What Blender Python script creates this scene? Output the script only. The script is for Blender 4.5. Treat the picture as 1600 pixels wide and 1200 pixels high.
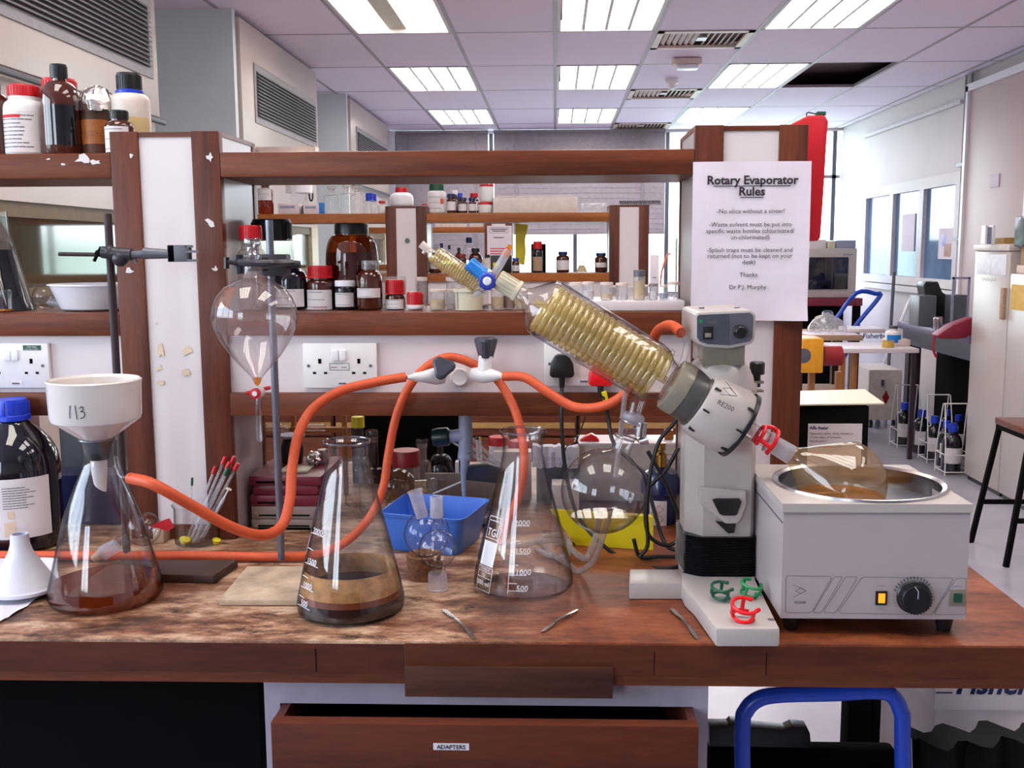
import bpy, bmesh, math, random
from mathutils import Vector, Matrix
R = math.radians
random.seed(7)
for o in list(bpy.data.objects): bpy.data.objects.remove(o, do_unlink=True)
SC = bpy.context.scene; COL = SC.collection

# ---------------------------------------------------------------- camera
F = 1600.0
EYE = Vector((0, 0, 1.449)); BT = 0.90; CEIL = 2.73
pitch, yaw, roll = math.atan(210 / F), math.atan(50 / F), 0.0045
Fw = Vector((-math.sin(yaw) * math.cos(pitch), math.cos(yaw) * math.cos(pitch), -math.sin(pitch)))
R0 = Vector((math.cos(yaw), math.sin(yaw), 0)); U0 = R0.cross(Fw)
Rt = R0 * math.cos(roll) - U0 * math.sin(roll); Up = U0 * math.cos(roll) + R0 * math.sin(roll)
cam = bpy.data.cameras.new('camera'); co = bpy.data.objects.new('camera', cam); COL.objects.link(co)
cam.sensor_width = 36; cam.lens = 36 * F / 1600; cam.shift_x = -18 / 1600; cam.clip_start = 0.02; cam.clip_end = 200
mw = Matrix.Identity(4)
for i in range(3): mw[i][0], mw[i][1], mw[i][2], mw[i][3] = Rt[i], Up[i], -Fw[i], EYE[i]
co.matrix_world = mw
SC.camera = co
def ray(px, py): return Fw + Rt * ((px - 818) / F) + Up * ((600 - py) / F)
def at(px, py, Y): d = ray(px, py); return EYE + d * ((Y - EYE.y) / d.y)
def on(px, py, z): d = ray(px, py); return EYE + d * ((z - EYE.z) / d.z)
def atx(px, py, X): d = ray(px, py); return EYE + d * ((X - EYE.x) / d.x)
def ppm(p): return (p - EYE).dot(Fw) / F          # metres per photo pixel at a point

# ---------------------------------------------------------------- world, exposure
W = bpy.data.worlds.new('daylight'); SC.world = W; W.use_nodes = True
wn = W.node_tree.nodes; wl = W.node_tree.links
wb = wn['Background']; wb.inputs['Strength'].default_value = 9.0
wt = wn.new('ShaderNodeTexCoord'); wx = wn.new('ShaderNodeSeparateXYZ'); wr = wn.new('ShaderNodeValToRGB')
wl.new(wt.outputs['Generated'], wx.inputs[0]); wl.new(wx.outputs['Z'], wr.inputs[0]); wl.new(wr.outputs[0], wb.inputs['Color'])
wr.color_ramp.elements[0].position = 0.0; wr.color_ramp.elements[0].color = (0.34, 0.46, 0.44, 1)
wr.color_ramp.elements[1].position = 0.5; wr.color_ramp.elements[1].color = (0.55, 0.70, 1.0, 1)
e = wr.color_ramp.elements.new(0.03); e.color = (0.85, 0.93, 1.0, 1)
SC.view_settings.view_transform = 'Standard'; SC.view_settings.look = 'None'
SC.view_settings.gamma = 1; SC.view_settings.use_curve_mapping = False
SC.view_settings.exposure = 0.27
cy = SC.cycles
cy.use_denoising = True; cy.transparent_max_bounces = 48; cy.max_bounces = 8; cy.diffuse_bounces = 4
cy.glossy_bounces = 5; cy.transmission_bounces = 6; cy.sample_clamp_indirect = 6; cy.caustics_reflective = False; cy.caustics_refractive = False
LAMP = 8.5
def portal(name, loc, rot, sx, sy):
    l = bpy.data.lights.new(name, 'AREA'); l.shape = 'RECTANGLE'; l.size = sx; l.size_y = sy; l.cycles.is_portal = True
    o = bpy.data.objects.new(name, l); o.location = loc; o.rotation_euler = rot; COL.objects.link(o)
portal('window_portal', (1.2, 11.75, 1.7), (R(-90), 0, 0), 4.2, 2.1)
portal('window_portal', (-2.4, -3.06, 1.8), (R(90), 0, 0), 1.4, 1.7)
portal('window_portal', (-3.35, 0.4, 1.95), (0, R(-90), 0), 1.4, 3.8)
# ---------------------------------------------------------------- materials
def c(r, g, b):
    f = lambda v: (v / 255 / 12.92) if v / 255 <= .04045 else ((v / 255 + .055) / 1.055) ** 2.4
    return (f(r), f(g), f(b), 1)
def newmat(name):
    m = bpy.data.materials.new(name); m.use_nodes = True; nt = m.node_tree
    return m, nt, nt.nodes, nt.links, nt.nodes['Principled BSDF']
def coords(n, l, scale=(1, 1, 1), kind='Object'):
    tc = n.new('ShaderNodeTexCoord'); mp = n.new('ShaderNodeMapping'); mp.inputs['Scale'].default_value = scale
    l.new(tc.outputs[kind], mp.inputs[0]); return mp.outputs[0]
def noise(n, l, vec, scale, detail=4, rough=.6):
    t = n.new('ShaderNodeTexNoise'); t.inputs['Scale'].default_value = scale; t.inputs['Detail'].default_value = detail
    t.inputs['Roughness'].default_value = rough; l.new(vec, t.inputs['Vector']); return t.outputs['Fac']
def ramp(n, l, fac, stops):
    r = n.new('ShaderNodeValToRGB'); e = r.color_ramp.elements
    e[0].position, e[0].color = stops[0]; e[1].position, e[1].color = stops[-1]
    for p, col in stops[1:-1]: k = e.new(p); k.color = col
    l.new(fac, r.inputs[0]); return r.outputs[0]
def mixc(n, l, fac, a, b):
    m = n.new('ShaderNodeMix'); m.data_type = 'RGBA'
    for s, v in ((m.inputs[0], fac), (m.inputs[6], a), (m.inputs[7], b)):
        if isinstance(v, (int, float, tuple)): s.default_value = v
        else: l.new(v, s)
    return m.outputs[2]
def bump(n, l, fac, bsdf, strength=.2, dist=.002):
    b = n.new('ShaderNodeBump'); b.inputs['Strength'].default_value = strength; b.inputs['Distance'].default_value = dist
    l.new(fac, b.inputs['Height']); l.new(b.outputs[0], bsdf.inputs['Normal'])
def pbr(name, col, rough=.5, metal=0, var=.10, scale=30, spec=.5, bmp=0, coat=0):
    m, nt, n, l, b = newmat(name)
    v = coords(n, l); f = noise(n, l, v, scale)
    lo = tuple(x * (1 - var) for x in col[:3]) + (1,); hi = tuple(min(1, x * (1 + var)) for x in col[:3]) + (1,)
    l.new(ramp(n, l, f, [(.3, lo), (.7, hi)]), b.inputs['Base Color'])
    b.inputs['Roughness'].default_value = rough; b.inputs['Metallic'].default_value = metal
    b.inputs['Specular IOR Level'].default_value = spec; b.inputs['Coat Weight'].default_value = coat
    if bmp: bump(n, l, f, b, bmp)
    return m
def wood(name, col, dark, axis=0, rough=.38, streak=18):
    m, nt, n, l, b = newmat(name)
    s = [streak] * 3; s[axis] = 1.2
    v = coords(n, l, tuple(s)); f = noise(n, l, v, 1.6, 6, .65)
    v2 = coords(n, l, tuple(x * 6 for x in s)); f2 = noise(n, l, v2, 3, 3)
    base = ramp(n, l, f, [(.25, dark), (.55, col), (.85, tuple(min(1, x * 1.25) for x in col[:3]) + (1,))])
    fine = ramp(n, l, f2, [(.35, (.72, .72, .72, 1)), (.6, (1, 1, 1, 1))])
    mx = n.new('ShaderNodeMix'); mx.data_type = 'RGBA'; mx.blend_type = 'MULTIPLY'; mx.inputs[0].default_value = .8
    l.new(base, mx.inputs[6]); l.new(fine, mx.inputs[7]); l.new(mx.outputs[2], b.inputs['Base Color'])
    b.inputs['Roughness'].default_value = rough; b.inputs['Specular IOR Level'].default_value = .3; bump(n, l, f2, b, .15, .001)
    return m
def glass(name, tint=(1, 1, 1), edge=(.55, .6, .62), refl=.045, rough=.015, haze=0, hazecol=(1, 1, 1, 1), edgepow=3.0):
    """thin clear wall: lets light straight through, mirrors at grazing angles"""
    m, nt, n, l, b = newmat(name); n.remove(b); out = n['Material Output']
    lw = n.new('ShaderNodeLayerWeight'); lw.inputs['Blend'].default_value = .5
    pw = n.new('ShaderNodeMath'); pw.operation = 'POWER'; pw.inputs[1].default_value = edgepow; l.new(lw.outputs['Facing'], pw.inputs[0])
    tr = n.new('ShaderNodeBsdfTransparent'); gl = n.new('ShaderNodeBsdfGlossy'); gl.inputs['Roughness'].default_value = rough
    l.new(mixc(n, l, pw.outputs[0], tuple(tint) + (1,), tuple(a * e for a, e in zip(tint, edge)) + (1,)), tr.inputs[0])
    ma = n.new('ShaderNodeMath'); ma.operation = 'MULTIPLY_ADD'; ma.inputs[1].default_value = .32; ma.inputs[2].default_value = refl
    l.new(pw.outputs[0], ma.inputs[0])
    last = tr.outputs[0]
    if haze:
        df = n.new('ShaderNodeBsdfDiffuse'); df.inputs[0].default_value = hazecol
        ts = n.new('ShaderNodeBsdfTranslucent'); ts.inputs[0].default_value = hazecol
        ad = n.new('ShaderNodeMixShader'); ad.inputs[0].default_value = .45; l.new(df.outputs[0], ad.inputs[1]); l.new(ts.outputs[0], ad.inputs[2])
        f = noise(n, l, coords(n, l), 25, 3)
        rr = n.new('ShaderNodeMapRange'); rr.inputs['From Min'].default_value = .3; rr.inputs['From Max'].default_value = .7
        rr.inputs['To Min'].default_value = haze * .7; rr.inputs['To Max'].default_value = min(1, haze * 1.25); l.new(f, rr.inputs[0])
        hz = n.new('ShaderNodeMixShader'); l.new(rr.outputs[0], hz.inputs[0]); l.new(last, hz.inputs[1]); l.new(ad.outputs[0], hz.inputs[2]); last = hz.outputs[0]
    mx = n.new('ShaderNodeMixShader'); l.new(ma.outputs[0], mx.inputs[0]); l.new(last, mx.inputs[1]); l.new(gl.outputs[0], mx.inputs[2])
    l.new(mx.outputs[0], out.inputs[0]); return m
def emis(name, col, s):
    m, nt, n, l, b = newmat(name); b.inputs['Base Color'].default_value = col
    b.inputs['Emission Color'].default_value = col; b.inputs['Emission Strength'].default_value = s; return m

_m = {}
DEF = dict(
    mahog=lambda: wood('mahogany_long', c(118, 62, 38), c(66, 30, 20), 0), mahogv=lambda: wood('mahogany_upright', c(108, 56, 38), c(62, 30, 24), 2),
    mahogy=lambda: wood('mahogany_depth', c(118, 60, 42), c(64, 28, 20), 1), orangewood=lambda: wood('orange_wood', c(168, 100, 48), c(120, 62, 30), 0),
    palewood=lambda: wood('pale_wood', c(190, 150, 95), c(150, 110, 65), 0), darkwood=lambda: wood('dark_board', c(70, 52, 44), c(40, 28, 24), 0, .5),
    drawer=lambda: wood('drawer_wood', c(98, 44, 22), c(54, 24, 14), 0, .55, 9), patch=lambda: wood('patch_wood', c(84, 48, 32), c(48, 26, 20), 0, .5, 10),
    beech=lambda: wood('beech', c(176, 120, 66), c(140, 86, 46), 2),
    white=lambda: pbr('white_laminate', c(222, 212, 214), .35, var=.03, scale=6), paint=lambda: pbr('white_paint', c(225, 222, 222), .6, var=.03, scale=3),
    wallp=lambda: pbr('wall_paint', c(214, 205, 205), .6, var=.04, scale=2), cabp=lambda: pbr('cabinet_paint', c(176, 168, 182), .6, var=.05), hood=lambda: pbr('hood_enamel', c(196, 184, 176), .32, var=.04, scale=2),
    hoodside=lambda: pbr('hood_side', c(228, 240, 246), .5, var=.03, scale=2), grille=lambda: pbr('grille_grey', c(150, 146, 150), .5, .1),
    grilledark=lambda: pbr('grille_dark', c(60, 58, 64), .6), sashrail=lambda: pbr('sash_rail', c(112, 94, 66), .5), tile=lambda: pbr('ceiling_tile', c(240, 228, 246), .8, var=.03, scale=60),
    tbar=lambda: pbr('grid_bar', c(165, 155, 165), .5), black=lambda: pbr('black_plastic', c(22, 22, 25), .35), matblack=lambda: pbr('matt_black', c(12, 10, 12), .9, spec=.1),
    voidm=lambda: pbr('void', c(58, 34, 42), .9), steel=lambda: pbr('steel', c(190, 188, 188), .22, 1, var=.06), rod=lambda: pbr('dull_rod', c(120, 122, 132), .38, .8),
    darkrod=lambda: pbr('rusty_dark_rod', c(58, 42, 44), .6, .2), navyliq=lambda: pbr('navy_liquid', c(16, 16, 34), .6, spec=.15), iron=lambda: pbr('clamp_iron', c(62, 60, 66), .42, .5), brass=lambda: pbr('brass', c(186, 142, 74), .3, 1),
    red=lambda: pbr('red_plastic', c(200, 24, 36), .38, var=.06), dred=lambda: pbr('dark_red', c(150, 28, 32), .4), brightred=lambda: pbr('clip_red', c(232, 22, 34), .3),
    blue=lambda: pbr('blue_plastic', c(28, 62, 200), .35, var=.06), navy=lambda: pbr('navy', c(26, 36, 84), .35), trayblue=lambda: pbr('tray_blue', c(66, 122, 218), .35, var=.05),
    tapblue=lambda: pbr('screw_blue', c(28, 128, 214), .35), knobblue=lambda: pbr('knob_blue', c(48, 66, 176), .35), frameblue=lambda: pbr('frame_blue', c(28, 72, 190), .28, var=.05),
    green=lambda: pbr('green_plastic', c(22, 140, 78), .4), dgreen=lambda: pbr('dark_green', c(16, 84, 58), .4), yellow=lambda: pbr('yellow_plastic', c(226, 208, 18), .4, var=.04),
    orange=lambda: pbr('orange_rubber', c(212, 86, 44), .55, var=.08, scale=40, bmp=.1), cream=lambda: pbr('cream_plastic', c(214, 206, 180), .4), whitep=lambda: pbr('white_plastic', c(232, 230, 230), .35, var=.03),
    porcelain=lambda: pbr('porcelain', c(226, 218, 212), .16, var=.03, coat=.3), paper=lambda: pbr('paper', c(226, 216, 228), .8, var=.03), ink=lambda: pbr('ink', c(42, 36, 46), .8),
    tissue=lambda: pbr('tissue', c(226, 222, 232), .9, var=.04, bmp=.3), tape=lambda: pbr('tape_remnant', c(222, 200, 172), .7), redink=lambda: pbr('red_ink', c(206, 40, 60), .8),
    blueink=lambda: pbr('blue_ink', c(40, 50, 120), .8), paperlabel=lambda: pbr('paper_label', c(224, 218, 220), .7, var=.05), amber=lambda: pbr('amber_glass', c(74, 30, 18), .08, var=.15, coat=.6),
    blackglass=lambda: pbr('dark_filled_glass', c(16, 16, 28), .06, coat=.6), cork=lambda: pbr('cork', c(120, 78, 50), .8, var=.45, scale=120, bmp=.6), rubber=lambda: pbr('green_rubber', c(34, 46, 48), .6),
    appl=lambda: pbr('appliance_white', c(188, 179, 173), .3, var=.03, scale=8), applg=lambda: pbr('appliance_side', c(182, 170, 170), .3, var=.02),
    greypl=lambda: pbr('grey_plastic', c(92, 94, 104), .35), dgrey=lambda: pbr('panel_grey', c(74, 78, 88), .4), lgrey=lambda: pbr('tap_grey', c(150, 156, 176), .35), knobgrey=lambda: pbr('knob_grey', c(62, 66, 76), .35),
    collar=lambda: pbr('clear_grey_collar', c(138, 130, 114), .22), dcollar=lambda: pbr('dark_collar', c(78, 76, 74), .3), lens=lambda: emis('neon_orange', c(255, 110, 20), 2.5), lensg=lambda: pbr('green_lens', c(30, 84, 62), .2),
    lamp=lambda: emis('lamp_diffuser', (1.0, .93, .86, 1), LAMP), slab=lambda: None, floor=lambda: pbr('floor_vinyl', c(172, 168, 182), .22, var=.10, scale=3),
    glassm=lambda: glass('clear_glass', edge=(.12, .14, .18), refl=.055, edgepow=4.0), rimglass=lambda: glass('glass_rim', tint=(.88, .90, .92), edge=(.3, .32, .36), refl=.16, edgepow=1.6), ground=lambda: glass('ground_glass', haze=.42, hazecol=(.82, .82, .92, 1), rough=.3), pane=lambda: glass('window_glass', refl=.05),
    glasspink=lambda: glass('stained_glass', tint=(.98, .93, .90), haze=.16, hazecol=c(205, 190, 190)), amberthin=lambda: glass('amber_liquid', tint=(.72, .36, .10), edge=(.5, .4, .3)),
    evapg=lambda: glass('evaporator_flask_glass', tint=(.97, .91, .82), haze=.16, hazecol=c(225, 190, 130), edge=(.5, .42, .32), refl=.07), coil=lambda: glass('coil_glass', tint=(1, .97, .80), edge=(.80, .70, .44), refl=.13, haze=.34, hazecol=c(255, 234, 150), edgepow=2.2),
    water=lambda: glass('clear_liquid', tint=(.88, .84, .84), refl=.04, edge=(.5, .5, .5), edgepow=6), plasticclear=lambda: glass('clear_plastic', tint=(.95, .95, .97), haze=.28, hazecol=(.8, .8, .82, 1), rough=.1),
    tubing=lambda: glass('silicone_tubing', tint=(.9, .86, .84), haze=.40, hazecol=(.75, .70, .70, 1), rough=.15), amberclear=lambda: glass('amber_clear_glass', tint=(.50, .20, .07), edge=(.3, .2, .2), refl=.07),
    orangeliq=lambda: glass('orange_liquid', tint=(1, .62, .12), haze=.35, hazecol=c(240, 160, 30)), foil=lambda: pbr('foil', c(222, 212, 208), .25, 1, bmp=.9, scale=140),
    mag=lambda: pbr('maroon_case', c(120, 34, 52), .35, var=.06), greycase=lambda: pbr('grey_case', c(150, 136, 128), .5), canister=lambda: pbr('canister_blue', c(14, 34, 88), .2, coat=.5),
    powder=lambda: pbr('yellow_powder', c(214, 190, 140), .8), pink=lambda: pbr('pale_pink_plastic', c(226, 206, 196), .5), whitebright=lambda: pbr('bright_white_plastic', c(238, 238, 244), .3, var=.02),
    frost=lambda: pbr('frosted_plastic', c(216, 206, 198), .4), shelfgrey=lambda: pbr('underside', c(150, 120, 112), .5), purple=lambda: pbr('slate_bench', c(104, 94, 120), .35), pleg=lambda: pbr('slate_leg', c(54, 38, 50), .5),
    bluepane=lambda: pbr('blue_pane', c(92, 122, 160), .12, var=.35, scale=1.5), blind=lambda: pbr('blind_slat', c(158, 150, 160), .5), board=lambda: pbr('beige_board', c(200, 182, 180), .5, var=.04, scale=2),
    card=lambda: pbr('cardboard', c(176, 146, 120), .8), mirror=lambda: pbr('smoked_sash', c(70, 66, 52), .06, coat=.5, var=.3, scale=2), frostice=lambda: pbr('ice', c(230, 236, 246), .5),
    gauze=lambda: pbr('flask_print', c(236, 236, 240), .6), cable=lambda: pbr('cable_black', c(26, 25, 28), .45), tanliq=lambda: pbr('tan_residue', c(186, 136, 84), .7, var=.35, scale=70, spec=.2), foam=lambda: pbr('brown_liquid', c(38, 18, 12), .5, spec=.2),
    caramel=lambda: pbr('rust_liquid', c(116, 52, 22), .4, spec=.3, var=.2), treegreen=lambda: pbr('tree_leaves', c(90, 120, 80), .8, var=.4, scale=6), skirt=lambda: pbr('skirt', c(206, 200, 206), .5))
def m(k):
    if k not in _m: _m[k] = DEF[k]()
    return _m[k]
def bench_mat():
    mt, nt, n, l, b = newmat('worn_bench_top')
    v = coords(n, l, (2.6, 6, 4)); f = noise(n, l, v, 2.3, 9, .74)
    f2 = noise(n, l, coords(n, l, (5, 10, 6)), 3.4, 7, .74); f3 = noise(n, l, coords(n, l, (1.6, 4, 1)), 3.0, 6, .7); f4 = noise(n, l, coords(n, l, (9, 90, 9)), 3, 5, .7)
    base = ramp(n, l, f, [(.34, c(54, 32, 25)), (.43, c(110, 72, 52)), (.50, c(160, 118, 88)), (.59, c(210, 176, 146))])
    red = mixc(n, l, ramp(n, l, f3, [(.52, (0, 0, 0, 1)), (.64, (.6, .6, .6, 1))]), base, c(122, 52, 30))
    st = mixc(n, l, ramp(n, l, f2, [(.34, (.92, .92, .92, 1)), (.45, (0, 0, 0, 1))]), red, c(44, 30, 30))
    # the end of the bench is less worn: varnished orange brown
    tc = n.new('ShaderNodeTexCoord'); sx = n.new('ShaderNodeSeparateXYZ'); l.new(tc.outputs['Object'], sx.inputs[0])
    mr = n.new('ShaderNodeMapRange'); mr.inputs['From Min'].default_value = BENCH_MID; mr.inputs['From Max'].default_value = BENCH_MID + .16; l.new(sx.outputs['X'], mr.inputs[0])
    varn = ramp(n, l, f, [(.38, c(84, 38, 22)), (.52, c(136, 70, 38)), (.66, c(170, 98, 58))])
    fin = mixc(n, l, mr.outputs[0], st, varn)
    mx = n.new('ShaderNodeMix'); mx.data_type = 'RGBA'; mx.blend_type = 'MULTIPLY'; mx.inputs[0].default_value = .6
    l.new(fin, mx.inputs[6]); l.new(ramp(n, l, f4, [(.35, (.7, .68, .66, 1)), (.6, (1, 1, 1, 1))]), mx.inputs[7])
    l.new(mx.outputs[2], b.inputs['Base Color']); b.inputs['Roughness'].default_value = .42; bump(n, l, f2, b, .25, .002)
    return mt

# ---------------------------------------------------------------- mesh builder
ORG = {}
def frame(p, d, ref=Vector((0, -1, 0))):
    z = Vector(d).normalized(); x = Vector(ref) - z * Vector(ref).dot(z)
    if x.length < 1e-5: x = Vector((1, 0, 0)) - z * z.x
    x.normalize(); y = z.cross(x); M = Matrix.Identity(4)
    for i in range(3): M[i][0], M[i][1], M[i][2], M[i][3] = x[i], y[i], z[i], p[i]
    return M
def spline(pts, k=8):
    pts = [Vector(p) for p in pts]; P = [pts[0] * 2 - pts[1]] + pts + [pts[-1] * 2 - pts[-2]]; out = []
    for i in range(1, len(P) - 2):
        a, b, c_, d = P[i - 1], P[i], P[i + 1], P[i + 2]
        for j in range(k):
            t = j / k; out.append(.5 * ((2 * b) + (c_ - a) * t + (2 * a - 5 * b + 4 * c_ - d) * t * t + (3 * b - a - 3 * c_ + d) * t ** 3))
    out.append(pts[-1]); return out
class B:
    def __init__(s): s.b = bmesh.new()
    def add(s, vs, fs):
        v = [s.b.verts.new(p) for p in vs]
        for f in fs:
            try: s.b.faces.new([v[i] for i in f])
            except ValueError: pass
        return v
    def box(s, x0, x1, y0, y1, z0, z1, bev=0, M=None):
        t = bmesh.new(); bmesh.ops.create_cube(t, size=1)
        for v in t.verts: v.co = Vector((x0 + (v.co.x + .5) * (x1 - x0), y0 + (v.co.y + .5) * (y1 - y0), z0 + (v.co.z + .5) * (z1 - z0)))
        if bev: bmesh.ops.bevel(t, geom=list(t.edges), offset=bev, segments=2, affect='EDGES', profile=.6)
        if M is not None: t.transform(M)
        s.merge(t); return s
    def merge(s, t):
        me = bpy.data.meshes.new('t'); t.to_mesh(me); t.free(); s.b.from_mesh(me); bpy.data.meshes.remove(me)
    def mesh(s, me): s.b.from_mesh(me); return s
    def lathe(s, prof, p=(0, 0, 0), d=(0, 0, 1), n=32, M=None, wall=0, cap0=True, cap1=True, sx=1, sy=1, a0=0, a1=2 * math.pi):
        if M is None: M = frame(Vector(p), Vector(d))
        if wall:
            inn = [(max(r - wall, 0), z + (wall if i == 0 or (r and prof[0][0] == 0 and z - prof[0][1] < wall) else 0)) for i, (r, z) in enumerate(prof)]
            prof = list(prof) + inn[::-1]; cap0 = cap1 = False
        full = abs(a1 - a0 - 2 * math.pi) < 1e-6; nn = n if full else n + 1; rings = []
        for r, z in prof:
            if r < 1e-6: rings.append([s.b.verts.new(M @ Vector((0, 0, z)))])
            else: rings.append([s.b.verts.new(M @ Vector((r * sx * math.cos(a0 + (a1 - a0) * i / n), r * sy * math.sin(a0 + (a1 - a0) * i / n), z))) for i in range(nn)])
        def face(f):
            try: s.b.faces.new(f)
            except ValueError: pass
        for a, b in zip(rings, rings[1:]):
            for i in range(n):
                j = (i + 1) % nn
                if len(a) == 1 and len(b) == 1: continue
                if len(a) == 1: face((a[0], b[j], b[i]))
                elif len(b) == 1: face((a[i], a[j], b[0]))
                else: face((a[i], a[j], b[j], b[i]))
        if full and cap0 and len(rings[0]) > 2: face(rings[0][::-1])
        if full and cap1 and len(rings[-1]) > 2: face(rings[-1])
        return s
    def cyl(s, p0, p1, r0, r1=None, n=20, cap=True):
        p0, p1 = Vector(p0), Vector(p1); r1 = r0 if r1 is None else r1
        return s.lathe([(r0, 0), (r1, (p1 - p0).length)], p0, p1 - p0, n, cap0=cap, cap1=cap)
    def ball(s, p, r, n=24, sc=(1, 1, 1)):
        pr = [(r * math.sin(math.pi * i / 12), -r * math.cos(math.pi * i / 12) * sc[2]) for i in range(13)]
        return s.lathe(pr, p, (0, 0, 1), n, sx=sc[1], sy=sc[0])
    def tube(s, pts, r, n=10, cap=True, rs=None):
        pts = [Vector(p) for p in pts]; rings = []; nrm = None
        for i, p in enumerate(pts):
            t = (pts[min(i + 1, len(pts) - 1)] - pts[max(i - 1, 0)]).normalized()
            if nrm is None: nrm = t.orthogonal().normalized()
            nrm = (nrm - t * nrm.dot(t)).normalized(); bn = t.cross(nrm); rr = rs[i] if rs else r
            rings.append([s.b.verts.new(p + (nrm * math.cos(2 * math.pi * k / n) + bn * math.sin(2 * math.pi * k / n)) * rr) for k in range(n)])
        for a, b in zip(rings, rings[1:]):
            for k in range(n): s.b.faces.new((a[k], a[(k + 1) % n], b[(k + 1) % n], b[k]))
        if cap: s.b.faces.new(rings[0][::-1]); s.b.faces.new(rings[-1])
        return s
    def bar(s, p0, p1, w, h, bev=0):
        p0, p1 = Vector(p0), Vector(p1); L = (p1 - p0).length
        return s.box(-w / 2, w / 2, -h / 2, h / 2, 0, L, bev, frame(p0, p1 - p0))
    def prism(s, poly, M, d, bev=0):
        t = bmesh.new(); v0 = [t.verts.new((x, y, 0)) for x, y in poly]; f = t.faces.new(v0)
        r = bmesh.ops.extrude_face_region(t, geom=[f]); bmesh.ops.translate(t, verts=[g for g in r['geom'] if isinstance(g, bmesh.types.BMVert)], vec=(0, 0, d))
        if bev: bmesh.ops.bevel(t, geom=list(t.edges), offset=bev, segments=2, affect='EDGES', profile=.6)
        t.transform(M); s.merge(t); return s
    def done(s, name, mat, parent=None, ang=35, loc=None, keep=False):
        bmesh.ops.recalc_face_normals(s.b, faces=s.b.faces) if not keep else None
        me = bpy.data.meshes.new(name); s.b.to_mesh(me); s.b.free()
        me.shade_smooth(); me.set_sharp_from_angle(angle=R(ang))
        me.materials.append(m(mat) if isinstance(mat, str) else mat)
        o = bpy.data.objects.new(name, me); COL.objects.link(o)
        if parent is not None: org = ORG[parent.name]; o.parent = parent
        else:
            if loc is None:
                cs = [v.co for v in me.vertices]
                loc = Vector(((min(q.x for q in cs) + max(q.x for q in cs)) / 2, (min(q.y for q in cs) + max(q.y for q in cs)) / 2, min(q.z for q in cs)))
            org = Vector(loc); o.location = org
        ORG[o.name] = org; me.transform(Matrix.Translation(-org)); return o
def tag(o, label, cat, group=None):
    o['label'] = label; o['category'] = cat
    if group: o['group'] = group
    return o
def thing(name, label, cat, loc, group=None):
    o = bpy.data.objects.new(name, None); COL.objects.link(o); o.location = loc; o.empty_display_size = .05; ORG[o.name] = Vector(loc)
    return tag(o, label, cat, group)
def struct(o): o['kind'] = 'structure'; return o
def stuff(o): o['kind'] = 'stuff'; return o
def dup(root, delta, label=None, group=None):
    r = root.copy(); COL.objects.link(r); r.location = root.location + Vector(delta); ORG[r.name] = Vector(r.location)
    if label: r['label'] = label
    if group: r['group'] = group
    for ch in list(root.children):
        k = ch.copy(); COL.objects.link(k); k.parent = r
        for g in list(ch.children): d = g.copy(); COL.objects.link(d); d.parent = k
    return r
def glyphs(lines):
    """lines: (text, x, y, size, align[, weight]) -> bmesh in the xy plane"""
    t = bmesh.new()
    for ln in lines:
        s, x, y, size, al = ln[:5]
        cu = bpy.data.curves.new('g', 'FONT'); cu.body = s; cu.size = size; cu.align_x = al; cu.resolution_u = 2
        if len(ln) > 5: cu.offset = ln[5] * size
        ob = bpy.data.objects.new('g', cu); me = bpy.data.meshes.new_from_object(ob); me.transform(Matrix.Translation((x, y, 0))); t.from_mesh(me)
        bpy.data.objects.remove(ob); bpy.data.meshes.remove(me); bpy.data.curves.remove(cu)
    return t
def rect2(t, x0, x1, y0, y1):
    v = [t.verts.new(p) for p in ((x0, y0, 0), (x1, y0, 0), (x1, y1, 0), (x0, y1, 0))]; t.faces.new(v)
def outline2(t, x0, x1, y0, y1, w):
    rect2(t, x0, x1, y0, y0 + w); rect2(t, x0, x1, y1 - w, y1); rect2(t, x0, x0 + w, y0 + w, y1 - w); rect2(t, x1 - w, x1, y0 + w, y1 - w)
def stroke2(t, pts, w):
    for (xa, ya), (xb, yb) in zip(pts, pts[1:]):
        dx, dy = xb - xa, yb - ya; L = math.hypot(dx, dy) or 1; nx, ny = -dy / L * w / 2, dx / L * w / 2; ex, ey = dx / L * w * .3, dy / L * w * .3
        v = [t.verts.new(p) for p in ((xa + nx - ex, ya + ny - ey, 0), (xa - nx - ex, ya - ny - ey, 0), (xb - nx + ex, yb - ny + ey, 0), (xb + nx + ex, yb + ny + ey, 0))]; t.faces.new(v)
def place2(t, name, mat, parent, p, u=(1, 0, 0), v=(0, 0, 1), off=.0006):
    """flat print: x along u, y along v"""
    u, v = Vector(u).normalized(), Vector(v).normalized(); n = u.cross(v); M = Matrix.Identity(4)
    for i in range(3): M[i][0], M[i][1], M[i][2], M[i][3] = u[i], v[i], n[i], p[i] + n[i] * off
    t.transform(M); b = B(); b.merge(t); return b.done(name, mat, parent, keep=True)
def wrap2(t, name, mat, parent, ctr, fr, z0, phi0=0, eps=.0006, shear=0):
    """print wrapped on an upright round surface of radius fr(z); phi 0 looks towards -Y"""
    bmesh.ops.triangulate(t, faces=t.faces)
    for v in t.verts:
        z = z0 + v.co.y; r = fr(z) + eps; a = phi0 + (v.co.x) / r; v.co = Vector((ctr[0] + r * math.sin(a), ctr[1] - r * math.cos(a), z))
    b = B(); b.merge(t); return b.done(name, mat, parent, keep=True)
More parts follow.
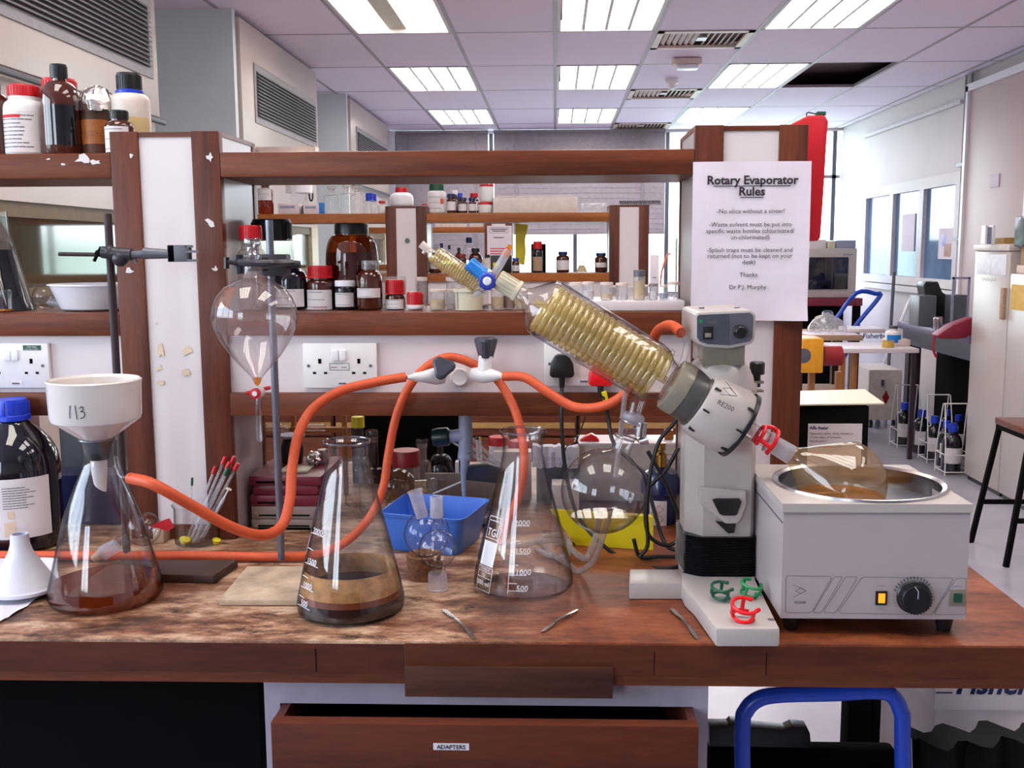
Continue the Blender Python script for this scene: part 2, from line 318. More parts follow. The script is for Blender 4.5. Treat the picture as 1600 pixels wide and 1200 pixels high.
def patch(name, mat, parent, ctr, fr, z0, z1, a0, a1, n=12, nz=1, eps=.0004):
    b = B(); g = [[b.b.verts.new((ctr[0] + (fr(z0 + (z1 - z0) * j / nz) + eps) * math.sin(a0 + (a1 - a0) * i / n), ctr[1] - (fr(z0 + (z1 - z0) * j / nz) + eps) * math.cos(a0 + (a1 - a0) * i / n), z0 + (z1 - z0) * j / nz)) for i in range(n + 1)] for j in range(nz + 1)]
    for j in range(nz):
        for i in range(n): b.b.faces.new((g[j][i], g[j][i + 1], g[j + 1][i + 1], g[j + 1][i]))
    return b.done(name, mat, parent, keep=True)
def interp(prof):
    def f(z):
        for (r0, z0), (r1, z1) in zip(prof, prof[1:]):
            if z0 <= z <= z1 and z1 > z0: return r0 + (r1 - r0) * (z - z0) / (z1 - z0)
        return prof[-1][0]
    return f
# ---------------------------------------------------------------- room shell
XR, XL, YF, YB, XH = 3.09, -3.3, 11.37, -3.0, -1.70
struct(B().box(XL - .1, XR + .1, YB - .1, YF + .1, -.1, 0).done('floor', 'floor'))
struct(B().box(XR, XR + .12, YB, YF, 0, CEIL + .2).done('wall_right', 'wallp'))
bk_ = B(); bk_.box(XL - .1, -3.1, YB - .12, YB, 0, CEIL + .2); bk_.box(-1.7, XR + .1, YB - .12, YB, 0, CEIL + .2); bk_.box(-3.1, -1.7, YB - .12, YB, 0, .95); bk_.box(-3.1, -1.7, YB - .12, YB, 2.65, CEIL + .2)
struct(bk_.done('wall_back', 'wallp'))
w4 = struct(B().box(-3.1, -1.7, YB - .12, YB + .05, .92, .95).done('window_4', 'white'))
for x in (-3.07, -2.4, -1.73): B().box(x - .03, x + .03, YB - .08, YB - .02, .95, 2.65).done('mullion', 'white', w4)
for a, b in ((-3.04, -2.43), (-2.37, -1.76)): B().box(a, b, YB - .052, YB - .047, .95, 2.65).done('pane', 'pane', w4)
wl_ = B(); wl_.box(XL - .12, XL, YB, -1.5, 0, CEIL + .2); wl_.box(XL - .12, XL, 2.3, YF, 0, CEIL + .2); wl_.box(XL - .12, XL, -1.5, 2.3, 0, 1.25); wl_.box(XL - .12, XL, -1.5, 2.3, 2.6, CEIL + .2)
struct(wl_.done('wall_left', 'wallp'))
wf_ = B(); wf_.box(XL - .1, -1.75, YF, YF + .12, 0, CEIL + .2); wf_.box(-1.75, XR, YF, YF + .12, 0, .95); wf_.box(-1.75, XR, YF, YF + .12, 2.70, CEIL + .2)
struct(wf_.done('wall_far', 'wallp'))
# far window: frame, mullions, panes
wf = struct(B().box(-1.75, XR, YF - .06, YF + .12, .93, .97).done('window_1', 'white'))
xs = [-1.73, -.70, .22, 1.22, 2.16, 3.02]
for x in xs: B().box(x - .022, x + .022, YF + .02, YF + .08, .97, 2.70).done('mullion', 'greypl', wf)
B().box(-1.75, XR, YF + .02, YF + .08, 2.2, 2.235).done('transom', 'grille', wf)
for a, b in zip(xs, xs[1:]): B().box(a + .022, b - .022, YF + .045, YF + .050, .97, 2.70).done('pane', 'pane', wf)
# left side window beside the bench
w2 = struct(B().box(XL - .12, XL + .05, -1.5, 2.3, 1.22, 1.25).done('window_2', 'white'))
ys = [-1.48, -.24, 1.0, 2.28]
for y in ys: B().box(XL - .08, XL - .02, y - .03, y + .03, 1.25, 2.6).done('mullion', 'white', w2)
for a, b in zip(ys, ys[1:]): B().box(XL - .052, XL - .047, a + .03, b - .03, 1.25, 2.6).done('pane', 'pane', w2)
# blinds on the far window
def blind(xa, xb, zb, lab):
    t = thing('window_blind', lab, 'blind', ((xa + xb) / 2, YF - .1, zb))
    s = B(); z = 2.685
    while z > zb:
        s.box(xa, xb, -.029, .029, -.001, .001, 0, Matrix.Translation((0, YF - .12, z)) @ Matrix.Rotation(R(84), 4, 'X')); z -= .055
    stuff(s.done('slats', 'blind', t))
    B().box(xa, xb, YF - .15, YF - .09, 2.69, 2.72).done('head_rail', 'grille', t); B().box(xa, xb, YF - .135, YF - .105, zb - .02, zb).done('bottom_rail', 'grille', t)
    n = max(2, round((xb - xa) / .75))
    for i in range(n): x = xa + (xb - xa) * (i + .18) / (n - .64); B().box(x - .012, x + .012, YF - .14, YF - .136, zb, 2.69).done('tape', 'grille', t)
blind(-1.72, -.72, 1.36, 'grey slatted window blind behind the end of the fume hoods')
blind(-.66, 1.18, 1.63, 'wide grey slatted blind half lowered over the bright far window')

# ceiling: slab, tiles, grid, lamps
CL = struct(B().box(XL, XR, YB, YF, CEIL + .12, CEIL + .2).done('ceiling', 'voidm', loc=(0, 4, CEIL + .12)))
TX, TY, Y0 = .6, 1.115, 6.30
tile_me = None
lamp_cells = [(i, j) for i in (-2, 0, 2) for j in (-1, 1, 3, -3, -5)]
vent_cells = [(1, 0), (1, 2), (1, 4)]
def tilebox(w, d): return B().box(-w / 2, w / 2, -d / 2, d / 2, 0, .015)
for i in range(-6, 6):
    for j in range(-9, 5):
        xa, xb = max(i * TX, XL), min((i + 1) * TX, XR); ya, yb = max(Y0 + j * TY, YB), min(Y0 + (j + 1) * TY, YF)
        if xb - xa < .05 or yb - ya < .05 or (i, j) in lamp_cells or (i, j) == (3, 1): continue
        if (i, j) in vent_cells: ya += .56
        if xb <= XH - .01 and 2.5 < ya < 10: pass
        w, d = xb - xa - .024, yb - ya - .024
        if abs(w - TX + .024) < 1e-3 and abs(d - TY + .024) < 1e-3:
            if tile_me is None: o = tilebox(w, d).done('ceiling_tile', 'tile', loc=(0, 0, 0)); tile_me = o.data
            else: o = bpy.data.objects.new('ceiling_tile', tile_me); COL.objects.link(o)
        else: o = tilebox(w, d).done('ceiling_tile', 'tile', loc=(0, 0, 0))
        o.parent = CL; o.location = Vector(((xa + xb) / 2, (ya + yb) / 2, CEIL)) - ORG[CL.name]
g = B()
for i in range(-5, 6): g.box(i * TX - .012, i * TX + .012, YB, YF, CEIL - .002, CEIL + .02)
for j in range(-8, 5): y = Y0 + j * TY; g.box(XL, XR, y - .010, y + .010, CEIL - .001, CEIL + .02)
for i, j in vent_cells: y = Y0 + j * TY + .56; g.box(i * TX, i * TX + TX, y - .01, y + .01, CEIL - .001, CEIL + .02)
stuff(g.done('ceiling_grid', 'tbar', CL))
wh = {-2: 'left', 0: 'middle', 2: 'right'}; wj = {-1: 'nearest in view', 1: 'second in view', 3: 'farthest in view'}
for i, j in lamp_cells:
    xa, ya = i * TX + .012, Y0 + j * TY + .012; xb, yb = xa + TX - .024, ya + TY - .024
    lab = ('bright fluorescent ceiling panel, %s row, %s' % (wh[i], wj[j])) if j in wj else 'fluorescent ceiling panel above and behind the viewer'
    t = thing('ceiling_light', lab, 'ceiling light', ((xa + xb) / 2, (ya + yb) / 2, CEIL), 'ceiling lights in three rows')
    fr = B(); fr.box(xa, xa + .02, ya, yb, CEIL - .004, CEIL + .06); fr.box(xb - .02, xb, ya, yb, CEIL - .004, CEIL + .06); fr.box(xa, xb, ya, ya + .02, CEIL - .004, CEIL + .06); fr.box(xa, xb, yb - .02, yb, CEIL - .004, CEIL + .06)
    fr.done('frame', 'paint', t)
    if (i, j) == (-2, -1):
        B().box(xa + .02, xa + .20, ya + .02, yb - .02, CEIL + .02, CEIL + .03).done('diffuser', 'lamp', t)
        B().box(xa + .31, xb - .02, ya + .02, yb - .02, CEIL + .02, CEIL + .03).done('diffuser', 'lamp', t)
        B().box(xa + .20, xa + .31, ya + .02, yb - .02, CEIL + .02, CEIL + .04).done('reflector', 'cream', t)
    else:
        for k in range(4): w = (TX - .064) / 4; B().box(xa + .02 + w * k + .010, xa + .02 + w * (k + 1) - .010, ya + .02, yb - .02, CEIL + .03, CEIL + .04).done('tube_cover', 'lamp', t)
        for k in range(3): w = (TX - .064) / 4; B().box(xa + .02 + w * (k + 1) - .009, xa + .02 + w * (k + 1) + .009, ya + .02, yb - .02, CEIL + .002, CEIL + .04).done('louvre', 'paint', t)
vl = ['nearest, beside the emergency light', 'middle one, beyond the smoke detector', 'farthest one near the blinds']
for (i, j), lv in zip(vent_cells, vl):
    xa, ya = i * TX + .012, Y0 + j * TY + .012; xb, yb = xa + TX - .024, ya + .54
    t = thing('ceiling_vent', 'white square slatted air vent in the ceiling, ' + lv, 'vent', ((xa + xb) / 2, (ya + yb) / 2, CEIL), 'ceiling air vents')
    B().box(xa, xb, ya, yb, CEIL + .045, CEIL + .05).done('backing', 'grille', t)
    fr = B(); fr.box(xa, xa + .04, ya, yb, CEIL - .006, CEIL + .01); fr.box(xb - .04, xb, ya, yb, CEIL - .006, CEIL + .01); fr.box(xa, xb, ya, ya + .05, CEIL - .006, CEIL + .01); fr.box(xa, xb, yb - .05, yb, CEIL - .006, CEIL + .01)
    fr.done('frame', 'pink', t)
    for k in range(13):
        x = xa + .07 + k * .0365
        if k in (6,): B().box(x - .03, x + .03, ya + .2, ya + .3, CEIL - .002, CEIL + .004).done('centre_plate', 'white', t); continue
        B().box(-.013, .013, 0, yb - ya - .12, -.0015, .0015, 0, Matrix.Translation((x, ya + .06, CEIL + .014)) @ Matrix.Rotation(R(35 if k < 6 else -35), 4, 'Y')).done('slat', 'pink', t)
p = at(1073, 92, Y0 + .9); p.z = CEIL
t = thing('emergency_light', 'small round-ended emergency light box hanging from the ceiling', 'emergency light', p)
B().box(p.x - .10, p.x + .10, p.y - .06, p.y + .06, CEIL - .05, CEIL - .002, .02).done('housing', 'pink', t); B().box(p.x - .07, p.x + .075, p.y - .065, p.y + .05, CEIL - .075, CEIL - .048, .012).done('lens', 'whitebright', t)
p = at(1050, 124, Y0 + TY * 1.55); p.z = CEIL
t = thing('smoke_detector', 'small white cylindrical smoke detector on the ceiling', 'smoke detector', p)
B().lathe([(.05, 0), (.048, -.035), (.04, -.04)], p, n=20).done('base', 'whitep', t); B().lathe([(.034, -.036), (.034, -.07), (.02, -.078)], p, n=20).done('sensor_head', 'whitep', t)

# fume hoods along the left
def hood(y0, y1, lab):
    t = thing('fume_hood', lab, 'fume hood', (XH - .4, (y0 + y1) / 2, 0), 'fume hoods along the left wall')
    B().box(XH - .8, XH, y0, y1, 2.02, CEIL - .03, .004).done('upper_casing', 'hood', t)
    B().box(XH - .8, XH - .02, y0 + .01, y1 - .01, 1.61, 2.02).done('fascia_panel', 'hood', t)
    B().cyl((XH + .008, y0 + .02, 2.0), (XH + .008, y1 + .02, 2.0), .012, n=10).done('light_rail', 'greypl', t)
    ga, gb = y0 + .23, y1 - .06
    B().box(XH, XH + .006, ga, gb, 2.17, 2.50).done('grille_frame', 'grille', t); B().box(XH + .002, XH + .008, ga + .04, gb - .04, 2.21, 2.46).done('grille_backing', 'grilledark', t)
    s = B()
    for k in range(13): s.box(-.008, .008, ga + .04, gb - .04, -.0015, .0015, 0, Matrix.Translation((XH + .014, 0, 2.218 + k * .0195)) @ Matrix.Rotation(R(40), 4, 'Y'))
    stuff(s.done('grille_slats', 'grille', t))
    B().box(XH - .10, XH - .02, y0 + .01, y0 + .20, .9, 1.61).done('control_post', 'cream', t); B().box(XH - .10, XH - .02, y1 - .20, y1 - .01, .9, 1.61).done('control_post', 'cream', t)
    B().box(XH - .05, XH - .045, y0 + .20, y1 - .20, .95, 1.61).done('sash_glass', 'mirror', t)
    B().box(XH - .06, XH - .03, y0 + .2, y1 - .2, 1.56, 1.61).done('sash_rail', 'sashrail', t); B().box(XH - .06, XH - .03, y0 + .2, y1 - .2, 1.30, 1.33).done('sash_rail', 'sashrail', t)
    B().box(XH - .8, XH - .06, y0 + .01, y1 - .01, .90, .94).done('work_surface', 'purple', t)
    B().box(XH - .8, XH - .04, y0 + .01, y1 - .01, .0, .90).done('base_cupboard', 'hood', t)
    B().box(XH - .8, XH - .76, y0 + .01, y1 - .01, .94, 1.61).done('back_panel', 'hood', t)
    B().box(XH - .02, XH - .016, y0 + .05, y0 + .16, 1.16, 1.40).done('control_panel', 'greypl', t)
    for k in range(3): B().box(XH - .016, XH - .008, y0 + .065 + .03 * k, y0 + .080 + .03 * k, 1.20, 1.24).done('switch', 'white', t)
hood(2.5, 4.47, 'nearest fume hood, beige, above the bottles at far left')
hood(5.67, 7.47, 'second fume hood with grey grille, behind the left shelf post')
hood(8.68, 10.62, 'farthest fume hood, near the blinds')
for a, b in ((4.31, 5.43), (7.17, 8.29), (10.21, 11.29)): pass
struct(B().box(XL, XH - .81, 2.5, YF, 0, CEIL - .001).done('trim_1', 'hoodside'))
struct(B().box(XH - .8, XH - .02, 5.61, 5.66, 0, CEIL).done('trim_2', 'hoodside')); struct(B().box(XH - .8, XH - .02, 8.62, 8.67, 0, CEIL).done('trim_3', 'hoodside'))

# right wall features
w3 = struct(B().box(XR - .05, XR, 7.95, 10.35, 1.13, 1.20).done('window_3', 'paint'))
B().box(XR - .04, XR, 7.95, 10.35, 1.93, 2.02).done('head_frame', 'paint', w3)
yy = [7.97, 8.75, 9.52, 10.33]
for y in yy: B().box(XR - .045, XR, y - .05, y + .05, 1.20, 1.93).done('mullion', 'skirt', w3)
for a, b in zip(yy, yy[1:]): B().box(XR - .012, XR - .004, a + .05, b - .05, 1.20, 1.93).done('pane', 'bluepane', w3)
tag(B().box(XR - .02, XR - .014, 8.95, 9.27, 1.42, 1.74).done('notice_sheet', 'paper'), 'white sheets taped to the middle blue window pane', 'notice')
q = thing('notice_sheet', 'notice with orange and blue picture on the nearest blue pane', 'notice', (XR - .02, 8.2, 1.36))
B().box(XR - .02, XR - .014, 8.08, 8.38, 1.36, 1.60).done('sheet', 'paper', q); B().box(XR - .022, XR - .0205, 8.12, 8.25, 1.38, 1.48).done('printed_patch', 'orangewood', q); B().box(XR - .022, XR - .0205, 8.24, 8.30, 1.46, 1.55).done('printed_patch', 'blue', q)
struct(B().box(XR - .05, XR, 7.93, 10.4, 1.07, 1.12).done('trim_4', 'paint')); struct(B().box(XR - .03, XR, 8.05, 10.5, 2.53, 2.56).done('trim_5', 'skirt'))
cn = thing('wall_conduit', 'tall white pipe conduit running up the right wall beside the panes', 'conduit', (XR - .04, 7.80, 0))
B().cyl((XR - .035, 7.86, 0), (XR - .035, 7.86, CEIL - .01), .022, n=12).done('pipe', 'steel', cn); B().cyl((XR - .035, 7.93, 0), (XR - .035, 7.93, CEIL - .01), .012, n=10).done('thin_pipe', 'grille', cn)
for z in (.6, 1.5, 2.05): B().box(XR - .07, XR - .001, 7.82, 7.97, z, z + .025).done('bracket', 'greypl', cn)
pn = struct(B().box(XR - .06, XR - .01, 6.78, 7.78, .02, 2.58, .004).done('door_1', 'board'))
B().box(XR - .08, XR - .0, 6.72, 6.78, 0, 2.62).done('door_frame', 'whitebright', pn); B().box(XR - .08, XR - .0, 7.78, 7.82, 0, 2.62).done('door_frame', 'whitebright', pn); B().box(XR - .08, XR - .0, 6.72, 7.82, 2.58, 2.63).done('door_frame', 'whitebright', pn)
tag(B().box(XR - .068, XR - .062, 7.20, 7.34, 1.86, 1.95).done('tape_note', 'paper'), 'small blank white note on the beige sliding door', 'note')
struct(B().box(XR - .09, XR, 3.4, 6.70, 0, 2.60).done('trim_6', 'board'))
# ---------------------------------------------------------------- benches and shelf units
BENCH_MID = .26
YP, YQ = 1.89, 2.12          # front and back of the shelf unit
Xof = lambda px, py=400: at(px, py, YP).x
Zof = lambda px, py: at(px, py, YP).z
XE = on(1558, 917, BT).x
def bench(y0, y1, x0, x1, lab, detailed=False):
    t = thing('lab_bench', lab, 'bench', ((x0 + x1) / 2, (y0 + y1) / 2, 0))
    if not detailed and 'second' not in lab:
        for x in (x0 + .06, x1 - .06):
            for y in (y0 + .2, y1 - .2): B().box(x - .03, x + .03, y - .03, y + .03, .001, BT - .048).done('leg', 'mahogv', t)
    B().box(x0, x1, y0, y1, BT - .048, BT, .003).done('top', bench_mat() if detailed else 'mahog', t)
    B().box(x0, x1, y0 + .002, y0 + .05, BT - .064, BT - .048).done('front_rail', 'mahog', t)
    B().box(x0, x1, y1 - .05, y1 - .002, BT - .064, BT - .048).done('rear_rail', 'mahog', t)
    B().box(x1 - .05, x1 - .002, y0 + .05, y1 - .05, BT - .064, BT - .048).done('end_rail', 'mahogy', t)
    return t
BY0 = on(800, 1003, BT).y
bn = bench(BY0, BY0 + 1.24, -1.5, XE, 'worn brown wooden lab bench top carrying the evaporator and flasks', True)
xj = at(632, 1030, BY0).x
B().box(-1.5, xj - .0006, BY0 - .0015, BY0, BT - .047, BT - .0045).done('front_edge', 'drawer', bn); B().box(xj + .0006, XE, BY0 - .0022, BY0, BT - .047, BT - .003).done('front_edge', wood('edge_wood_b', c(104, 50, 26), c(62, 28, 16), 0, .5, 7), bn)
for qx in (1197, 494, 1022): q = at(qx, 1030, BY0).x; B().box(q - .0005, q + .0005, BY0 - .0026, BY0, BT - .045, BT - .012).done('crack', 'matblack', bn)

p0, p1 = at(633, 1038, BY0), at(957, 1088, BY0)
B().box(p0.x, p1.x, BY0 - .008, BY0 - .0015, p1.z, p0.z, .001).done('repair_strip', 'patch', bn)

# cabinet with the open drawer below the bench
xc0, xc1 = at(415, 1120, BY0 + .03).x, at(1106, 1120, BY0 + .03).x
cab = thing('drawer_cabinet', 'white framed under-bench cabinet with an open wooden drawer', 'cabinet', ((xc0 + xc1) / 2, BY0 + .3, 0))
yc = BY0 + .03
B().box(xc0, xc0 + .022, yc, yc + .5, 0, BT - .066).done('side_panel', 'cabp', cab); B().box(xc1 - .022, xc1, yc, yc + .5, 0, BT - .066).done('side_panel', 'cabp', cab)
zt = at(700, 1101, yc).z
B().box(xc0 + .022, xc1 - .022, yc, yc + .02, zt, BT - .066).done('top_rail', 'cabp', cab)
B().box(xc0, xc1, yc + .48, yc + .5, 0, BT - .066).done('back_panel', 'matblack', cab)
yd = BY0 - .035; xd0, xd1 = at(423, 1140, yd).x, at(1092, 1140, yd).x; zd = at(700, 1132, yd).z
dr = B().box(xd0, xd1, yd, yd + .022, zd - .14, zd, .0015).done('drawer_front', 'drawer', cab)
B().box(xd0, xd0 + .012, yd + .022, yd + .44, zd - .13, zd - .002).done('drawer_side', 'mahogy', cab); B().box(xd1 - .012, xd1, yd + .022, yd + .44, zd - .13, zd - .002).done('drawer_side', 'mahogy', cab)
B().box(xd0 + .012, xd1 - .012, yd + .022, yd + .44, zd - .13, zd - .12).done('drawer_bottom', 'matblack', cab)
a_, b_ = at(677, 1161, yd), at(733, 1172, yd)
lb = B().box(a_.x, b_.x, yd - .0008, yd, b_.z, a_.z).done('label_strip', 'paperlabel', dr)
g = glyphs([('ADAPTERS', 0, 0, .0085, 'CENTER', .02)]); place2(g, 'lettering', 'ink', dr, ((a_.x + b_.x) / 2, yd - .0009, (a_.z + b_.z) / 2 - .003))
# a flask lying in the drawer is only a glint; lower drawer front
B().box(xd0, xd1, BY0 + .012, yc + .01, zd - .32, zd - .16, .0015).done('lower_drawer_front', 'drawer', cab)

# pedestal under the far left and black backdrop for the shade under the bench
def unit(yf, dz, posts, bays, lab, paper=True, near=False):
    """posts: list of (x0, x1, ztop); bays: list of (x0, x1)"""
    d = YQ - YP
    xs_ = [q for pp in posts for q in pp[:2]]
    t = thing('shelf_unit', lab, 'shelving', ((min(xs_) + max(xs_)) / 2, yf + d / 2, BT))
    for x0, x1, zt_ in posts:
        w = (x1 - x0) * .255; zb = BT + .001
        B().box(x0, x0 + w, yf, yf + .022, zb, zt_, .0015).done('post_strip', 'mahogv', t); B().box(x1 - w, x1, yf, yf + .022, zb, zt_, .0015).done('post_strip', 'mahogv', t)
        B().box(x0, x0 + w, yf + d - .022, yf + d, zb, zt_, .0015).done('post_strip', 'mahogv', t); B().box(x1 - w, x1, yf + d - .022, yf + d, zb, zt_, .0015).done('post_strip', 'mahogv', t)
        B().box(x0 + w, x1 - w, yf + .006, yf + d - .006, zb + .02, zt_ - .008).done('post_panel', 'white', t)
        B().box(x0 + .002, x0 + w, yf + .022, yf + d - .022, zb, zt_ - .008).done('side_cheek', 'applg', t); B().box(x1 - w, x1 - .002, yf + .022, yf + d - .022, zb, zt_ - .008).done('side_cheek', 'applg', t)
        B().box(x0, x1, yf + .022, yf + d - .022, zt_ - .008, zt_).done('post_cap', 'mahog', t)
        B().box(x0 + w, x1 - w, yf + .004, yf + .02, zt_ - .010, zt_ - .001).done('cap_rail', 'mahog', t); B().box(x0 + w, x1 - w, yf + .002, yf + .02, zb, zb + .028).done('foot_rail', 'mahog', t)
    Z = lambda z: z
    for x0, x1 in bays:
        fw = 'mahog' if near else 'orangewood'
        B().box(x0, x1, yf, yf + .03, ZT0, ZT1, .004).done('top_shelf_lip', fw, t); B().box(x0, x1, yf + .03, yf + d, ZT1 - .012, ZT1).done('top_shelf', 'shelfgrey' if not near else 'mahog', t)
        B().box(x0, x1, yf + d - .03, yf + d, ZT0, ZT1 - .012).done('rear_lip', fw, t)
        B().box(x0, x1, yf + .03, yf + d - .03, ZT0, ZT0 + .006).done('underside', 'mahog', t)
        B().box(x0, x1, yf, yf + .03, ZM0, ZM1, .003).done('middle_shelf_lip', fw, t); B().box(x0, x1, yf + .03, yf + d, ZM1 - .012, ZM1).done('middle_shelf', 'mahog', t)
        B().box(x0, x1, yf + .012, yf + d - .012, ZL1, ZM0 + .02).done('service_panel', 'white', t)
        B().box(x0, x1, yf, yf + .03, ZL0, ZL1, .002).done('service_rail', fw, t)
    return t
ZT1, ZT0 = Zof(700, 235), Zof(700, 275); ZM1, ZM0 = Zof(700, 488), Zof(700, 524); ZL1, ZL0 = Zof(700, 614), Zof(700, 650)
pl0, pl1 = Xof(181), Xof(349.5); pr0, pr1 = Xof(1083), Xof(1257.5)
un = unit(YP, 0, [(pl0, pl1, Zof(260, 205)), (pr0, pr1, Zof(1170, 195))], [(pl0 - 1.12, pl0), (pl1, pr0)], 'mahogany and white reagent shelf unit standing on the near bench', near=True)
# worn tape and torn sticker remnants on the posts
def scrap(px, py, w, h, mat, nm='torn_sticker', Y=YP, off=.0012):
    a = at(px, py, Y - off); s = ppm(a) ; pts = []
    for k in range(9):
        an = k / 9 * 6.283; rr = random.uniform(.3, 1.15); pts.append((w * s / 2 * rr * math.cos(an), h * s / 2 * rr * math.sin(an)))
    B().prism(pts, frame(a, (0, -1, 0), Vector((1, 0, 0))), .0005).done(nm, mat, un)
for a in ((328, 246, 18, 20), (328, 347, 17, 20), (336, 421, 12, 12), (202, 424, 16, 16), (205, 243, 8, 9), (130, 249, 26, 18), (150, 253, 22, 10), (99, 257, 8, 5), (75, 249, 8, 4)): scrap(*a, 'paperlabel')
for a in ((249, 575, 18, 12), (250, 598, 16, 8), (292, 582, 22, 26), (251, 549, 14, 26), (291, 550, 20, 20), (244, 505, 6, 10)): scrap(*a, 'tape', 'tape_mark', YP + .006)
g = glyphs([('26', at(908, 688, 4.52).x, at(908, 690, 4.52).z, .028, 'CENTER')]); place2(g, 'number', 'paperlabel', None, (0, 4.52, 0)) if False else g.free()
# bench two and three with units
s2 = 5.05
X2 = lambda px: at(px, 380, s2).x
b2 = bench(4.48, 5.75, -1.64, X2(1015) + .04, 'second lab bench, seen through the gap of the shelf unit')
b0 = bench(-2.1, -.95, -2.2, 1.2, 'lab bench behind the viewer, out of the photograph')  # unseen bench, added to hold back floor bounce and front light
B().box(-2.15, 1.15, -1.02, -.98, .02, BT - .066).done('blocker_front', 'mahog', b0)
XA, XB_ = X2(400) - .45, X2(1015)
for k, (a, b) in enumerate(((-1.55, -1.0), (-1.0, -.45), (-.45, .1), (.1, .55))):
    u = thing('bench_cupboard', 'dark red-brown cupboard under the second bench, %s' % ['leftmost, behind the red cases', 'second from the left', 'third from the left', 'rightmost, marked 26'][k], 'cupboard', ((a + b) / 2, 4.55, 0), 'cupboards under the second bench')
    B().box(a + .005, b - .005, 4.55, 5.1, .001, BT - .066).done('carcass', 'mahog', u)
    B().box(a + .012, b - .012, 4.53, 4.55, .62, .80, .002).done('drawer_front', 'mahog', u); B().box(a + .012, b - .012, 4.53, 4.55, .08, .61, .002).done('door_panel', 'mahog', u)
    B().box(a + .012, b - .012, 4.522, 4.53, .655, .68).done('pale_rail', 'palewood', u)
    if k == 3:
        q = at(901, 690, 4.529); place2(glyphs([('26', q.x, q.z, .026, 'CENTER', .02)]), 'number', 'paperlabel', u, (0, 4.5295, 0))
un2 = unit(s2, 0, [(X2(603), X2(667), EYE.z + .213), (X2(952), X2(1014), EYE.z + .213)], [(X2(400) - .45, X2(603)), (X2(667), X2(952))], 'second shelf unit, pale orange lips, seen through the front unit')
s3 = 8.15
X3 = lambda px: at(px, 380, s3).x
b3 = bench(7.6, 8.9, X3(672) - .6, X3(805), 'third lab bench far behind, below the windows')
un3 = unit(s3, 0, [(X3(757), X3(801), EYE.z + .213)], [(X3(672) - .6, X3(757))], 'farthest shelf unit with a notice on its post')
for px in (640,):
    a = at(636.5, 376, s2 + .004); tag(B().lathe([(.001, 0), (.012, 0), (.012, .004)], a, (0, -1, 0), 12).done('screw_cover', 'greypl'), 'round grey plug on the white post of the second shelf unit', 'plug')

# ---------------------------------------------------------------- rules notice
n0, n1 = at(1083, 253, YP - .003), at(1260.5, 501, YP - .003)
nt_ = thing('rules_notice', 'white paper notice headed Rotary Evaporator Rules on the right post', 'notice', ((n0.x + n1.x) / 2, YP - .003, n1.z))
ts = B(); gx, gz = 8, 10
for j in range(gz):
    for i in range(gx):
        pass
vv = [[ts.b.verts.new((n0.x + (n1.x - n0.x) * i / gx, YP - .0022 - .0025 * abs(math.sin(i * .8 + j * .25)) - (.008 * (j == gz and i > gx - 2)), n0.z + (n1.z - n0.z) * j / gz)) for i in range(gx + 1)] for j in range(gz + 1)]
for j in range(gz):
    for i in range(gx): ts.b.faces.new((vv[j][i], vv[j][i + 1], vv[j + 1][i + 1], vv[j + 1][i]))
ts.done('sheet', 'paper', nt_)
sN = .2095 / 178
L = [('Rotary Evaporator', 1172.5, 287, 18, .028), ('Rules', 1172, 304, 18, .028), ('-No silica without a sinter!', 1171, 331, 9.6, 0), ('-Waste solvent must be put into', 1171, 351, 9.6, 0), ('specific waste bottles (chlorinated/', 1171, 361, 9.6, 0), ('un-chlorinated)', 1171, 370.5, 9.6, 0),
     ('-Splash traps must be cleaned and', 1171, 390, 9.6, 0), ('returned (not to be kept on your', 1171, 399, 9.6, 0), ('desk)', 1170, 408.5, 9.6, 0), ('Thanks', 1170, 428, 9.6, 0), ('Dr P.J. Murphy', 1169, 447, 9.6, 0)]
g = glyphs([(s, (x - 1172) * sN, -(y - 253) * sN, (q * 1.02 if w else q * 1.0) * sN, 'CENTER', w) for s, x, y, q, w in L])
rect2(g, -58.5 * sN, 58.5 * sN, -37.6 * sN, -36.3 * sN); rect2(g, -17.5 * sN, 17.5 * sN, -54.8 * sN, -53.5 * sN)
place2(g, 'lettering', 'ink', nt_, ((n0.x + n1.x) / 2, YP - .0052, n0.z))
ZM1 += .0006; ZT1 += .0006
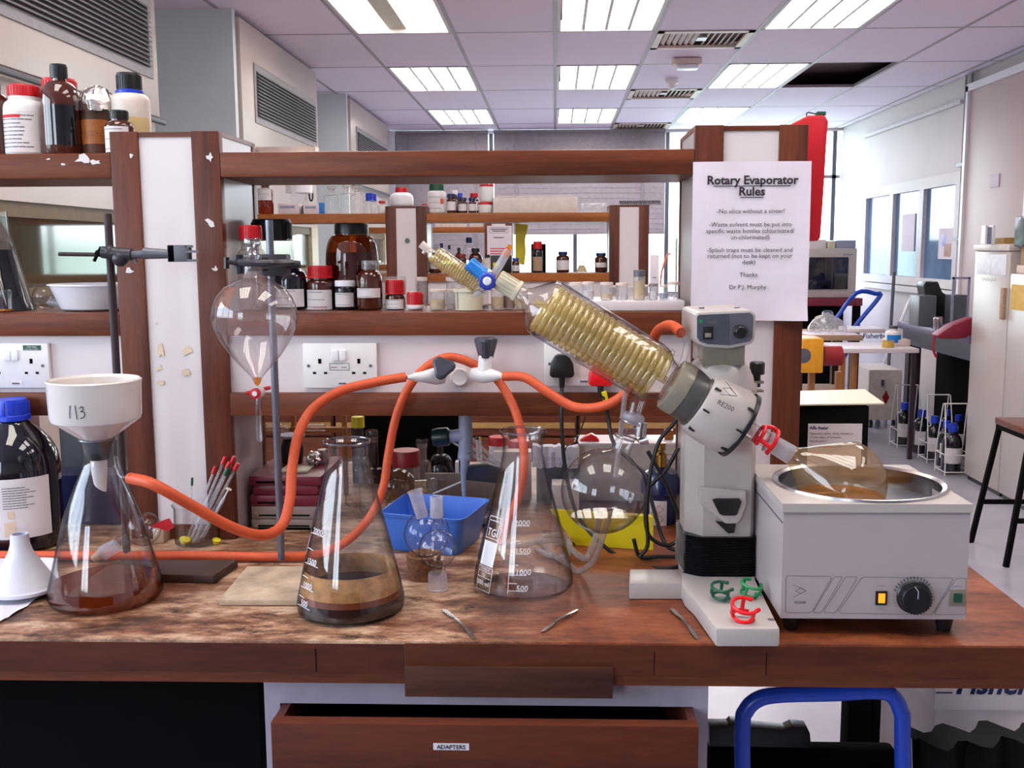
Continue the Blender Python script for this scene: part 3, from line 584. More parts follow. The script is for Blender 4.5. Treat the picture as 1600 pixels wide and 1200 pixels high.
# ---------------------------------------------------------------- bottles on the shelves
def lines_on(parent, ctr, fr, z0, z1, a0, a1, n=4, mat='greypl', fill=.5):
    """unreadable small print: short dark rules on a label"""
    t = bmesh.new(); r = fr((z0 + z1) / 2); h = (z1 - z0)
    for k in range(n):
        y = h * (.12 + .76 * k / max(1, n - 1)); x0 = (a0 + (a1 - a0) * .08) * r; x1 = x0 + (a1 - a0) * r * random.uniform(.5, .84); step = (x1 - x0) / 5
        for q in range(5): rect2(t, x0 + q * step, x0 + q * step + step * .92, y, y + h * .022 + .0002)
    return wrap2(t, 'small_print', mat, parent, ctr, fr, z0, 0, .0009)
def bottle(px, w, top, Y, z, label, cat='bottle', name='reagent_bottle', body='amber', cap='black', hs=.55, hn=.74, rn=.4, hc=.82, rc=.46, lab=None, liq=None, group=None,
           ridged=True, n=28, prints=3, neckring=False, ctop=None, labang=(-1.1, 1.1), bell=0, square=0, lmat='paperlabel'):
    z = z + .0006; p = at(px, top, Y); s = ppm(p); r = w / 2 * s; H = p.z - z; c0 = Vector((p.x, Y, z)); t = thing(name, label, cat, c0, group)
    k = r * .18
    prof = [(0, 0), (r * .86, 0), (r * .97, k * .5), (r, k), (r, H * hs)]
    for q in range(1, 6): a = q / 6; prof.append((r * rn + (r - r * rn) * math.cos(a * math.pi / 2) ** (1.0 if not bell else .7), H * (hs + (hn - hs) * math.sin(a * math.pi / 2))))
    prof += [(r * rn, H * hn), (r * rn, H * (hc + (1 - hc) * .5))]
    prof = [(a, b) for a, b in prof]
    isglass = body in ('glassm', 'glasspink', 'amberclear', 'plasticclear', 'ground')
    if isglass: prof = prof[:-1] + [(r * rn, H * (1 if not cap else hc + .04)), (r * rn * 1.12, H * (1 if not cap else hc + .04))]
    B().lathe(prof, c0, n=n, cap0=False, wall=0).done('body', body, t)
    if cap:
        R_ = r * rc; z0 = H * hc; z1 = H
        b = B().lathe([(R_, z0), (R_, z0 + (z1 - z0) * .85), (R_ * .95, z1), (0, z1)], c0, n=n)
        if ridged and w > 14:
            for q in range(28):
                a = q * math.tau / 28; b.box(-.0012 - R_ * .012, .0012 + R_ * .012, -.001, R_ * .035, z0 + (z1 - z0) * .08, z0 + (z1 - z0) * .85, 0, Matrix.Translation(c0) @ Matrix.Rotation(a, 4, 'Z') @ Matrix.Translation((0, R_, 0)))
        b.done('cap', cap, t)
        if neckring: B().lathe([(R_ * 1.02, z0 - H * .045), (R_ * 1.14, z0 - H * .04), (R_ * 1.14, z0 - H * .01), (R_ * 1.02, z0)], c0, n=n).done('tamper_ring', cap if neckring is True else neckring, t)
    fr = interp(prof)
    if lab:
        la, lb_ = lab; l = patch('paper_label', lmat, t, c0, lambda zz: r, z + H * la, z + H * lb_, labang[0], labang[1])
        if prints and w > 20: lines_on(l, c0, lambda zz: r, z + H * la, z + H * lb_, labang[0], labang[1], prints)
    if liq:
        lv, lm = liq; rr = r * .955; pr = [(0, .003), (rr * .9, .003), (rr, k), (rr, H * min(lv, hs))]
        if lv > hs: pr += [(max(rn * r * .9, fr(H * lv) * .94), H * lv)]
        pr += [(0, pr[-1][1])]; B().lathe(pr, c0, n=n).done('contents', lm, t)
    return t, c0, r, H
G = 'bottles on top of the left shelf'
Yt = YP + .09
# far left top shelf
tj, cj, rj, Hj = bottle(36, 62, 134, Yt, ZT1, 'white plastic jar with red cap, pink striped label, far left top shelf', name='plastic_jar', cat='jar', body='whitep', cap='red', hs=.66, hn=.78, rn=.72, hc=.84, rc=.73, lab=(.05, .62), group=G, prints=9)
patch('pink_band', 'redink', tj, cj, lambda z: rj + .0008, ZT1 + Hj * .535, ZT1 + Hj * .575, -1.0, .25)
tt, c0, r, H = bottle(91, 60, 101, Yt + .0, ZT1, 'tall brown glass winchester bottle with ribbed black cap, top shelf', body='amber', cap='black', hs=.60, hn=.82, rn=.34, hc=.85, rc=.42, group=G)
patch('ribbed_panel', 'blackglass', tt, c0, lambda z: r, ZT1 + H * .12, ZT1 + H * .55, -.5, 1.25)
bottle(92, 52, 124, Yt + .07, ZT1, 'jar with pink-red cap hidden behind the brown winchester bottle', name='plastic_jar', cat='jar', body='whitep', cap='red', hs=.62, hn=.75, rn=.8, hc=.80, rc=.96, group=G)
bottle(-12, 44, 128, Yt, ZT1, 'brown bottle cut by the left picture edge, top shelf', body='amber', cap='black', hs=.7, hn=.85, rn=.5, hc=.9, rc=.5, group=G)
# foil covered can
p = at(151, 136, Yt + .02); s = ppm(p); c0 = Vector((p.x, Yt + .02, ZT1)); tt = thing('foil_covered_jar', 'brown wrapped jar topped with crumpled aluminium foil, top shelf', 'jar', c0, G); H = p.z - ZT1; r = 26 * s
B().lathe([(0, 0), (r, 0), (r, H * .74), (0, H * .74)], c0, n=26).done('body', 'patch', tt); patch('tape_band', 'orangewood', tt, c0, lambda z: r, ZT1 + H * .18, ZT1 + H * .52, -1.3, .9)
b = B().lathe([(r * 1.03, H * .66), (r * 1.05, H * .78), (r * .95, H * .88), (r * .7, H * .96), (r * .3, H), (0, H * 1.01)], c0, n=36)
for v in b.b.verts: v.co += Vector((random.uniform(-1, 1), random.uniform(-1, 1), random.uniform(-1, 1))) * .0035
b.done('foil_cover', 'foil', tt, ang=5)
tt, c0, r, H = bottle(201, 60, 115, Yt + .03, ZT1, 'cloudy plastic bottle with black cap over blue collar beside left post', name='plastic_bottle', body='frost', cap='black', hs=.66, hn=.76, rn=.58, hc=.80, rc=.62, group=G, neckring='blue')
patch('contents', 'powder', tt, c0, lambda z: r, ZT1 + H * .02, ZT1 + H * .47, -.2, 1.45)
bottle(185.5, 44, 173, Yt - .035, ZT1, 'small brown bottle with black cap and white label beside left post', body='amber', cap='black', hs=.62, hn=.76, rn=.6, hc=.80, rc=.64, lab=(.04, .62), group=G, labang=(-1.3, 1.0))

# left bay, middle shelf
def conical(name, label, cat, bx, by, z, Y, outline, wall=.0018, mat='glassm', n=48, group=None):
    """outline: (half width px, py) pairs from base to rim, at the depth of its axis"""
    z += .0006; c0 = at(bx, by, Y); c0.z = z; t = thing(name, label, cat, c0, group); prof = [(0, 0)]
    for hw, py in outline: p = at(bx, py, Y); prof.append((hw * ppm(p), p.z - z))
    prof = [(r, max(zz, 0)) for r, zz in prof]
    return t, c0, prof
Ym = YP + .10
t, c0, pr = conical('conical_flask', 'conical flask full of dark navy liquid, at left picture edge', 'flask', -16, 487, ZM1, Ym, [(60, 489), (66, 484), (62, 474), (45, 401), (36, 362), (35, 330)])
B().lathe(pr, c0, n=40, cap1=False).done('glass_wall', 'glassm', t); q = [(0, .002)] + [(r * .96, z) for r, z in pr[1:5]]; q[-1] = (interp(pr)(.118) * .96, .118); q.append((0, .118)); B().lathe(q, c0, n=40).done('contents', 'navyliq', t)
g = glyphs([('800', 0, .046, .008, 'LEFT'), ('1000', 0, .082, .008, 'LEFT')]); rect2(g, -.002, .02, .040, .041); rect2(g, -.002, .02, .076, .077)
wrap2(g, 'graduations', 'gauze', t, c0, lambda z: interp(pr)(z - c0.z), c0.z, .12)
c0 = at(73, 486, Ym); c0.z = ZM1 + .0006; t = thing('bulb_adapter', 'small clear glass bulb lying on shelf beside the white bowl', 'glassware', c0); r = 20 * ppm(c0)
B().ball(c0 + Vector((0, 0, r)), r).done('bulb', 'glassm', t); B().cyl(c0 + Vector((r * .3, -.0, r * .6)), c0 + Vector((r * 1.35, -.006, .012)), .0075, .009).done('joint', 'ground', t)
c0 = at(152, 486, Ym + .01); c0.z = ZM1 + .0006; s = ppm(c0); t = thing('plastic_bowl', 'white round plastic bowl on the left middle shelf', 'bowl', c0); Hb = 40 * s
B().lathe([(0, 0), (48 * s, 0), (52 * s, .003), (60 * s, Hb * .55), (66 * s, Hb * .93), (70 * s, Hb * .95), (70 * s, Hb), (65 * s, Hb), (58 * s, Hb * .5), (50 * s, .006), (0, .006)], c0, n=40).done('bowl_wall', 'whitebright', t)
c0 = at(20, 487, YP + .045); c0.z = ZM1 + .0006; s = ppm(c0)
t, c0, r, H = bottle(8, 20, 452, YP + .035, ZM1, 'small clear vial with amber liquid before the dark flask', name='sample_vial', cat='vial', body='glassm', cap=None, hs=.8, hn=.9, rn=.9, hc=.95, liq=(.12, 'orangeliq'))

# main bay, middle shelf (left to right)
G = 'reagent bottles on the middle shelf'
K = dict(group=G)
bottle(391, 44, 352, YP + .045, ZM1, 'jar with bright red cap behind the separating funnel stopper', name='plastic_jar', cat='jar', body='glasspink', cap='red', hs=.62, hn=.72, rn=.7, hc=.83, rc=.78, **K)
bottle(424, 66, 343, Ym + .065, ZM1, 'wide clear jar with broad black lid behind the stand rod', name='glass_jar', cat='jar', body='glasspink', cap='black', hs=.72, hn=.80, rn=.85, hc=.76, rc=.92, **K)
bottle(453, 52, 407, Ym, ZM1, 'dark bottle with open glass neck and long white label beside red capped jar', body='blackglass', cap='rod', hs=.58, hn=.84, rn=.50, hc=.90, rc=.62, lab=(.06, .42), ridged=False, **K)
tt, c0, r, H = bottle(500, 43, 415, Ym, ZM1, 'brown jar, pink-red cap, white label with small red hazard diamonds', cat='jar', body='amber', cap='red', hs=.56, hn=.68, rn=.74, hc=.76, rc=.86, lab=(.0, .45), neckring=True, **K)
g = bmesh.new()
for k in range(4): x = -.010 + k * .0075; stroke2(g, [(x - .003, 0), (x, .003), (x + .003, 0), (x, -.003), (x - .003, 0)], .0005)
wrap2(g, 'hazard_marks', 'redink', tt, c0, lambda z: r, c0.z + H * .05, .1, .001)
bottle(539, 32, 438, Ym - .01, ZM1, 'small dark bottle with white cap and white label', body='blackglass', cap='whitebright', hs=.66, hn=.78, rn=.88, hc=.80, rc=1.0, lab=(.1, .58), ridged=False, prints=2, **K)
bottle(549, 83, 349, Ym + .05, ZM1, 'large round-shouldered amber jar with black lid, biggest on the middle shelf', name='amber_jar', cat='jar', body='amberclear', cap='black', hs=.52, hn=.86, rn=.60, hc=.87, rc=.64, liq=(.66, 'caramel'), ridged=False, bell=1, **K)
bottle(576.5, 40, 407, Ym - .02, ZM1, 'dark liquid bottle sealed with clear film, white label', body='amber', cap='plasticclear', hs=.55, hn=.80, rn=.56, hc=.82, rc=.6, lab=(.25, .44), ridged=False, prints=2, **K)
bottle(617, 31, 437, Ym - .01, ZM1, 'small brown bottle with tall red cap, taller of two red-capped bottles', body='amber', cap='red', hs=.42, hn=.50, rn=.8, hc=.56, rc=.94, lab=(.02, .34), neckring=True, **K)
bottle(648.5, 26, 456, Ym - .02, ZM1, 'squat bottle with red screw cap, shorter of two red-capped bottles', body='paperlabel', cap='red', hs=.22, hn=.26, rn=.9, hc=.28, rc=.97, **K)
# clear vials and tubs behind the small condenser
def vial(px, w, top, Y, z, label, capm='pink', liq=None, hc=.88, group='sample vials on the middle shelf', base=0, mat='plasticclear', rc=1.05, name='sample_vial'):
    z = z + .0006; p = at(px, top, Y); s = ppm(p); r = w / 2 * s; H = p.z - z; c0 = Vector((p.x, Y, z)); t = thing(name, label, 'vial', c0, group)
    B().lathe([(0, 0), (r * .95, 0), (r, .002), (r, H * (hc if capm else 1))], c0, n=20, cap1=False).done('glass_wall', mat, t)
    if capm: B().lathe([(r * rc, H * hc), (r * rc, H * .985), (r * rc * .96, H), (0, H)], c0, n=20).done('cap', capm, t)
    if liq: B().lathe([(0, .002), (r * .93, .002), (r * .93, H * liq[0]), (0, H * liq[0])], c0, n=20).done('contents', liq[1], t)
    return t
for a in ((612, 44, 432, .05, 'tall clear plastic beaker behind the red capped bottle', None, None), (658, 18, 433, .05, 'tall narrow clear vial behind the squat red cap', 'pink', None), (683, 24, 452, .0, 'clear vial holding yellow powder', 'pink', (.5, 'powder')),
          (702, 17, 452, .02, 'grey tinted vial between powder vials', 'pink', None), (712, 30, 433, .07, 'clear vial with black scrawl behind the cream tub', 'pink', None), (757, 12, 447, .0, 'slim vial with dark sediment beside cream tub', 'pink', (.2, 'greypl')),
          (777, 20, 448, .01, 'clear vial of beige powder, right of the cream tub', 'pink', (.55, 'powder')), (795, 18, 449, .03, 'beige vial near the white screw cap', 'pink', (.6, 'card')), (815, 20, 452, .02, 'clear capped vial behind condenser shoulder', 'pink', (.5, 'powder'))):
    vial(a[0], a[1], a[2], Ym - .03 + a[3], ZM1, a[4], a[5], a[6])
c0 = at(733, 486, Ym - .04); c0.z = ZM1 + .0006; s = ppm(c0); t = thing('cream_tub', 'cream ribbed-rim plastic tub with black handwriting, under the small condenser', 'tub', c0); H = 33 * s
B().lathe([(0, 0), (21 * s, 0), (22.5 * s, H * .84), (24.5 * s, H * .86), (24.5 * s, H), (22 * s, H), (20 * s, .003), (0, .003)], c0, n=32).done('tub_wall', 'cream', t)
g = bmesh.new(); x = 0
for k in range(6): stroke2(g, [(0, k * .0055), (.0022, k * .0055 + .002), (.0004, k * .0055 + .004)], .0011)
wrap2(g, 'handwriting', 'ink', t, c0, lambda z: 22 * s, c0.z + .004, -.85, .001)
# white slab with vials on it
a_, b_ = at(862, 486, YP + .04), at(1068, 470, YP + .04)
wb_ = tag(B().box(a_.x, b_.x, YP + .02, YP + .20, ZM1, b_.z + .001, .002).done('polystyrene_slab', 'white'), 'long white slab on the middle shelf carrying the vials', 'slab'); ZS = b_.z + .001
for a in ((903, 26, 441, .04, 'wide low capped vial, leftmost on the white slab', 'pink', None, .8), (919, 18, 440, 0, 'vial with printed white label on the slab', 'pink', (.5, 'paperlabel'), .85), (948, 19, 441, 0, 'vial with pale grains on the slab', 'pink', (.35, 'powder'), .85), (972, 19, 442, 0, 'clear watery vial on the slab', 'pink', (.2, 'water'), .85), (960, 14, 446, .06, 'short vial behind the pale grains', 'pink', None, .85), (985, 12, 448, .05, 'small vial behind tall grey cap', 'pink', None, .85),
          (1012, 10, 445, .03, 'narrow vial right of the grey capped one', 'pink', None, .85), (1021, 14, 443, 0, 'vial with grey brown cap and white slip', 'greycase', (.5, 'whitep'), .82), (1037, 12, 445, 0, 'vial with crumpled blue label', 'pink', (.45, 'lgrey'), .84), (1052, 18, 440, 0, 'rightmost tall clear tube vial on the slab', 'pink', None, .82)):
    vial(a[0], a[1], a[2], YP + .055 + a[3], ZS, a[4], a[5], a[6], a[7], 'vials on the white slab')
vial(999, 18, 422, YP + .05, ZS, 'tallest vial on the slab, grey cap and cream contents', 'greypl', (.62, 'powder'), .78, 'vials on the white slab', rc=1.0)

# second unit, top shelf
Z2 = ZT1; Y2 = s2 + .09; G = 'bottles on top of the second shelf unit'
tt, c0, r, H = bottle(414, 24, 283, Y2, Z2, 'amber bottle with white and orange label, left end of second unit', body='amberclear', cap='black', hs=.68, hn=.80, rn=.5, hc=.86, rc=.6, lab=(.42, .78), liq=(.4, 'orangeliq'), group=G)
def tissue_box(px0, px1, top, Y, z, lab, tilt=0):
    a, b = at(px0, top, Y), at(px1, top, Y); t = thing('tissue_box', lab, 'box', ((a.x + b.x) / 2, Y + .05, z)); M = Matrix.Translation(((a.x + b.x) / 2, Y + .05, z)) @ Matrix.Rotation(tilt, 4, 'Z'); w = (b.x - a.x) / 2
    B().box(-w, w, -.05, .05, 0, a.z - z, .002, M).done('carton', 'white', t); B().box(-w * .8, w * .6, -.0515, -.050, (a.z - z) * .55, (a.z - z) * .8, 0, M).done('printed_band', 'lgrey', t); return t, M, w, a.z - z
t, M, w, h = tissue_box(434, 467, 318, Y2, Z2, 'white tissue carton with tissue pulled out, second unit')
B().prism([(-.03, 0), (.03, 0), (.045, .05), (.02, .04), (-.02, .065), (-.035, .03)], M @ Matrix.Translation((.03, 0, h)) @ Matrix.Rotation(R(90), 4, 'X'), .003).done('tissue', 'tissue', t)
t, M, w, h = tissue_box(470, 494, 319, Y2, Z2, 'white carton with blue side, right of the tissue carton', .25)
B().box(w, w + .03, -.04, .04, 0, h * 1.15, .002, M).done('blue_flap', 'tapblue', t)
for k, (px, w, top, lb_) in enumerate(((518, 25, 290, 'square clear stoppered bottle, left of three on second unit'), (541, 21, 287, 'round clear stoppered bottle, middle of three on second unit'), (558, 20, 288, 'clear stoppered bottle, right of three on second unit'))):
    t, c0, r, H = bottle(px, w, top + 6, Y2 + (.0, .05, 0)[k], Z2, lb_, name='stoppered_bottle', body='glassm', cap=None, hs=.66, hn=.78, rn=.42, hc=1, group=G, n=20)
    B().lathe([(r * .28, H * .85), (r * .38, H), (r * .6, H * 1.03), (r * .6, H * 1.12), (0, H * 1.14)], c0, n=16).done('stopper', 'glasspink', t)
for a in ((577, 16, 302, 0, 'clear bottle with blue cap on second unit', 'glassm', 'blue', .7, .62), (584, 12, 303, .05, 'second blue-capped clear bottle, slightly behind', 'glassm', 'blue', .7, .62), (597, 13, 314, 0, 'small white jar, red cap, beside second unit post', 'whitep', 'red', .8, .8)):
    bottle(a[0], a[1], a[2], Y2 + a[3], Z2, a[4], body=a[5], cap=a[6], hs=.6, hn=.7, rn=.5, hc=a[8], rc=a[7], group=G)
ZP2 = EYE.z + .213
bottle(627, 37, 293, Y2, ZP2, 'white plastic jar with red cap on the second unit post', name='plastic_jar', cat='jar', body='whitebright', cap='red', hs=.45, hn=.74, rn=.42, hc=.72, rc=.5, group=G)
bottle(663, 8, 319, Y2, ZP2, 'small red cap peeping over the second unit post', name='plastic_jar', cat='jar', body='whitep', cap='red', hs=.3, hn=.4, rn=.8, hc=.4, rc=1, group=G, ridged=False)
t, c0, r, H = bottle(682, 29, 288, Y2, Z2, 'white jar with green cap and orange hazard label', name='plastic_jar', cat='jar', body='whitep', cap='dgreen', hs=.7, hn=.76, rn=.7, hc=.78, rc=.76, lab=(.1, .6), group=G); patch('hazard_label', 'orange', t, c0, lambda z: r + .001, Z2 + H * .32, Z2 + H * .5, .5, .9)
for a in ((705, 15, 303, 0, 'small brown bottle with dark blue cap and white label', 'navy'), (711, 9, 297, .06, 'small white-capped bottle behind the brown ones', 'whitep'), (719, 9, 302, .06, 'little bottle with bright blue cap behind', 'blue'), (723, 14, 309, 0, 'brown bottle with blue cap, shortest of the three', 'navy'), (738, 13, 309, 0, 'brown bottle with blue cap beside the white tubs', 'navy'), (741, 15, 302, .07, 'brown jar with red cap behind the blue caps', 'red')):
    bottle(a[0], a[1], a[2], Y2 + a[3], Z2, a[4], body='amber', cap=a[5], hs=.66, hn=.74, rn=.7, hc=.8, rc=.85, lab=(.15, .6), group=G, prints=0)
t, c0, r, H = bottle(758.5, 22, 316, Y2, Z2, 'lower white tub with red lid stacked beneath another', name='white_tub', cat='tub', body='whitep', cap='red', hs=.7, hn=.75, rn=.96, hc=.78, rc=1.02, group=G, ridged=False)
bottle(760.5, 22, 288, Y2, c0.z + H, 'upper white tub with red lid, on top of the stack', name='white_tub', cat='tub', body='whitep', cap='red', hs=.8, hn=.84, rn=.96, hc=.87, rc=1.02, group=G, ridged=False)
a, b = at(771, 309, Y2), at(902, 331, Y2); t = thing('long_carton', 'long white cardboard carton on the second unit top shelf', 'box', ((a.x + b.x) / 2, Y2, Z2))
B().box(a.x, b.x, Y2 - .04, Y2 + .06, Z2, a.z, .004).done('carton', 'frost', t); B().box(a.x + .02, b.x - .02, Y2 - .038, Y2 + .058, a.z, a.z + .006, .002).done('lid', 'frost', t)
a, b = at(908, 318, Y2), at(946, 331, Y2); tag(B().box(a.x, b.x, Y2 - .02, Y2 + .06, Z2 + .001, a.z, .003).done('plastic_tray', 'plasticclear'), 'small clear plastic tray right of the long carton', 'tray')
sp = B(); zc = ZP2 + .012; a = at(968, 316, s2 + .05).x; b = at(1033, 316, s2 + .05).x; pts = []
for k in range(26 * 8): q = k / 8 * math.tau; pts.append((a + (b - a) * k / 208, s2 + .05 + .011 * math.cos(q), zc + .011 * math.sin(q)))
tag(sp.tube(pts, .0018, 5).done('spring_coil', 'iron'), 'dark wire coil lying across the right post of second unit', 'coil')
q0, q1 = at(1015, 398, YF - .05), at(1029, 443, YF - .05); tg = thing('sill_meter', 'white upright meter box standing on the far window sill', 'meter', ((q0.x + q1.x) / 2, YF - .04, .971))
B().box(q0.x, q1.x, YF - .10, YF + .0, .971, q0.z, .006).done('case', 'white', tg); B().box(q0.x + .03, q1.x - .03, YF - .103, YF - .10, (q0.z * .2 + q1.z * .8), q1.z + .07, .001).done('dark_button', 'black', tg)
q = at(1050, 420, YF - .05); tg = thing('sill_stand', 'dark rod stand with glass and orange tubing on the far window sill', 'stand', (q.x, YF - .04, .971))
B().box(q.x - .05, q.x + .07, YF - .10, YF + .0, .971, .985, .003).done('base_plate', 'iron', tg); B().cyl((q.x + .045, YF - .05, .985), (q.x + .045, YF - .05, at(1056, 372, YF - .05).z), .008, n=8).done('rod', 'iron', tg)
B().cyl((q.x, YF - .06, 1.0), (q.x, YF - .06, at(1050, 395, YF).z), .035, .02, 14).done('glass_column', 'plasticclear', tg); B().tube(spline([at(1032, 445, YF - .07), at(1034, 425, YF - .07), at(1042, 400, YF - .07), at(1048, 396, YF - .07)], 5), .010, 8).done('orange_tube', 'orange', tg)
# second unit, middle shelf
G = 'bottles on the middle shelf of the second unit'; Yk = s2 + .1
for a in ((680, 20, 395, 0, 'brown bottle behind the small condenser', 'amber', 'black', .6, .5, .5, (.2, .5)), (690, 11, 380, .05, 'clear bottle with navy cap near second unit post', 'glassm', 'navy', .5, .4, .5, None), (702, 11, 383, .05, 'clear bottle, small dark stopper', 'glassm', 'black', .5, .35, .4, None), (717, 14, 387, .0, 'brown flask-like bottle with black stopper', 'amber', 'black', .45, .35, .4, None),
          (721, 16, 397, -.03, 'brown jar with dark red cap behind the condenser', 'amber', 'dred', .7, .8, .85, (.1, .5)), (733, 22, 371, .05, 'clear glass bottle with blue cap, tallest behind the condenser', 'glassm', 'navy', .42, .35, .42, None), (743, 22, 388, .0, 'black-capped brown bottle behind the bright blue screw cap', 'amber', 'black', .5, .45, .55, (.1, .4)), (762, 20, 398, .0, 'white plastic bottle with small dark cap', 'frost', 'black', .65, .3, .35, None),
          (806, 12, 403, -.02, 'small brown bottle with blue cap beside the black box', 'amber', 'blue', .62, .7, .8, (.1, .5)), (819, 12, 408, 0, 'small clear glass bottle beside blue-capped one', 'glassm', None, .6, .4, .5, None),
          (879.5, 21, 393, 0, 'brown bottle with white label before the bright window', 'amber', 'navy', .68, .6, .66, (.12, .58)), (939, 19, 395, 0, 'brown bottle with blue cap and pale label by right post', 'amber', 'navy', .66, .7, .8, (.25, .5))):
    bottle(a[0], a[1], a[2], Yk + a[3], ZM1, a[4], body=a[5], cap=a[6], hs=a[7], hn=.8, rn=a[8], hc=.84, rc=a[9], lab=a[10], group=G, prints=0, n=20)
t, c0, r, H = bottle(840, 16, 377, Yk, ZM1, 'tall dark bottle with pink-red cap and torn kraft label', body='blackglass', cap='red', hs=.62, hn=.74, rn=.7, hc=.76, rc=.84, lab=(.05, .5), group=G, prints=0, lmat='card')
a, b = at(830, 381, Yk + .06), at(853, 428, Yk + .06); tag(B().box(a.x, b.x, Yk + .03, Yk + .09, ZM1, a.z, .003).done('dark_carton', 'matblack'), 'dark carton standing behind the kraft labelled bottle', 'box')
c0 = at(909, 427, Yk); c0.z = ZM1 + .0006; s = ppm(c0); t = thing('volumetric_flask', 'slender clear conical volumetric flask in front of the window', 'flask', c0, G)
B().lathe([(0, 0), (9 * s, 0), (9.5 * s, 2 * s), (4 * s, 12 * s), (1.6 * s, 16 * s), (1.5 * s, 48 * s), (3 * s, 50 * s)], c0, n=18, cap1=False).done('glass_wall', 'glassm', t); B().lathe([(0, .5 * s), (8.6 * s, .6 * s), (3.8 * s, 11 * s), (0, 11 * s)], c0, n=18).done('contents', 'powder', t)
a, b = at(767, 400, Yk + .0), at(800, 428, Yk); t = thing('display_box', 'black instrument box with small green screen, leaning on second shelf', 'instrument', ((a.x + b.x) / 2, Yk, ZM1)); zt_ = at(780, 399, Yk).z
B().box(a.x, b.x, Yk - .03, Yk + .05, ZM1, zt_, .004).done('case', 'black', t); B().box(a.x + .012, a.x + .05, Yk - .032, Yk - .03, zt_ - .06, zt_ - .035).done('screen', 'yellow', t)
a = at(805, 350, s2 + .16); b = at(817, 405, s2 + .16)
t = thing('yellow_glove_strip', 'hanging yellow plastic cloth beside the far notice', 'cloth', ((a.x + b.x) / 2, s2 + .17, b.z))
B().prism([(0, 0), (.045, -.01), (.052, .05), (.05, .12), (.066, .19), (.0, .2)], frame((a.x, s2 + .17, b.z - .02), (0, -1, 0), Vector((1, 0, 0))), .004).done('cloth', 'yellow', t)
# third unit notice
a, b = at(761, 353, s3 - .01), at(800, 425, s3 - .01); t = thing('far_notice', 'white framed notice with red lower lines on the farthest shelf post', 'notice', ((a.x + b.x) / 2, s3 - .01, b.z))
B().box(a.x, b.x, s3 - .012, s3 - .0003, b.z, a.z).done('sheet', 'paper', t); w = b.x - a.x; h = a.z - b.z
g = bmesh.new(); outline2(g, w * .1, w * .86, h * .84, h * .97, .002)
for k in range(3): rect2(g, w * (.15 + .06 * k), w * (.82 - .07 * k), h * (.92 - .04 * (k > 0) - .14 * (k > 1)), h * (.92 - .04 * (k > 0) - .14 * (k > 1)) + .006)
place2(g, 'printed_lines', 'ink', t, (a.x, s3 - .0125, b.z)); g = bmesh.new()
for k in range(6): rect2(g, w * .12, w * (.9 - .06 * (k % 3)), h * (.50 - .055 * k), h * (.50 - .055 * k) + .007)
place2(g, 'red_lines', 'redink', t, (a.x, s3 - .0125, b.z))
for a in ((705, 347), (735, 346)): pass
for k, (px, w) in enumerate(((692, 22), (715, 26), (745, 20))):
    a = at(px - w / 2, 347, s3 + .1); b = at(px + w / 2, 347, s3 + .1); tag(B().box(a.x, b.x, s3 + .06, s3 + .16, ZT1, ZT1 + .05 + .01 * k, .003).done('small_carton', 'frost'), 'pale carton on top of the farthest shelf, %s' % ['leftmost', 'middle one', 'rightmost, tallest'][k], 'box', 'cartons on the farthest shelf')
# paper towel roll and clutter by the second hood seen above shelf 2
c0 = at(467, 285, 5.9); t = thing('paper_roll', 'white paper towel roll by the second fume hood', 'paper roll', c0 + Vector((0, 0, -.13)))
B().cyl(c0 + Vector((0, 0, -.06)), c0 + Vector((0, 0, .16)), .075, n=24).done('roll', 'whitebright', t); B().box(XH, c0.x + .1, c0.y + .0, c0.y + .09, c0.z + .1, c0.z + .2).done('holder', 'pink', t)
t = thing('scissors', 'scissor handle ring hanging near the paper roll', 'scissors', atx(486, 305, XH + .006)); cc = atx(486, 305, XH + .006)
B().tube([cc + Vector((.012 * math.cos(q / 16 * math.tau), 0, .04 * math.sin(q / 16 * math.tau))) for q in range(17)], .006, 6).done('handle_ring', 'black', t)
# ---------------------------------------------------------------- things on the bench
BZ = BT + .0008
def base_at(px, py): p = on(px, py, BT); p.z = BZ; return p
# retort stand with worn pale base plate
def plate(name, mat, parent, corners, h, bev=.003, z=None):
    z = BZ if z is None else z; P = [on(x, y, z + h) for x, y in corners]; c0 = sum((q for q in P), Vector()) / len(P); c0.z = z
    poly = [(q.x - c0.x, q.y - c0.y) for q in P]; return B().prism(poly, Matrix.Translation(c0), h, bev).done(name, mat, parent)
rb = base_at(440, 884)
st = thing('retort_stand', 'tall grey steel rod stand on a pale worn base plate', 'stand', rb)
plate('base_plate', pbr('worn_cream', c(190, 168, 142), .7, var=.3, scale=22, bmp=.4), st, ((341, 937), (386, 884), (486, 884), (472, 937)), .010)
ztop = at(415, 344, rb.y).z; B().cyl((rb.x, rb.y, BZ + .01), (rb.x, rb.y, ztop), .0063, n=20).done('rod', 'rod', st)
sb = base_at(199, 877)
st2 = thing('retort_stand', 'dark rusty rod stand with a dark wooden board base, left of the tall grey one', 'stand', sb)
plate('base_plate', 'darkwood', st2, ((160, 895), (190, 874), (372, 874), (334, 899)), .014, .002)
zt2 = at(176, 334, sb.y).z; B().cyl((sb.x, sb.y, BZ + .014), (sb.x, sb.y, zt2), .0066, n=20).done('rod', 'darkrod', st2)
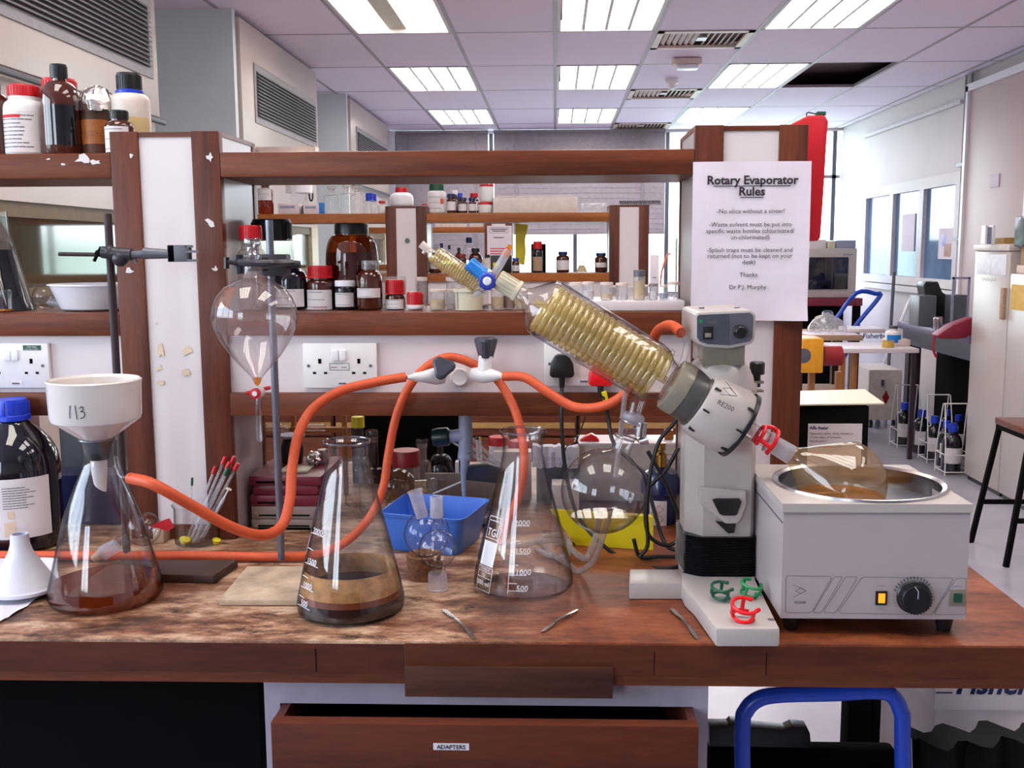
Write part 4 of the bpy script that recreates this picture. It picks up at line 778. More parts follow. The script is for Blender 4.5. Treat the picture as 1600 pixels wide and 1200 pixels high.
# clamps
def clamp(y_, lab):
    return thing('clamp', lab, 'clamp', at(*y_))
Yr = rb.y; Ys = Yr - .080
cl = thing('clamp', 'dark grey clamp holding the separating funnel to the grey rod', 'clamp', at(420, 415, Yr))
P = lambda x, y, Y=Ys: at(x, y, Y)
b = B(); b.box(-.018, .030, -.020, .016, -.019, .017, .004, Matrix.Translation(P(424, 413, Yr))); b.cyl(P(426, 413, Yr), P(462, 414, Yr - .0), .0095, .006, 14); b.done('boss_head', 'iron', cl)
b = B(); b.cyl(P(424, 404, Yr - .01), P(372, 404, Ys + .018), .004, n=10); b.cyl(P(424, 420, Yr - .01), P(372, 420, Ys + .018), .004, n=10)
b.tube(spline([P(455, 410, Yr - .01), P(430, 411, Ys - .012), P(405, 411, Ys - .019), P(384, 411, Ys - .012), P(374, 410, Ys + .002)]), .0055, 8); b.done('jaw', 'iron', cl)
b = B(); b.cyl(P(470, 414, Yr), P(400, 416, Yr - .012), .006, n=10); b.done('jaw_arm', 'iron', cl); B().tube([P(372, 398, Ys + .016), P(374, 428, Ys + .016)], .008, 10).done('jaw_pad', 'iron', cl)
b = B(); b.cyl(P(372, 412, Ys), P(352, 408, Ys), .004, n=8); b.cyl(P(354, 402, Ys), P(354, 420, Ys), .0045, n=8); b.done('wing_screw', 'black', cl)
# spare clamp on the left rod
Yb = sb.y
c2 = thing('clamp', 'empty dark clamp with slotted jaws on the left rod, before the white post', 'clamp', at(186, 398, Yb))
P = lambda x, y, d=0: at(x, y, Yb - .015 + d)
b = B(); b.cyl(P(160, 394), P(206, 398), .0105, n=14); b.ball(P(188, 404), .014, 14); b.ball(P(172, 393), .011, 12); b.done('boss_head', 'iron', c2)
b = B(); b.cyl(P(92, 397), P(160, 398), .0035, n=8); b.done('crossbar', 'darkrod', c2)
b = B(); b.cyl(P(158, 386), P(147, 408), .003, n=8); b.cyl(P(150, 395), P(166, 400), .005, n=8); b.done('wing_screw', 'matblack', c2)
b = B(); b.cyl(P(203, 398), P(232, 397), .0065, n=12); b.cyl(P(225, 396), P(268, 397), .010, .0075, 12); b.cyl(P(208, 394), P(213, 411), .003, n=8); b.done('clamp_arm', 'greypl', c2)
b = B(); a = P(265, 383); e_ = P(297, 409); b.box(a.x, e_.x, a.y - .012, a.y - .004, e_.z, a.z, .001); b.box(a.x, e_.x, a.y + .006, a.y + .012, e_.z, a.z, .001)
for (x0, y0, x1, y1) in ((297, 391, 306, 395), (297, 405, 306, 409), (294, 383, 298, 387)): q0, q1 = P(x0, y0), P(x1, y1); b.box(q0.x - .001, q1.x, q0.y - .012, q0.y + .012, q1.z, q0.z)
b.box(a.x, a.x + .012, a.y - .012, a.y + .012, e_.z, a.z, .001); b.done('jaw', 'greypl', c2)

# separating funnel
Ys = Yr - .080
SX = 398.5; c0 = at(SX, 612, Ys); sf = thing('separating_funnel', 'pear-shaped glass separating funnel with stopper and red stopcock', 'funnel', at(SX, 692, Ys))
xx = at(SX, 505, Ys).x
def pz(py): return at(SX, py, Ys).z
def ring(l): return [(hw * ppm(at(SX, py, Ys)), pz(py)) for hw, py in l]
B().lathe(ring([(5, 598), (8, 590), (14, 583), (38, 556), (52, 535), (62, 515), (66, 497), (64, 480), (58, 464), (46, 449), (32, 440), (19, 434), (14.5, 426), (13.5, 410), (15, 404), (15, 399)])[::1], (xx, Ys, 0), n=56, cap0=False, cap1=False).done('bulb', glass('sep_funnel_glass', tint=(.98, .97, .97), edge=(.25, .25, .28), refl=.08, haze=.10, hazecol=c(225, 205, 205), edgepow=3), sf)
B().lathe(ring([(11, 405), (12.5, 398), (9, 393), (8.5, 386), (13, 381), (13.5, 376), (12, 372), (0, 371)]), (xx, Ys, 0), n=32).done('stopper', 'rimglass', sf)
B().lathe(ring([(0, 604), (4.2, 600), (5, 595), (6.2, 590), (0, 590)]), (xx, Ys, 0), n=20).done('yellow_residue', 'orangeliq', sf)
patch('rust_residue', glass('rust_stain', tint=(.9, .7, .5), haze=.65, hazecol=c(186, 110, 56)), sf, (xx, Ys), interp([(z, r) and (r, z) for r, z in sorted(ring([(58, 464), (46, 449), (32, 440), (66, 497), (64, 480)]), key=lambda q: q[1])]), pz(478), pz(448), -.95, -.35, 8, 6, -.001)
B().cyl((xx, Ys - .011, pz(613)), (xx, Ys + .011, pz(613)), .0095, n=24).done('stopcock_body', 'whitebright', sf)
sk = B().lathe([(.0088, 0), (.0088, .005), (.005, .006), (0, .006)], (xx, Ys - .011, pz(613)), (0, -1, 0), 20).done('stopcock_nut', 'red', sf); B().lathe([(.0042, .006), (.004, .008), (0, .008)], (xx, Ys - .011, pz(613)), (0, -1, 0), 16).done('nut_centre', 'whitebright', sk)
b = B(); b.cyl((xx - .023, Ys + .012, pz(616)), (xx + .018, Ys + .012, pz(607)), .003, .003, 8); b.done('stopcock_handle', 'red', sf)
B().lathe(ring([(0, 693), (3.5, 691), (5.2, 687), (5.2, 625), (4, 618)]), (xx, Ys, 0), n=20, cap1=False).done('stem', 'rimglass', sf)

def rimring(t, c0, pr):
    r, z = pr[-1]; pts = [(c0.x + (r - .001) * math.cos(q / 48 * math.tau), c0.y + (r - .001) * math.sin(q / 48 * math.tau), c0.z + z) for q in range(49)]
    B().tube(pts, .0019, 8, cap=False).done('rim', 'rimglass', t)
# side arm flask, stopper, funnel
t, c0, pr = conical('side_arm_flask', 'conical side-arm flask with amber liquid, under the white filter funnel', 'flask', 167, 936, BZ, base_at(167, 936).y, [(62, 940), (78, 936), (84.5, 926), (84, 912), (57, 806), (38, 757), (24, 726), (22, 716), (25, 690), (27.5, 686)])
B().lathe(pr, c0, n=64, cap1=False, wall=.0016).done('glass_wall', 'glassm', t); rimring(t, c0, pr); FY = c0.y; FX = c0.x; fz = lambda py: at(160, py, FY).z
f_ = interp(pr); zl = .030
B().lathe([(0, .003)] + [(r * .975, z + .002) for r, z in pr[1:4]] + [(f_(zl) * .975, zl), (0, zl)], c0, n=56).done('contents', glass('amber_filtrate', tint=(.62, .26, .06), edge=(.5, .35, .2), refl=.03, haze=.28, hazecol=c(190, 88, 22)), t)
sa0 = at(181, 716, FY - .0); sa1 = at(203, 748, FY - .02)
b = B(); b.tube(spline([at(180, 712, FY), at(184, 730, FY - .003), at(190, 744, FY - .012), at(206, 748, FY - .022)]), .0055, 12); b.done('side_arm', 'glassm', t)
s = ppm(c0); ax = FX
B().cyl((ax, FY, fz(717)), (ax, FY, fz(689)), .0165, .0225, 28).done('rubber_stopper', 'rubber', t)
bf = thing('filter_funnel', 'white porcelain filter funnel marked 113 on top of the side-arm flask', 'funnel', (ax, FY, fz(770)))
hp = [(0, fz(691)), (.013, fz(691)), (.026, fz(684)), (64 * s * 1.0, fz(655)), (66 * s, fz(648)), (67.5 * s, fz(600)), (68.5 * s, fz(594)), (66 * s, fz(592)), (62.5 * s, fz(596)), (61 * s, fz(646)), (0, fz(648))]
bw = B().lathe(hp, (ax, FY, 0), n=72).done('bowl', 'porcelain', bf)
b = B().lathe([(.0125, fz(716)), (.0120, fz(735)), (.0092, fz(768)), (0, fz(768))], (ax, FY, 0), n=24)
for v in b.b.verts:
    if v.co.z < fz(766): v.co.z += (ax + .0092 - v.co.x) * .8
b.done('stem', 'porcelain', bf)
g = bmesh.new(); q = s
stroke2(g, [(-.0085, .0105), (-.0098, .003), (-.0105, -.0085)], .0013); stroke2(g, [(-.001, .0105), (-.0006, .002), (.0008, -.010)], .0013)
stroke2(g, [(.0052, .0065), (.0085, .009), (.0105, .0075), (.0100, .0035), (.0065, .0015), (.0115, .0005), (.0125, -.004), (.0100, -.0075), (.0060, -.0088)], .0013)
wrap2(g, 'handwriting', 'ink', bw, (ax, FY), lambda z: 66.8 * s, fz(634), .03, .0008)
g = bmesh.new(); stroke2(g, [(-.005, 0), (-.002, .003), (.001, -.001), (.005, .002)], .0012); wrap2(g, 'maker_mark', 'lgrey', bw, (ax, FY), lambda z: 67 * s, fz(609), -.95, .0006)

# solvent bottle
c0 = base_at(33, 850); s = ppm(c0); Yz = c0.y; z_ = lambda py: at(33, py, Yz).z - BZ
sbt = thing('solvent_bottle', 'large dark winchester bottle with ribbed blue cap and stained label', 'bottle', c0)
B().lathe([(0, 0), (58 * s, 0), (64 * s, .006), (64 * s, z_(728)), (61 * s, z_(708)), (53 * s, z_(690)), (40 * s, z_(674)), (26 * s, z_(662)), (22 * s, z_(655)), (22 * s, z_(645))], c0, n=56).done('body', 'blackglass', sbt)
b = B().lathe([(27 * s, z_(655)), (26.5 * s, z_(648)), (24 * s, z_(646)), (23.5 * s, z_(628)), (22 * s, z_(623)), (0, z_(622))], c0, n=40)
for k in range(12): b.box(-.003, .003, -.0015, .0022, z_(647), z_(627), .001, Matrix.Translation(c0) @ Matrix.Rotation(k / 12 * math.tau, 4, 'Z') @ Matrix.Translation((0, 23.6 * s, 0)))
b.done('cap', 'blue', sbt)
fl = lambda z: 64 * s + .0002
lb = patch('paper_label', 'paperlabel', sbt, c0, fl, BZ + z_(826), BZ + z_(736), -1.5, 1.25, 20)
lines_on(lb, c0, lambda z: fl(z) + .0002, BZ + z_(785), BZ + z_(745), .1, 1.0, 9); lines_on(lb, c0, lambda z: fl(z) + .0002, BZ + z_(822), BZ + z_(804), -.9, .2, 5, 'blueink'); lines_on(lb, c0, lambda z: fl(z) + .0002, BZ + z_(790), BZ + z_(742), -1.0, -.1, 6)
patch('label_stain', 'tape', lb, c0, lambda z: fl(z) + .0006, BZ + z_(822), BZ + z_(800), .18, .42, 4, 2, .0004); patch('label_stain', 'tape', lb, c0, lambda z: fl(z) + .0006, BZ + z_(794), BZ + z_(784), .26, .40, 4, 2, .0004)
g = bmesh.new(); rect2(g, 0, .045, 0, .0006); wrap2(g, 'label_rule', 'blueink', lb, c0, fl, BZ + z_(817), .3, .0006)

# tissue sheets and powder funnel
def sheet(name, lab, corners, z, mat='tissue', amp=.003, n=14):
    P = [on(x, y, z) for x, y in corners]; b = B(); g = []
    for j in range(n + 1):
        row = []
        for i in range(n + 1):
            u, v = i / n, j / n; p = P[0] * (1 - u) * (1 - v) + P[1] * u * (1 - v) + P[2] * u * v + P[3] * (1 - u) * v
            w = abs(math.sin(u * 5 + v * 3) * math.cos(v * 6 - u * 4)) * amp + random.uniform(0, .0008)
            row.append(b.b.verts.new(p + Vector((random.uniform(-.001, .001), random.uniform(-.001, .001), w))))
        g.append(row)
    for j in range(n):
        for i in range(n): b.b.faces.new((g[j][i], g[j][i + 1], g[j + 1][i + 1], g[j + 1][i]))
    r = bmesh.ops.extrude_face_region(b.b, geom=list(b.b.faces)); bmesh.ops.translate(b.b, verts=[q for q in r['geom'] if isinstance(q, bmesh.types.BMVert)], vec=(0, 0, .0005))
    return tag(b.done(name, mat, ang=60), lab, 'tissue')
sheet('tissue_sheet', 'creased white tissue sheet hanging towards the bench front at left edge', ((-60, 905), (92, 912), (40, 950), (-40, 995)), BZ)
sheet('tissue_sheet', 'upper folded tissue lying under the white powder funnel', ((-60, 872), (90, 876), (92, 930), (-50, 940)), BZ + .0062, amp=.005)
c0 = on(36, 916, BZ + .014); s = ppm(c0); z_ = lambda py: at(36, py, c0.y).z - c0.z
pf = thing('powder_funnel', 'translucent white plastic powder funnel standing upside down on tissue', 'funnel', c0)
B().lathe([(54 * s, -.004), (54 * s, .001), (49 * s, .003), (18 * s, z_(862)), (14.5 * s, z_(850)), (13 * s, z_(834)), (11 * s, z_(834)), (12 * s, z_(850)), (46 * s, .002)], c0, n=44, cap0=False, cap1=False).done('cone', pbr('translucent_white', c(226, 226, 236), .3, var=.03), pf)

# brown flask
t, c0, pr = conical('conical_flask', 'large two-litre conical flask with dark brown liquid and tan residue ring', 'flask', 549, 952, BZ, base_at(549, 952).y, [(60, 957), (76, 953), (82.5, 945), (83, 930), (69, 868), (54, 806), (42, 760), (36, 736), (33, 715), (33, 696), (37, 692), (37, 689)])
pr = [(r, z) for r, z in pr]
B().lathe(pr, c0, n=72, cap1=False, wall=.0018).done('glass_wall', 'glassm', t); rimring(t, c0, pr); zc = lambda py: at(549, py, c0.y).z - c0.z; f_ = interp(pr)
def band(py0, py1, nm, mat, cap=False, k=.972):
    za, zb = zc(py0), zc(py1); zs = [za + (zb - za) * q / 6 for q in range(7)]
    l = [(f_(z) * k, z) for z in zs]
    if cap: l.append((0, zb))
    return B().lathe(l, c0, n=64, cap0=False, cap1=False).done(nm, mat, t)
B().lathe([(0, .003)] + [(r * .972, max(z, .003)) for r, z in pr[1:4]] + [(f_(zc(926)) * .972, zc(926)), (0, zc(926))], c0, n=64).done('dark_liquid', 'foam', t)
band(926, 917, 'rust_layer', 'caramel'); band(917, 884, 'residue_ring', 'tanliq')
ps = ppm(c0)
def front(bx, c0, f_, ph):
    def q(py):
        z = .1
        for _ in range(8): z = at(bx, py, c0.y - f_(z) * math.cos(ph)).z - c0.z
        return z
    return q
zq_ = zc; zc = front(549, c0, f_, .7)
g = glyphs([('2000', .0, zc(836), .0125, 'LEFT'), ('1500', .0, zc(884), .0125, 'LEFT'), ('1000', .0, zc(922), .0125, 'LEFT'), ('500', .004, zc(951) + .001, .0125, 'LEFT')])
for py in (838, 886, 924, 953): rect2(g, -.008, .030, zc(py), zc(py) + .0009)
for py in (862, 906, 938): rect2(g, -.008, .012, zc(py), zc(py) + .0009)
wrap2(g, 'graduations', 'gauze', t, c0, lambda z: f_(z - c0.z), c0.z, -.98, .001)
zc = front(549, c0, f_, 1.35)
g = bmesh.new(); rect2(g, 0, .030, zc(897), zc(868)); outline2(g, 0, .030, zc(864), zc(830), .0012); outline2(g, 0, .030, zc(940), zc(900), .0012)
wrap2(g, 'printed_label', 'gauze', t, c0, lambda z: f_(z - c0.z), c0.z, -1.62, .001)
# clear flask
t, c0, pr = conical('conical_flask', 'empty clear two-litre conical flask with white printed label and scale', 'flask', 818, 917, BZ, base_at(818, 917).y, [(56, 921), (70, 917), (77.5, 908), (77, 894), (64, 838), (49, 780), (37, 735), (32, 708), (31.5, 684), (36, 676), (37, 673)])
B().lathe(pr, c0, n=72, cap1=False, wall=.0018).done('glass_wall', 'glassm', t); rimring(t, c0, pr); zc = lambda py: at(818, py, c0.y).z - c0.z; f_ = interp(pr)
zc = front(818, c0, f_, .1)
g = glyphs([('2000', .004, zc(822) + .0006, .0125, 'LEFT'), ('1500', .008, zc(866) + .0006, .0125, 'LEFT'), ('1000', .011, zc(899) + .0006, .0125, 'LEFT'), ('500', .014, zc(924) + .0006, .0125, 'LEFT')])
for py in (822, 866, 899, 924): rect2(g, .001, .029, zc(py) - .0004, zc(py) + .0005)
for py in (845, 883, 912): rect2(g, .001, .015, zc(py) - .0004, zc(py) + .0005)
rect2(g, -.0001, .0008, zc(928), zc(815)); wrap2(g, 'graduations', 'gauze', t, c0, lambda z: f_(z - c0.z), c0.z, -.28, .001)
zc = front(818, c0, f_, .85)
w = .034; g = glyphs([('TGI', w / 2, zc(838), .017, 'CENTER'), ('ILMABOR', w / 2, zc(892), .0062, 'CENTER'), ('TGI', w / 2, zc(901), .0062, 'CENTER'), ('2000 ml', w / 2, zc(915), .0105, 'CENTER')])
rect2(g, 0, w, zc(885), zc(847)); outline2(g, 0, w, zc(843), zc(808), .0009); rect2(g, .003, w - .003, zc(815), zc(815) + .001); outline2(g, -.0015, w + .0015, zc(925), zc(887), .0009); rect2(g, 0, w, zc(895), zc(895) + .0008); rect2(g, 0, w, zc(904), zc(904) + .0008)
wrap2(g, 'printed_label', 'gauze', t, c0, lambda z: f_(z - c0.z), c0.z, -1.12, .001)

# beaker of sample tubes
c0 = base_at(309, 848); s = ppm(c0); by = c0.y; zb = lambda py: at(309, py, by).z - BZ
bk = thing('beaker', 'low glass beaker holding sample tubes with red and green caps', 'beaker', c0)
B().lathe([(0, 0), (31 * s, 0), (34 * s, .003), (34 * s, zb(792)), (37 * s, zb(787))], c0, n=40, cap1=False, wall=.0013).done('glass_wall', 'glassm', bk)
def stick(x0, y0, x1, y1, cap, lab, r=.0026, d0=0, d1=0, body='plasticclear', name='sample_tube'):
    a, b_ = at(x0, y0, by + d0), at(x1, y1, by + d1); a.z = max(a.z, BZ + .004); t = thing(name, lab, 'tube', a, 'sample tubes standing in the beaker')
    B().cyl(a, b_, r, n=10).done('tube_wall', body, t); d = (b_ - a).normalized(); B().cyl(b_ - d * .008, b_ + d * .007, r * 1.6, r * 1.35, 12).done('cap', cap, t)
for a in ((292, 845, 335, 734, 'red', 'leftmost red-capped tube of the leaning bundle', .0026, .0, .01), (297, 848, 350, 719, 'red', 'red-capped tube behind the green cap, tallest', .0026, -.006, .012), (300, 846, 357, 727, 'red', 'red-capped tube just above the green cap', .003, .004, .0), (305, 848, 364, 718, 'red', 'red-capped tube at the top of the bundle', .0026, .0, .016), (310, 850, 369, 729, 'red', 'rightmost red-capped tube of the bundle', .003, -.004, .004),
          (303, 850, 354, 737, 'dgreen', 'green-capped tube among the red caps', .003, -.012, -.008), (297, 815, 300, 752, 'dgreen', 'lone upright thin tube with round green cap', .0016, .006, .01)):
    stick(a[0], a[1], a[2], a[3], a[4], a[5], a[6], a[7], a[8])
sy = thing('syringe', 'small clear syringe with pale plunger, right side of the beaker', 'syringe', at(318, 838, by)); a, b_ = at(316, 840, by - .014), at(357, 765, by - .01); d = (b_ - a).normalized()
B().cyl(a, a + (b_ - a) * .82, .0035, n=12).done('barrel', 'plasticclear', sy); B().cyl(a + (b_ - a) * .5, b_, .0016, n=8).done('plunger', 'whitep', sy); B().cyl(b_, b_ + d * .002, .006, n=12).done('thumb_rest', 'cream', sy); B().cyl(a + (b_ - a) * .25, a + (b_ - a) * .5, .0028, n=8).done('teal_seal', 'green', sy)
for x, y, r_, lb in ((289, 845, .011, 'yellow crumpled cap at the left bottom of the beaker'), (338, 846, .008, 'yellow cap at the right bottom of the beaker')):
    p = on(x, y, BZ + .006); tag(B().lathe([(0, -.004), (r_ * .7, -.004), (r_, .004), (r_ * .6, .006), (0, .006)], p, (.3, -.2, 1), 12).done('spare_cap', 'yellow'), lb, 'cap')

# round flask lying behind the side-arm flask
p = at(222, 828, 1.74); p.z = BZ + .03; s = ppm(p); t = thing('round_flask', 'small round glass flask lying behind the side-arm flask, red tape on it', 'flask', p - Vector((0, 0, .03)))
p = at(224, 826, 1.74); r = 27 * s; B().ball(p, r, 32).done('bulb', 'glassm', t); d = (at(168, 860, 1.72) - p).normalized()
B().cyl(p + d * r * .9, p + d * (r + .022), .0105, n=20, cap=False).done('neck', 'glassm', t); B().cyl(p + d * (r + .020), p + d * (r + .05), .0115, .0135, 20).done('ground_joint', 'ground', t); B().cyl(p + d * (r + .05), p + d * (r + .068), .010, .006, 16).done('brown_stopper', 'card', t)
a = at(243, 820, 1.735); B().prism([(-.014, -.006), (0, .002), (.022, .010), (.030, -.006), (.018, -.014), (0, -.008)], frame(at(246, 818, 1.735), (0, -1, 0), Vector((1, 0, 0))), .001).done('red_tape', 'red', t)

# splash traps, cork ring
c0 = base_at(664, 902); s = ppm(c0); ck = thing('cork_ring', 'dark brown cork ring holding a glass bulb upright', 'cork ring', c0); zz = lambda py: at(664, py, c0.y).z
B().lathe([(26.5 * s, BZ), (28.5 * s, zz(866)), (25 * s, zz(864)), (15 * s, zz(872)), (14 * s, BZ)], (c0.x, c0.y, 0), n=36, cap0=False, cap1=False).done('ring', 'cork', ck)
trY = c0.y; p = at(667, 834, trY); r = 36 * ppm(p); t = thing('splash_trap', 'round glass splash trap with tilted frosted socket, seated in the cork ring', 'glassware', (p.x, trY, zz(872)))
d = (at(649, 766, trY) - at(662, 812, trY)).normalized(); a = at(658, 801, trY); e_ = at(649, 766, trY)
B().ball(p, r, 36).done('bulb', 'glassm', t); B().lathe([(.010, -.008), (.0105, 0), (.0115, (e_ - a).length * .9), (.0135, (e_ - a).length), (.0115, (e_ - a).length)], a, d, 28, cap0=False, cap1=False).done('ground_socket', 'ground', t); B().cyl(p - Vector((0, 0, r * .95)), p - Vector((0, 0, r + .02)), .009, n=18, cap=False).done('lower_neck', 'glassm', t)
c0 = base_at(684, 921); trY = c0.y; p = at(684, 857, trY); s = ppm(p); r = 30 * s; t = thing('splash_trap', 'upright glass splash trap in front of the cork ring, frosted ends', 'glassware', c0); zz = lambda py: at(684, py, trY).z
B().ball(p, r, 36).done('bulb', 'glassm', t); AX = (c0.x, trY, 0)
B().lathe([(9.5 * s, zz(777)), (10.5 * s, zz(806)), (10 * s, zz(808)), (10 * s, zz(776)), (8 * s, zz(776))], AX, n=28, cap0=False, cap1=False).done('ground_cone', 'ground', t)
B().lathe([(11 * s, zz(829)), (9 * s, zz(820)), (9.5 * s, zz(806))], AX, n=24, cap0=False, cap1=False).done('neck', 'glassm', t); B().lathe([(5 * s, zz(808)), (4.5 * s, zz(862)), (4.5 * s, zz(866))], AX, n=16, cap0=False, cap1=False).done('drip_tube', 'glassm', t)
B().lathe([(13 * s, zz(884)), (12.5 * s, zz(892)), (15 * s, zz(895))], AX, n=24, cap0=False, cap1=False).done('lower_neck', 'glassm', t); B().lathe([(14.5 * s, zz(895)), (15.5 * s, BZ + .003), (17 * s, BZ + .0015), (17 * s, BZ), (15 * s, BZ)], AX, n=28, cap0=False, cap1=False).done('ground_socket', 'ground', t)

# blue tray
fr_ = on(713, 874, BT); h = at(722, 812, fr_.y).z - BT
top = [on(590, 801, BT + h), on(723, 813, BT + h), on(769, 779, BT + h), on(634, 770, BT + h)]; ctr = sum(top, Vector()) / 4
def rounded(P, rr, n=5):
    out = []
    for i in range(4):
        p, a, b_ = P[i], P[i - 1], P[(i + 1) % 4]; u, v = (a - p).normalized() * rr, (b_ - p).normalized() * rr
        for k in range(n + 1): q = k / n; out.append((p + u) * (1 - q) ** 2 + p * 2 * q * (1 - q) + (p + v) * q * q)
    return out
def shrink(P, k, z): return [Vector((ctr.x + (p.x - ctr.x) * k, ctr.y + (p.y - ctr.y) * k, z)) for p in P]
levels = [(.80, BZ, .02), (.82, BZ + .002, .024), (.955, BT + h * .86, .022), (.965, BT + h * .87, .022), (1.0, BT + h * .985, .022), (1.0, BT + h, .022), (.975, BT + h, .02), (.93, BT + h * .8, .02), (.80, BZ + .004, .02)]
b = B(); rs = [[b.b.verts.new(p) for p in rounded(shrink(top, k, z), rr)] for k, z, rr in levels]
for a, e_ in zip(rs, rs[1:]):
    for i in range(len(a)): b.b.faces.new((a[i], a[(i + 1) % len(a)], e_[(i + 1) % len(a)], e_[i]))
b.b.faces.new(rs[0][::-1]); b.b.faces.new(rs[-1])
tr = tag(b.done('plastic_tray', 'trayblue'), 'blue rectangular plastic tub behind the glass splash traps', 'tub')

# spatulas
def spat(x0, y0, x1, y1, lab, w=.0075):
    a, e_ = on(x0, y0, BZ + .001), on(x1, y1, BZ + .001); L = (e_ - a).length; t = thing('spatula', lab, 'spatula', a, 'metal spatulas on the bench'); M = frame(a, (e_ - a), Vector((0, 0, 1)))
    pl = lambda w0, w1, l0, l1, z0, z1: [(z0, l0, w0), (z1, l1, w1)]
    b = B(); sec = [(0, .15, 0), (.004, .9, .0), (.03, 1, .001), (.05, .55, .003), (L * .5, .5, .004), (L - .04, .55, .003), (L - .02, .85, .001), (L - .002, .6, .0), (L, .2, 0)]; rr = []
    for l, k, lift in sec: rr.append([b.b.verts.new(M @ Vector((lift + zz_, ww * w / 2 * k, l))) for zz_, ww in ((0, -1), (0, 1), (.0012, 1), (.0012, -1))])
    for p_, q_ in zip(rr, rr[1:]):
        for k in range(4): b.b.faces.new((p_[k], p_[(k + 1) % 4], q_[(k + 1) % 4], q_[k]))
    b.b.faces.new(rr[0][::-1]); b.b.faces.new(rr[-1]); b.done('blade', 'steel', t)
spat(692, 952, 742, 998, 'metal spatula lying left, before the two glass bulbs'); spat(846, 988, 903, 953, 'metal spatula lying in front of the empty flask', .006); spat(849, 985, 890, 962, 'second thinner spatula crossing the one before the empty flask', .0045); spat(1049, 951, 1090, 999, 'tarnished spatula beside the evaporator base', .0075)

# rubber hoses
OR = .0088
H1 = [(203, 747, FY - .02), (240, 757, 1.50), (300, 790, 1.53), (360, 823, 1.57), (408, 836, 1.61), (440, 822, 1.655), (453, 780, 1.69), (456, 735, 1.72), (466, 680, 1.75), (488, 640, 1.78), (530, 612, 1.80), (582, 598, 1.81), (634, 589, 1.815)]
tag(B().tube(spline([at(*q) for q in H1], 8), OR, 14).done('rubber_hose', 'orange'), 'orange rubber hose from the side-arm flask up to the left tap', 'hose')
H2 = [on(-40, 868, BZ + .010), on(120, 868, BZ + .010), on(300, 868, BZ + .010), on(470, 869, BZ + .010), at(530, 853, 1.80), at(575, 812, 1.83), at(598, 765, 1.845), at(607, 710, 1.855), at(618, 655, 1.86), at(635, 612, 1.862), at(662, 577, 1.865), at(700, 558, 1.868), at(742, 570, 1.865), at(776, 592, 1.86), at(802, 635, 1.84), at(815, 680, 1.82), at(819, 725, 1.80), at(812, 770, 1.80), at(797, 808, 1.80), at(782, 850, 1.80)]
H2[-1].z = max(H2[-1].z, BZ + .01)
tag(B().tube(spline(H2, 8), OR * .93, 14).done('rubber_hose', 'orange'), 'long orange hose arching over the tap and dropping behind the empty flask', 'hose')
H3 = [at(786, 588, 1.81), at(820, 590, 1.80), at(855, 612, 1.79), at(895, 635, 1.78), at(935, 636, 1.76), at(968, 622, 1.74), at(1000, 590, 1.72), at(1015, 550, 1.70), at(1026, 520, 1.67), at(1042, 509, 1.63), at(1054, 511, 1.60), at(1064, 520, 1.575)]
tag(B().tube(spline(H3, 8), OR * .95, 14).done('rubber_hose', 'orange'), 'orange hose from the right tap, looping behind the condenser to its top nipple', 'hose')
# vacuum taps on the service panel
YS = YP + .012
tp = thing('vacuum_tap', 'pair of white vacuum taps with dark grey knobs on the white panel', 'tap', at(718, 590, YS)); P = lambda x, y, Y: at(x, y, Y)
B().cyl(P(718, 590, YS), P(718, 590, YS - .035), .0185, .014, 28).done('wall_mount', 'whitep', tp)
b = B(); b.lathe([(.004, 0), (.0055, .010), (.008, .014), (.010, .03), (.016, .055), (.014, .07)], P(636, 590, 1.815), P(712, 586, 1.86) - P(636, 590, 1.815), 24); b.done('left_valve', 'whitep', tp)
b = B(); b.lathe([(.004, 0), (.0055, .010), (.008, .014), (.012, .03), (.015, .045), (.012, .068)], P(790, 588, 1.81), P(722, 584, 1.85) - P(790, 588, 1.81), 24); b.cyl(P(757, 586, 1.83), P(759, 556, 1.83), .0135, .0125, 24); b.done('right_valve', 'whitep', tp)
def knob(p, d, s_, nm='knob'):
    M = frame(p, d); b = B(); t_ = []
    for z, k in ((0, .68), (.004, .72), (.030, 1.06), (.034, 1.02), (.037, .8)):
        t_.append([b.b.verts.new(M @ Vector((s_ * k * (1 + .18 * math.cos(3 * a)) * math.cos(a), s_ * k * (1 + .18 * math.cos(3 * a)) * math.sin(a), z))) for a in [i / 24 * math.tau for i in range(24)]])
    for p_, q_ in zip(t_, t_[1:]):
        for i in range(24): b.b.faces.new((p_[i], p_[(i + 1) % 24], q_[(i + 1) % 24], q_[i]))
    b.b.faces.new(t_[0][::-1]); b.b.faces.new(t_[-1]); b.done(nm, 'knobgrey', tp, ang=25)
knob(P(759, 559, 1.83), (0.0, 0, 1), .0185); knob(P(692, 580, 1.835), (.12, -1, .35), .0185)
# grey water tap under the rail
wt_ = thing('water_tap', 'grey angled water tap with dark green knob under the wooden rail', 'tap', at(725, 775, 1.95)); P = lambda x, y, d=0: at(x, y, 1.95 + d)
b = B(); b.cyl(P(727, 646), P(728, 706), .0125, .0145, 24); b.cyl(P(728, 706), P(727, 716), .0150, n=24); b.cyl(P(727, 716), P(724, 740), .0095, .0065, 20); b.cyl(P(724, 740), P(725, 775), .0055, .0038, 16); b.cyl(P(726, 680), P(700, 682), .0135, .0115, 24); b.done('tap_body', 'lgrey', wt_)
b = B(); b.lathe([(.013, 0), (.018, .004), (.0185, .022), (.016, .034), (.0, .036)], P(703, 682), P(672, 684) - P(703, 682), 20); b.done('knob', pbr('knob_green', c(14, 38, 36), .3), wt_)
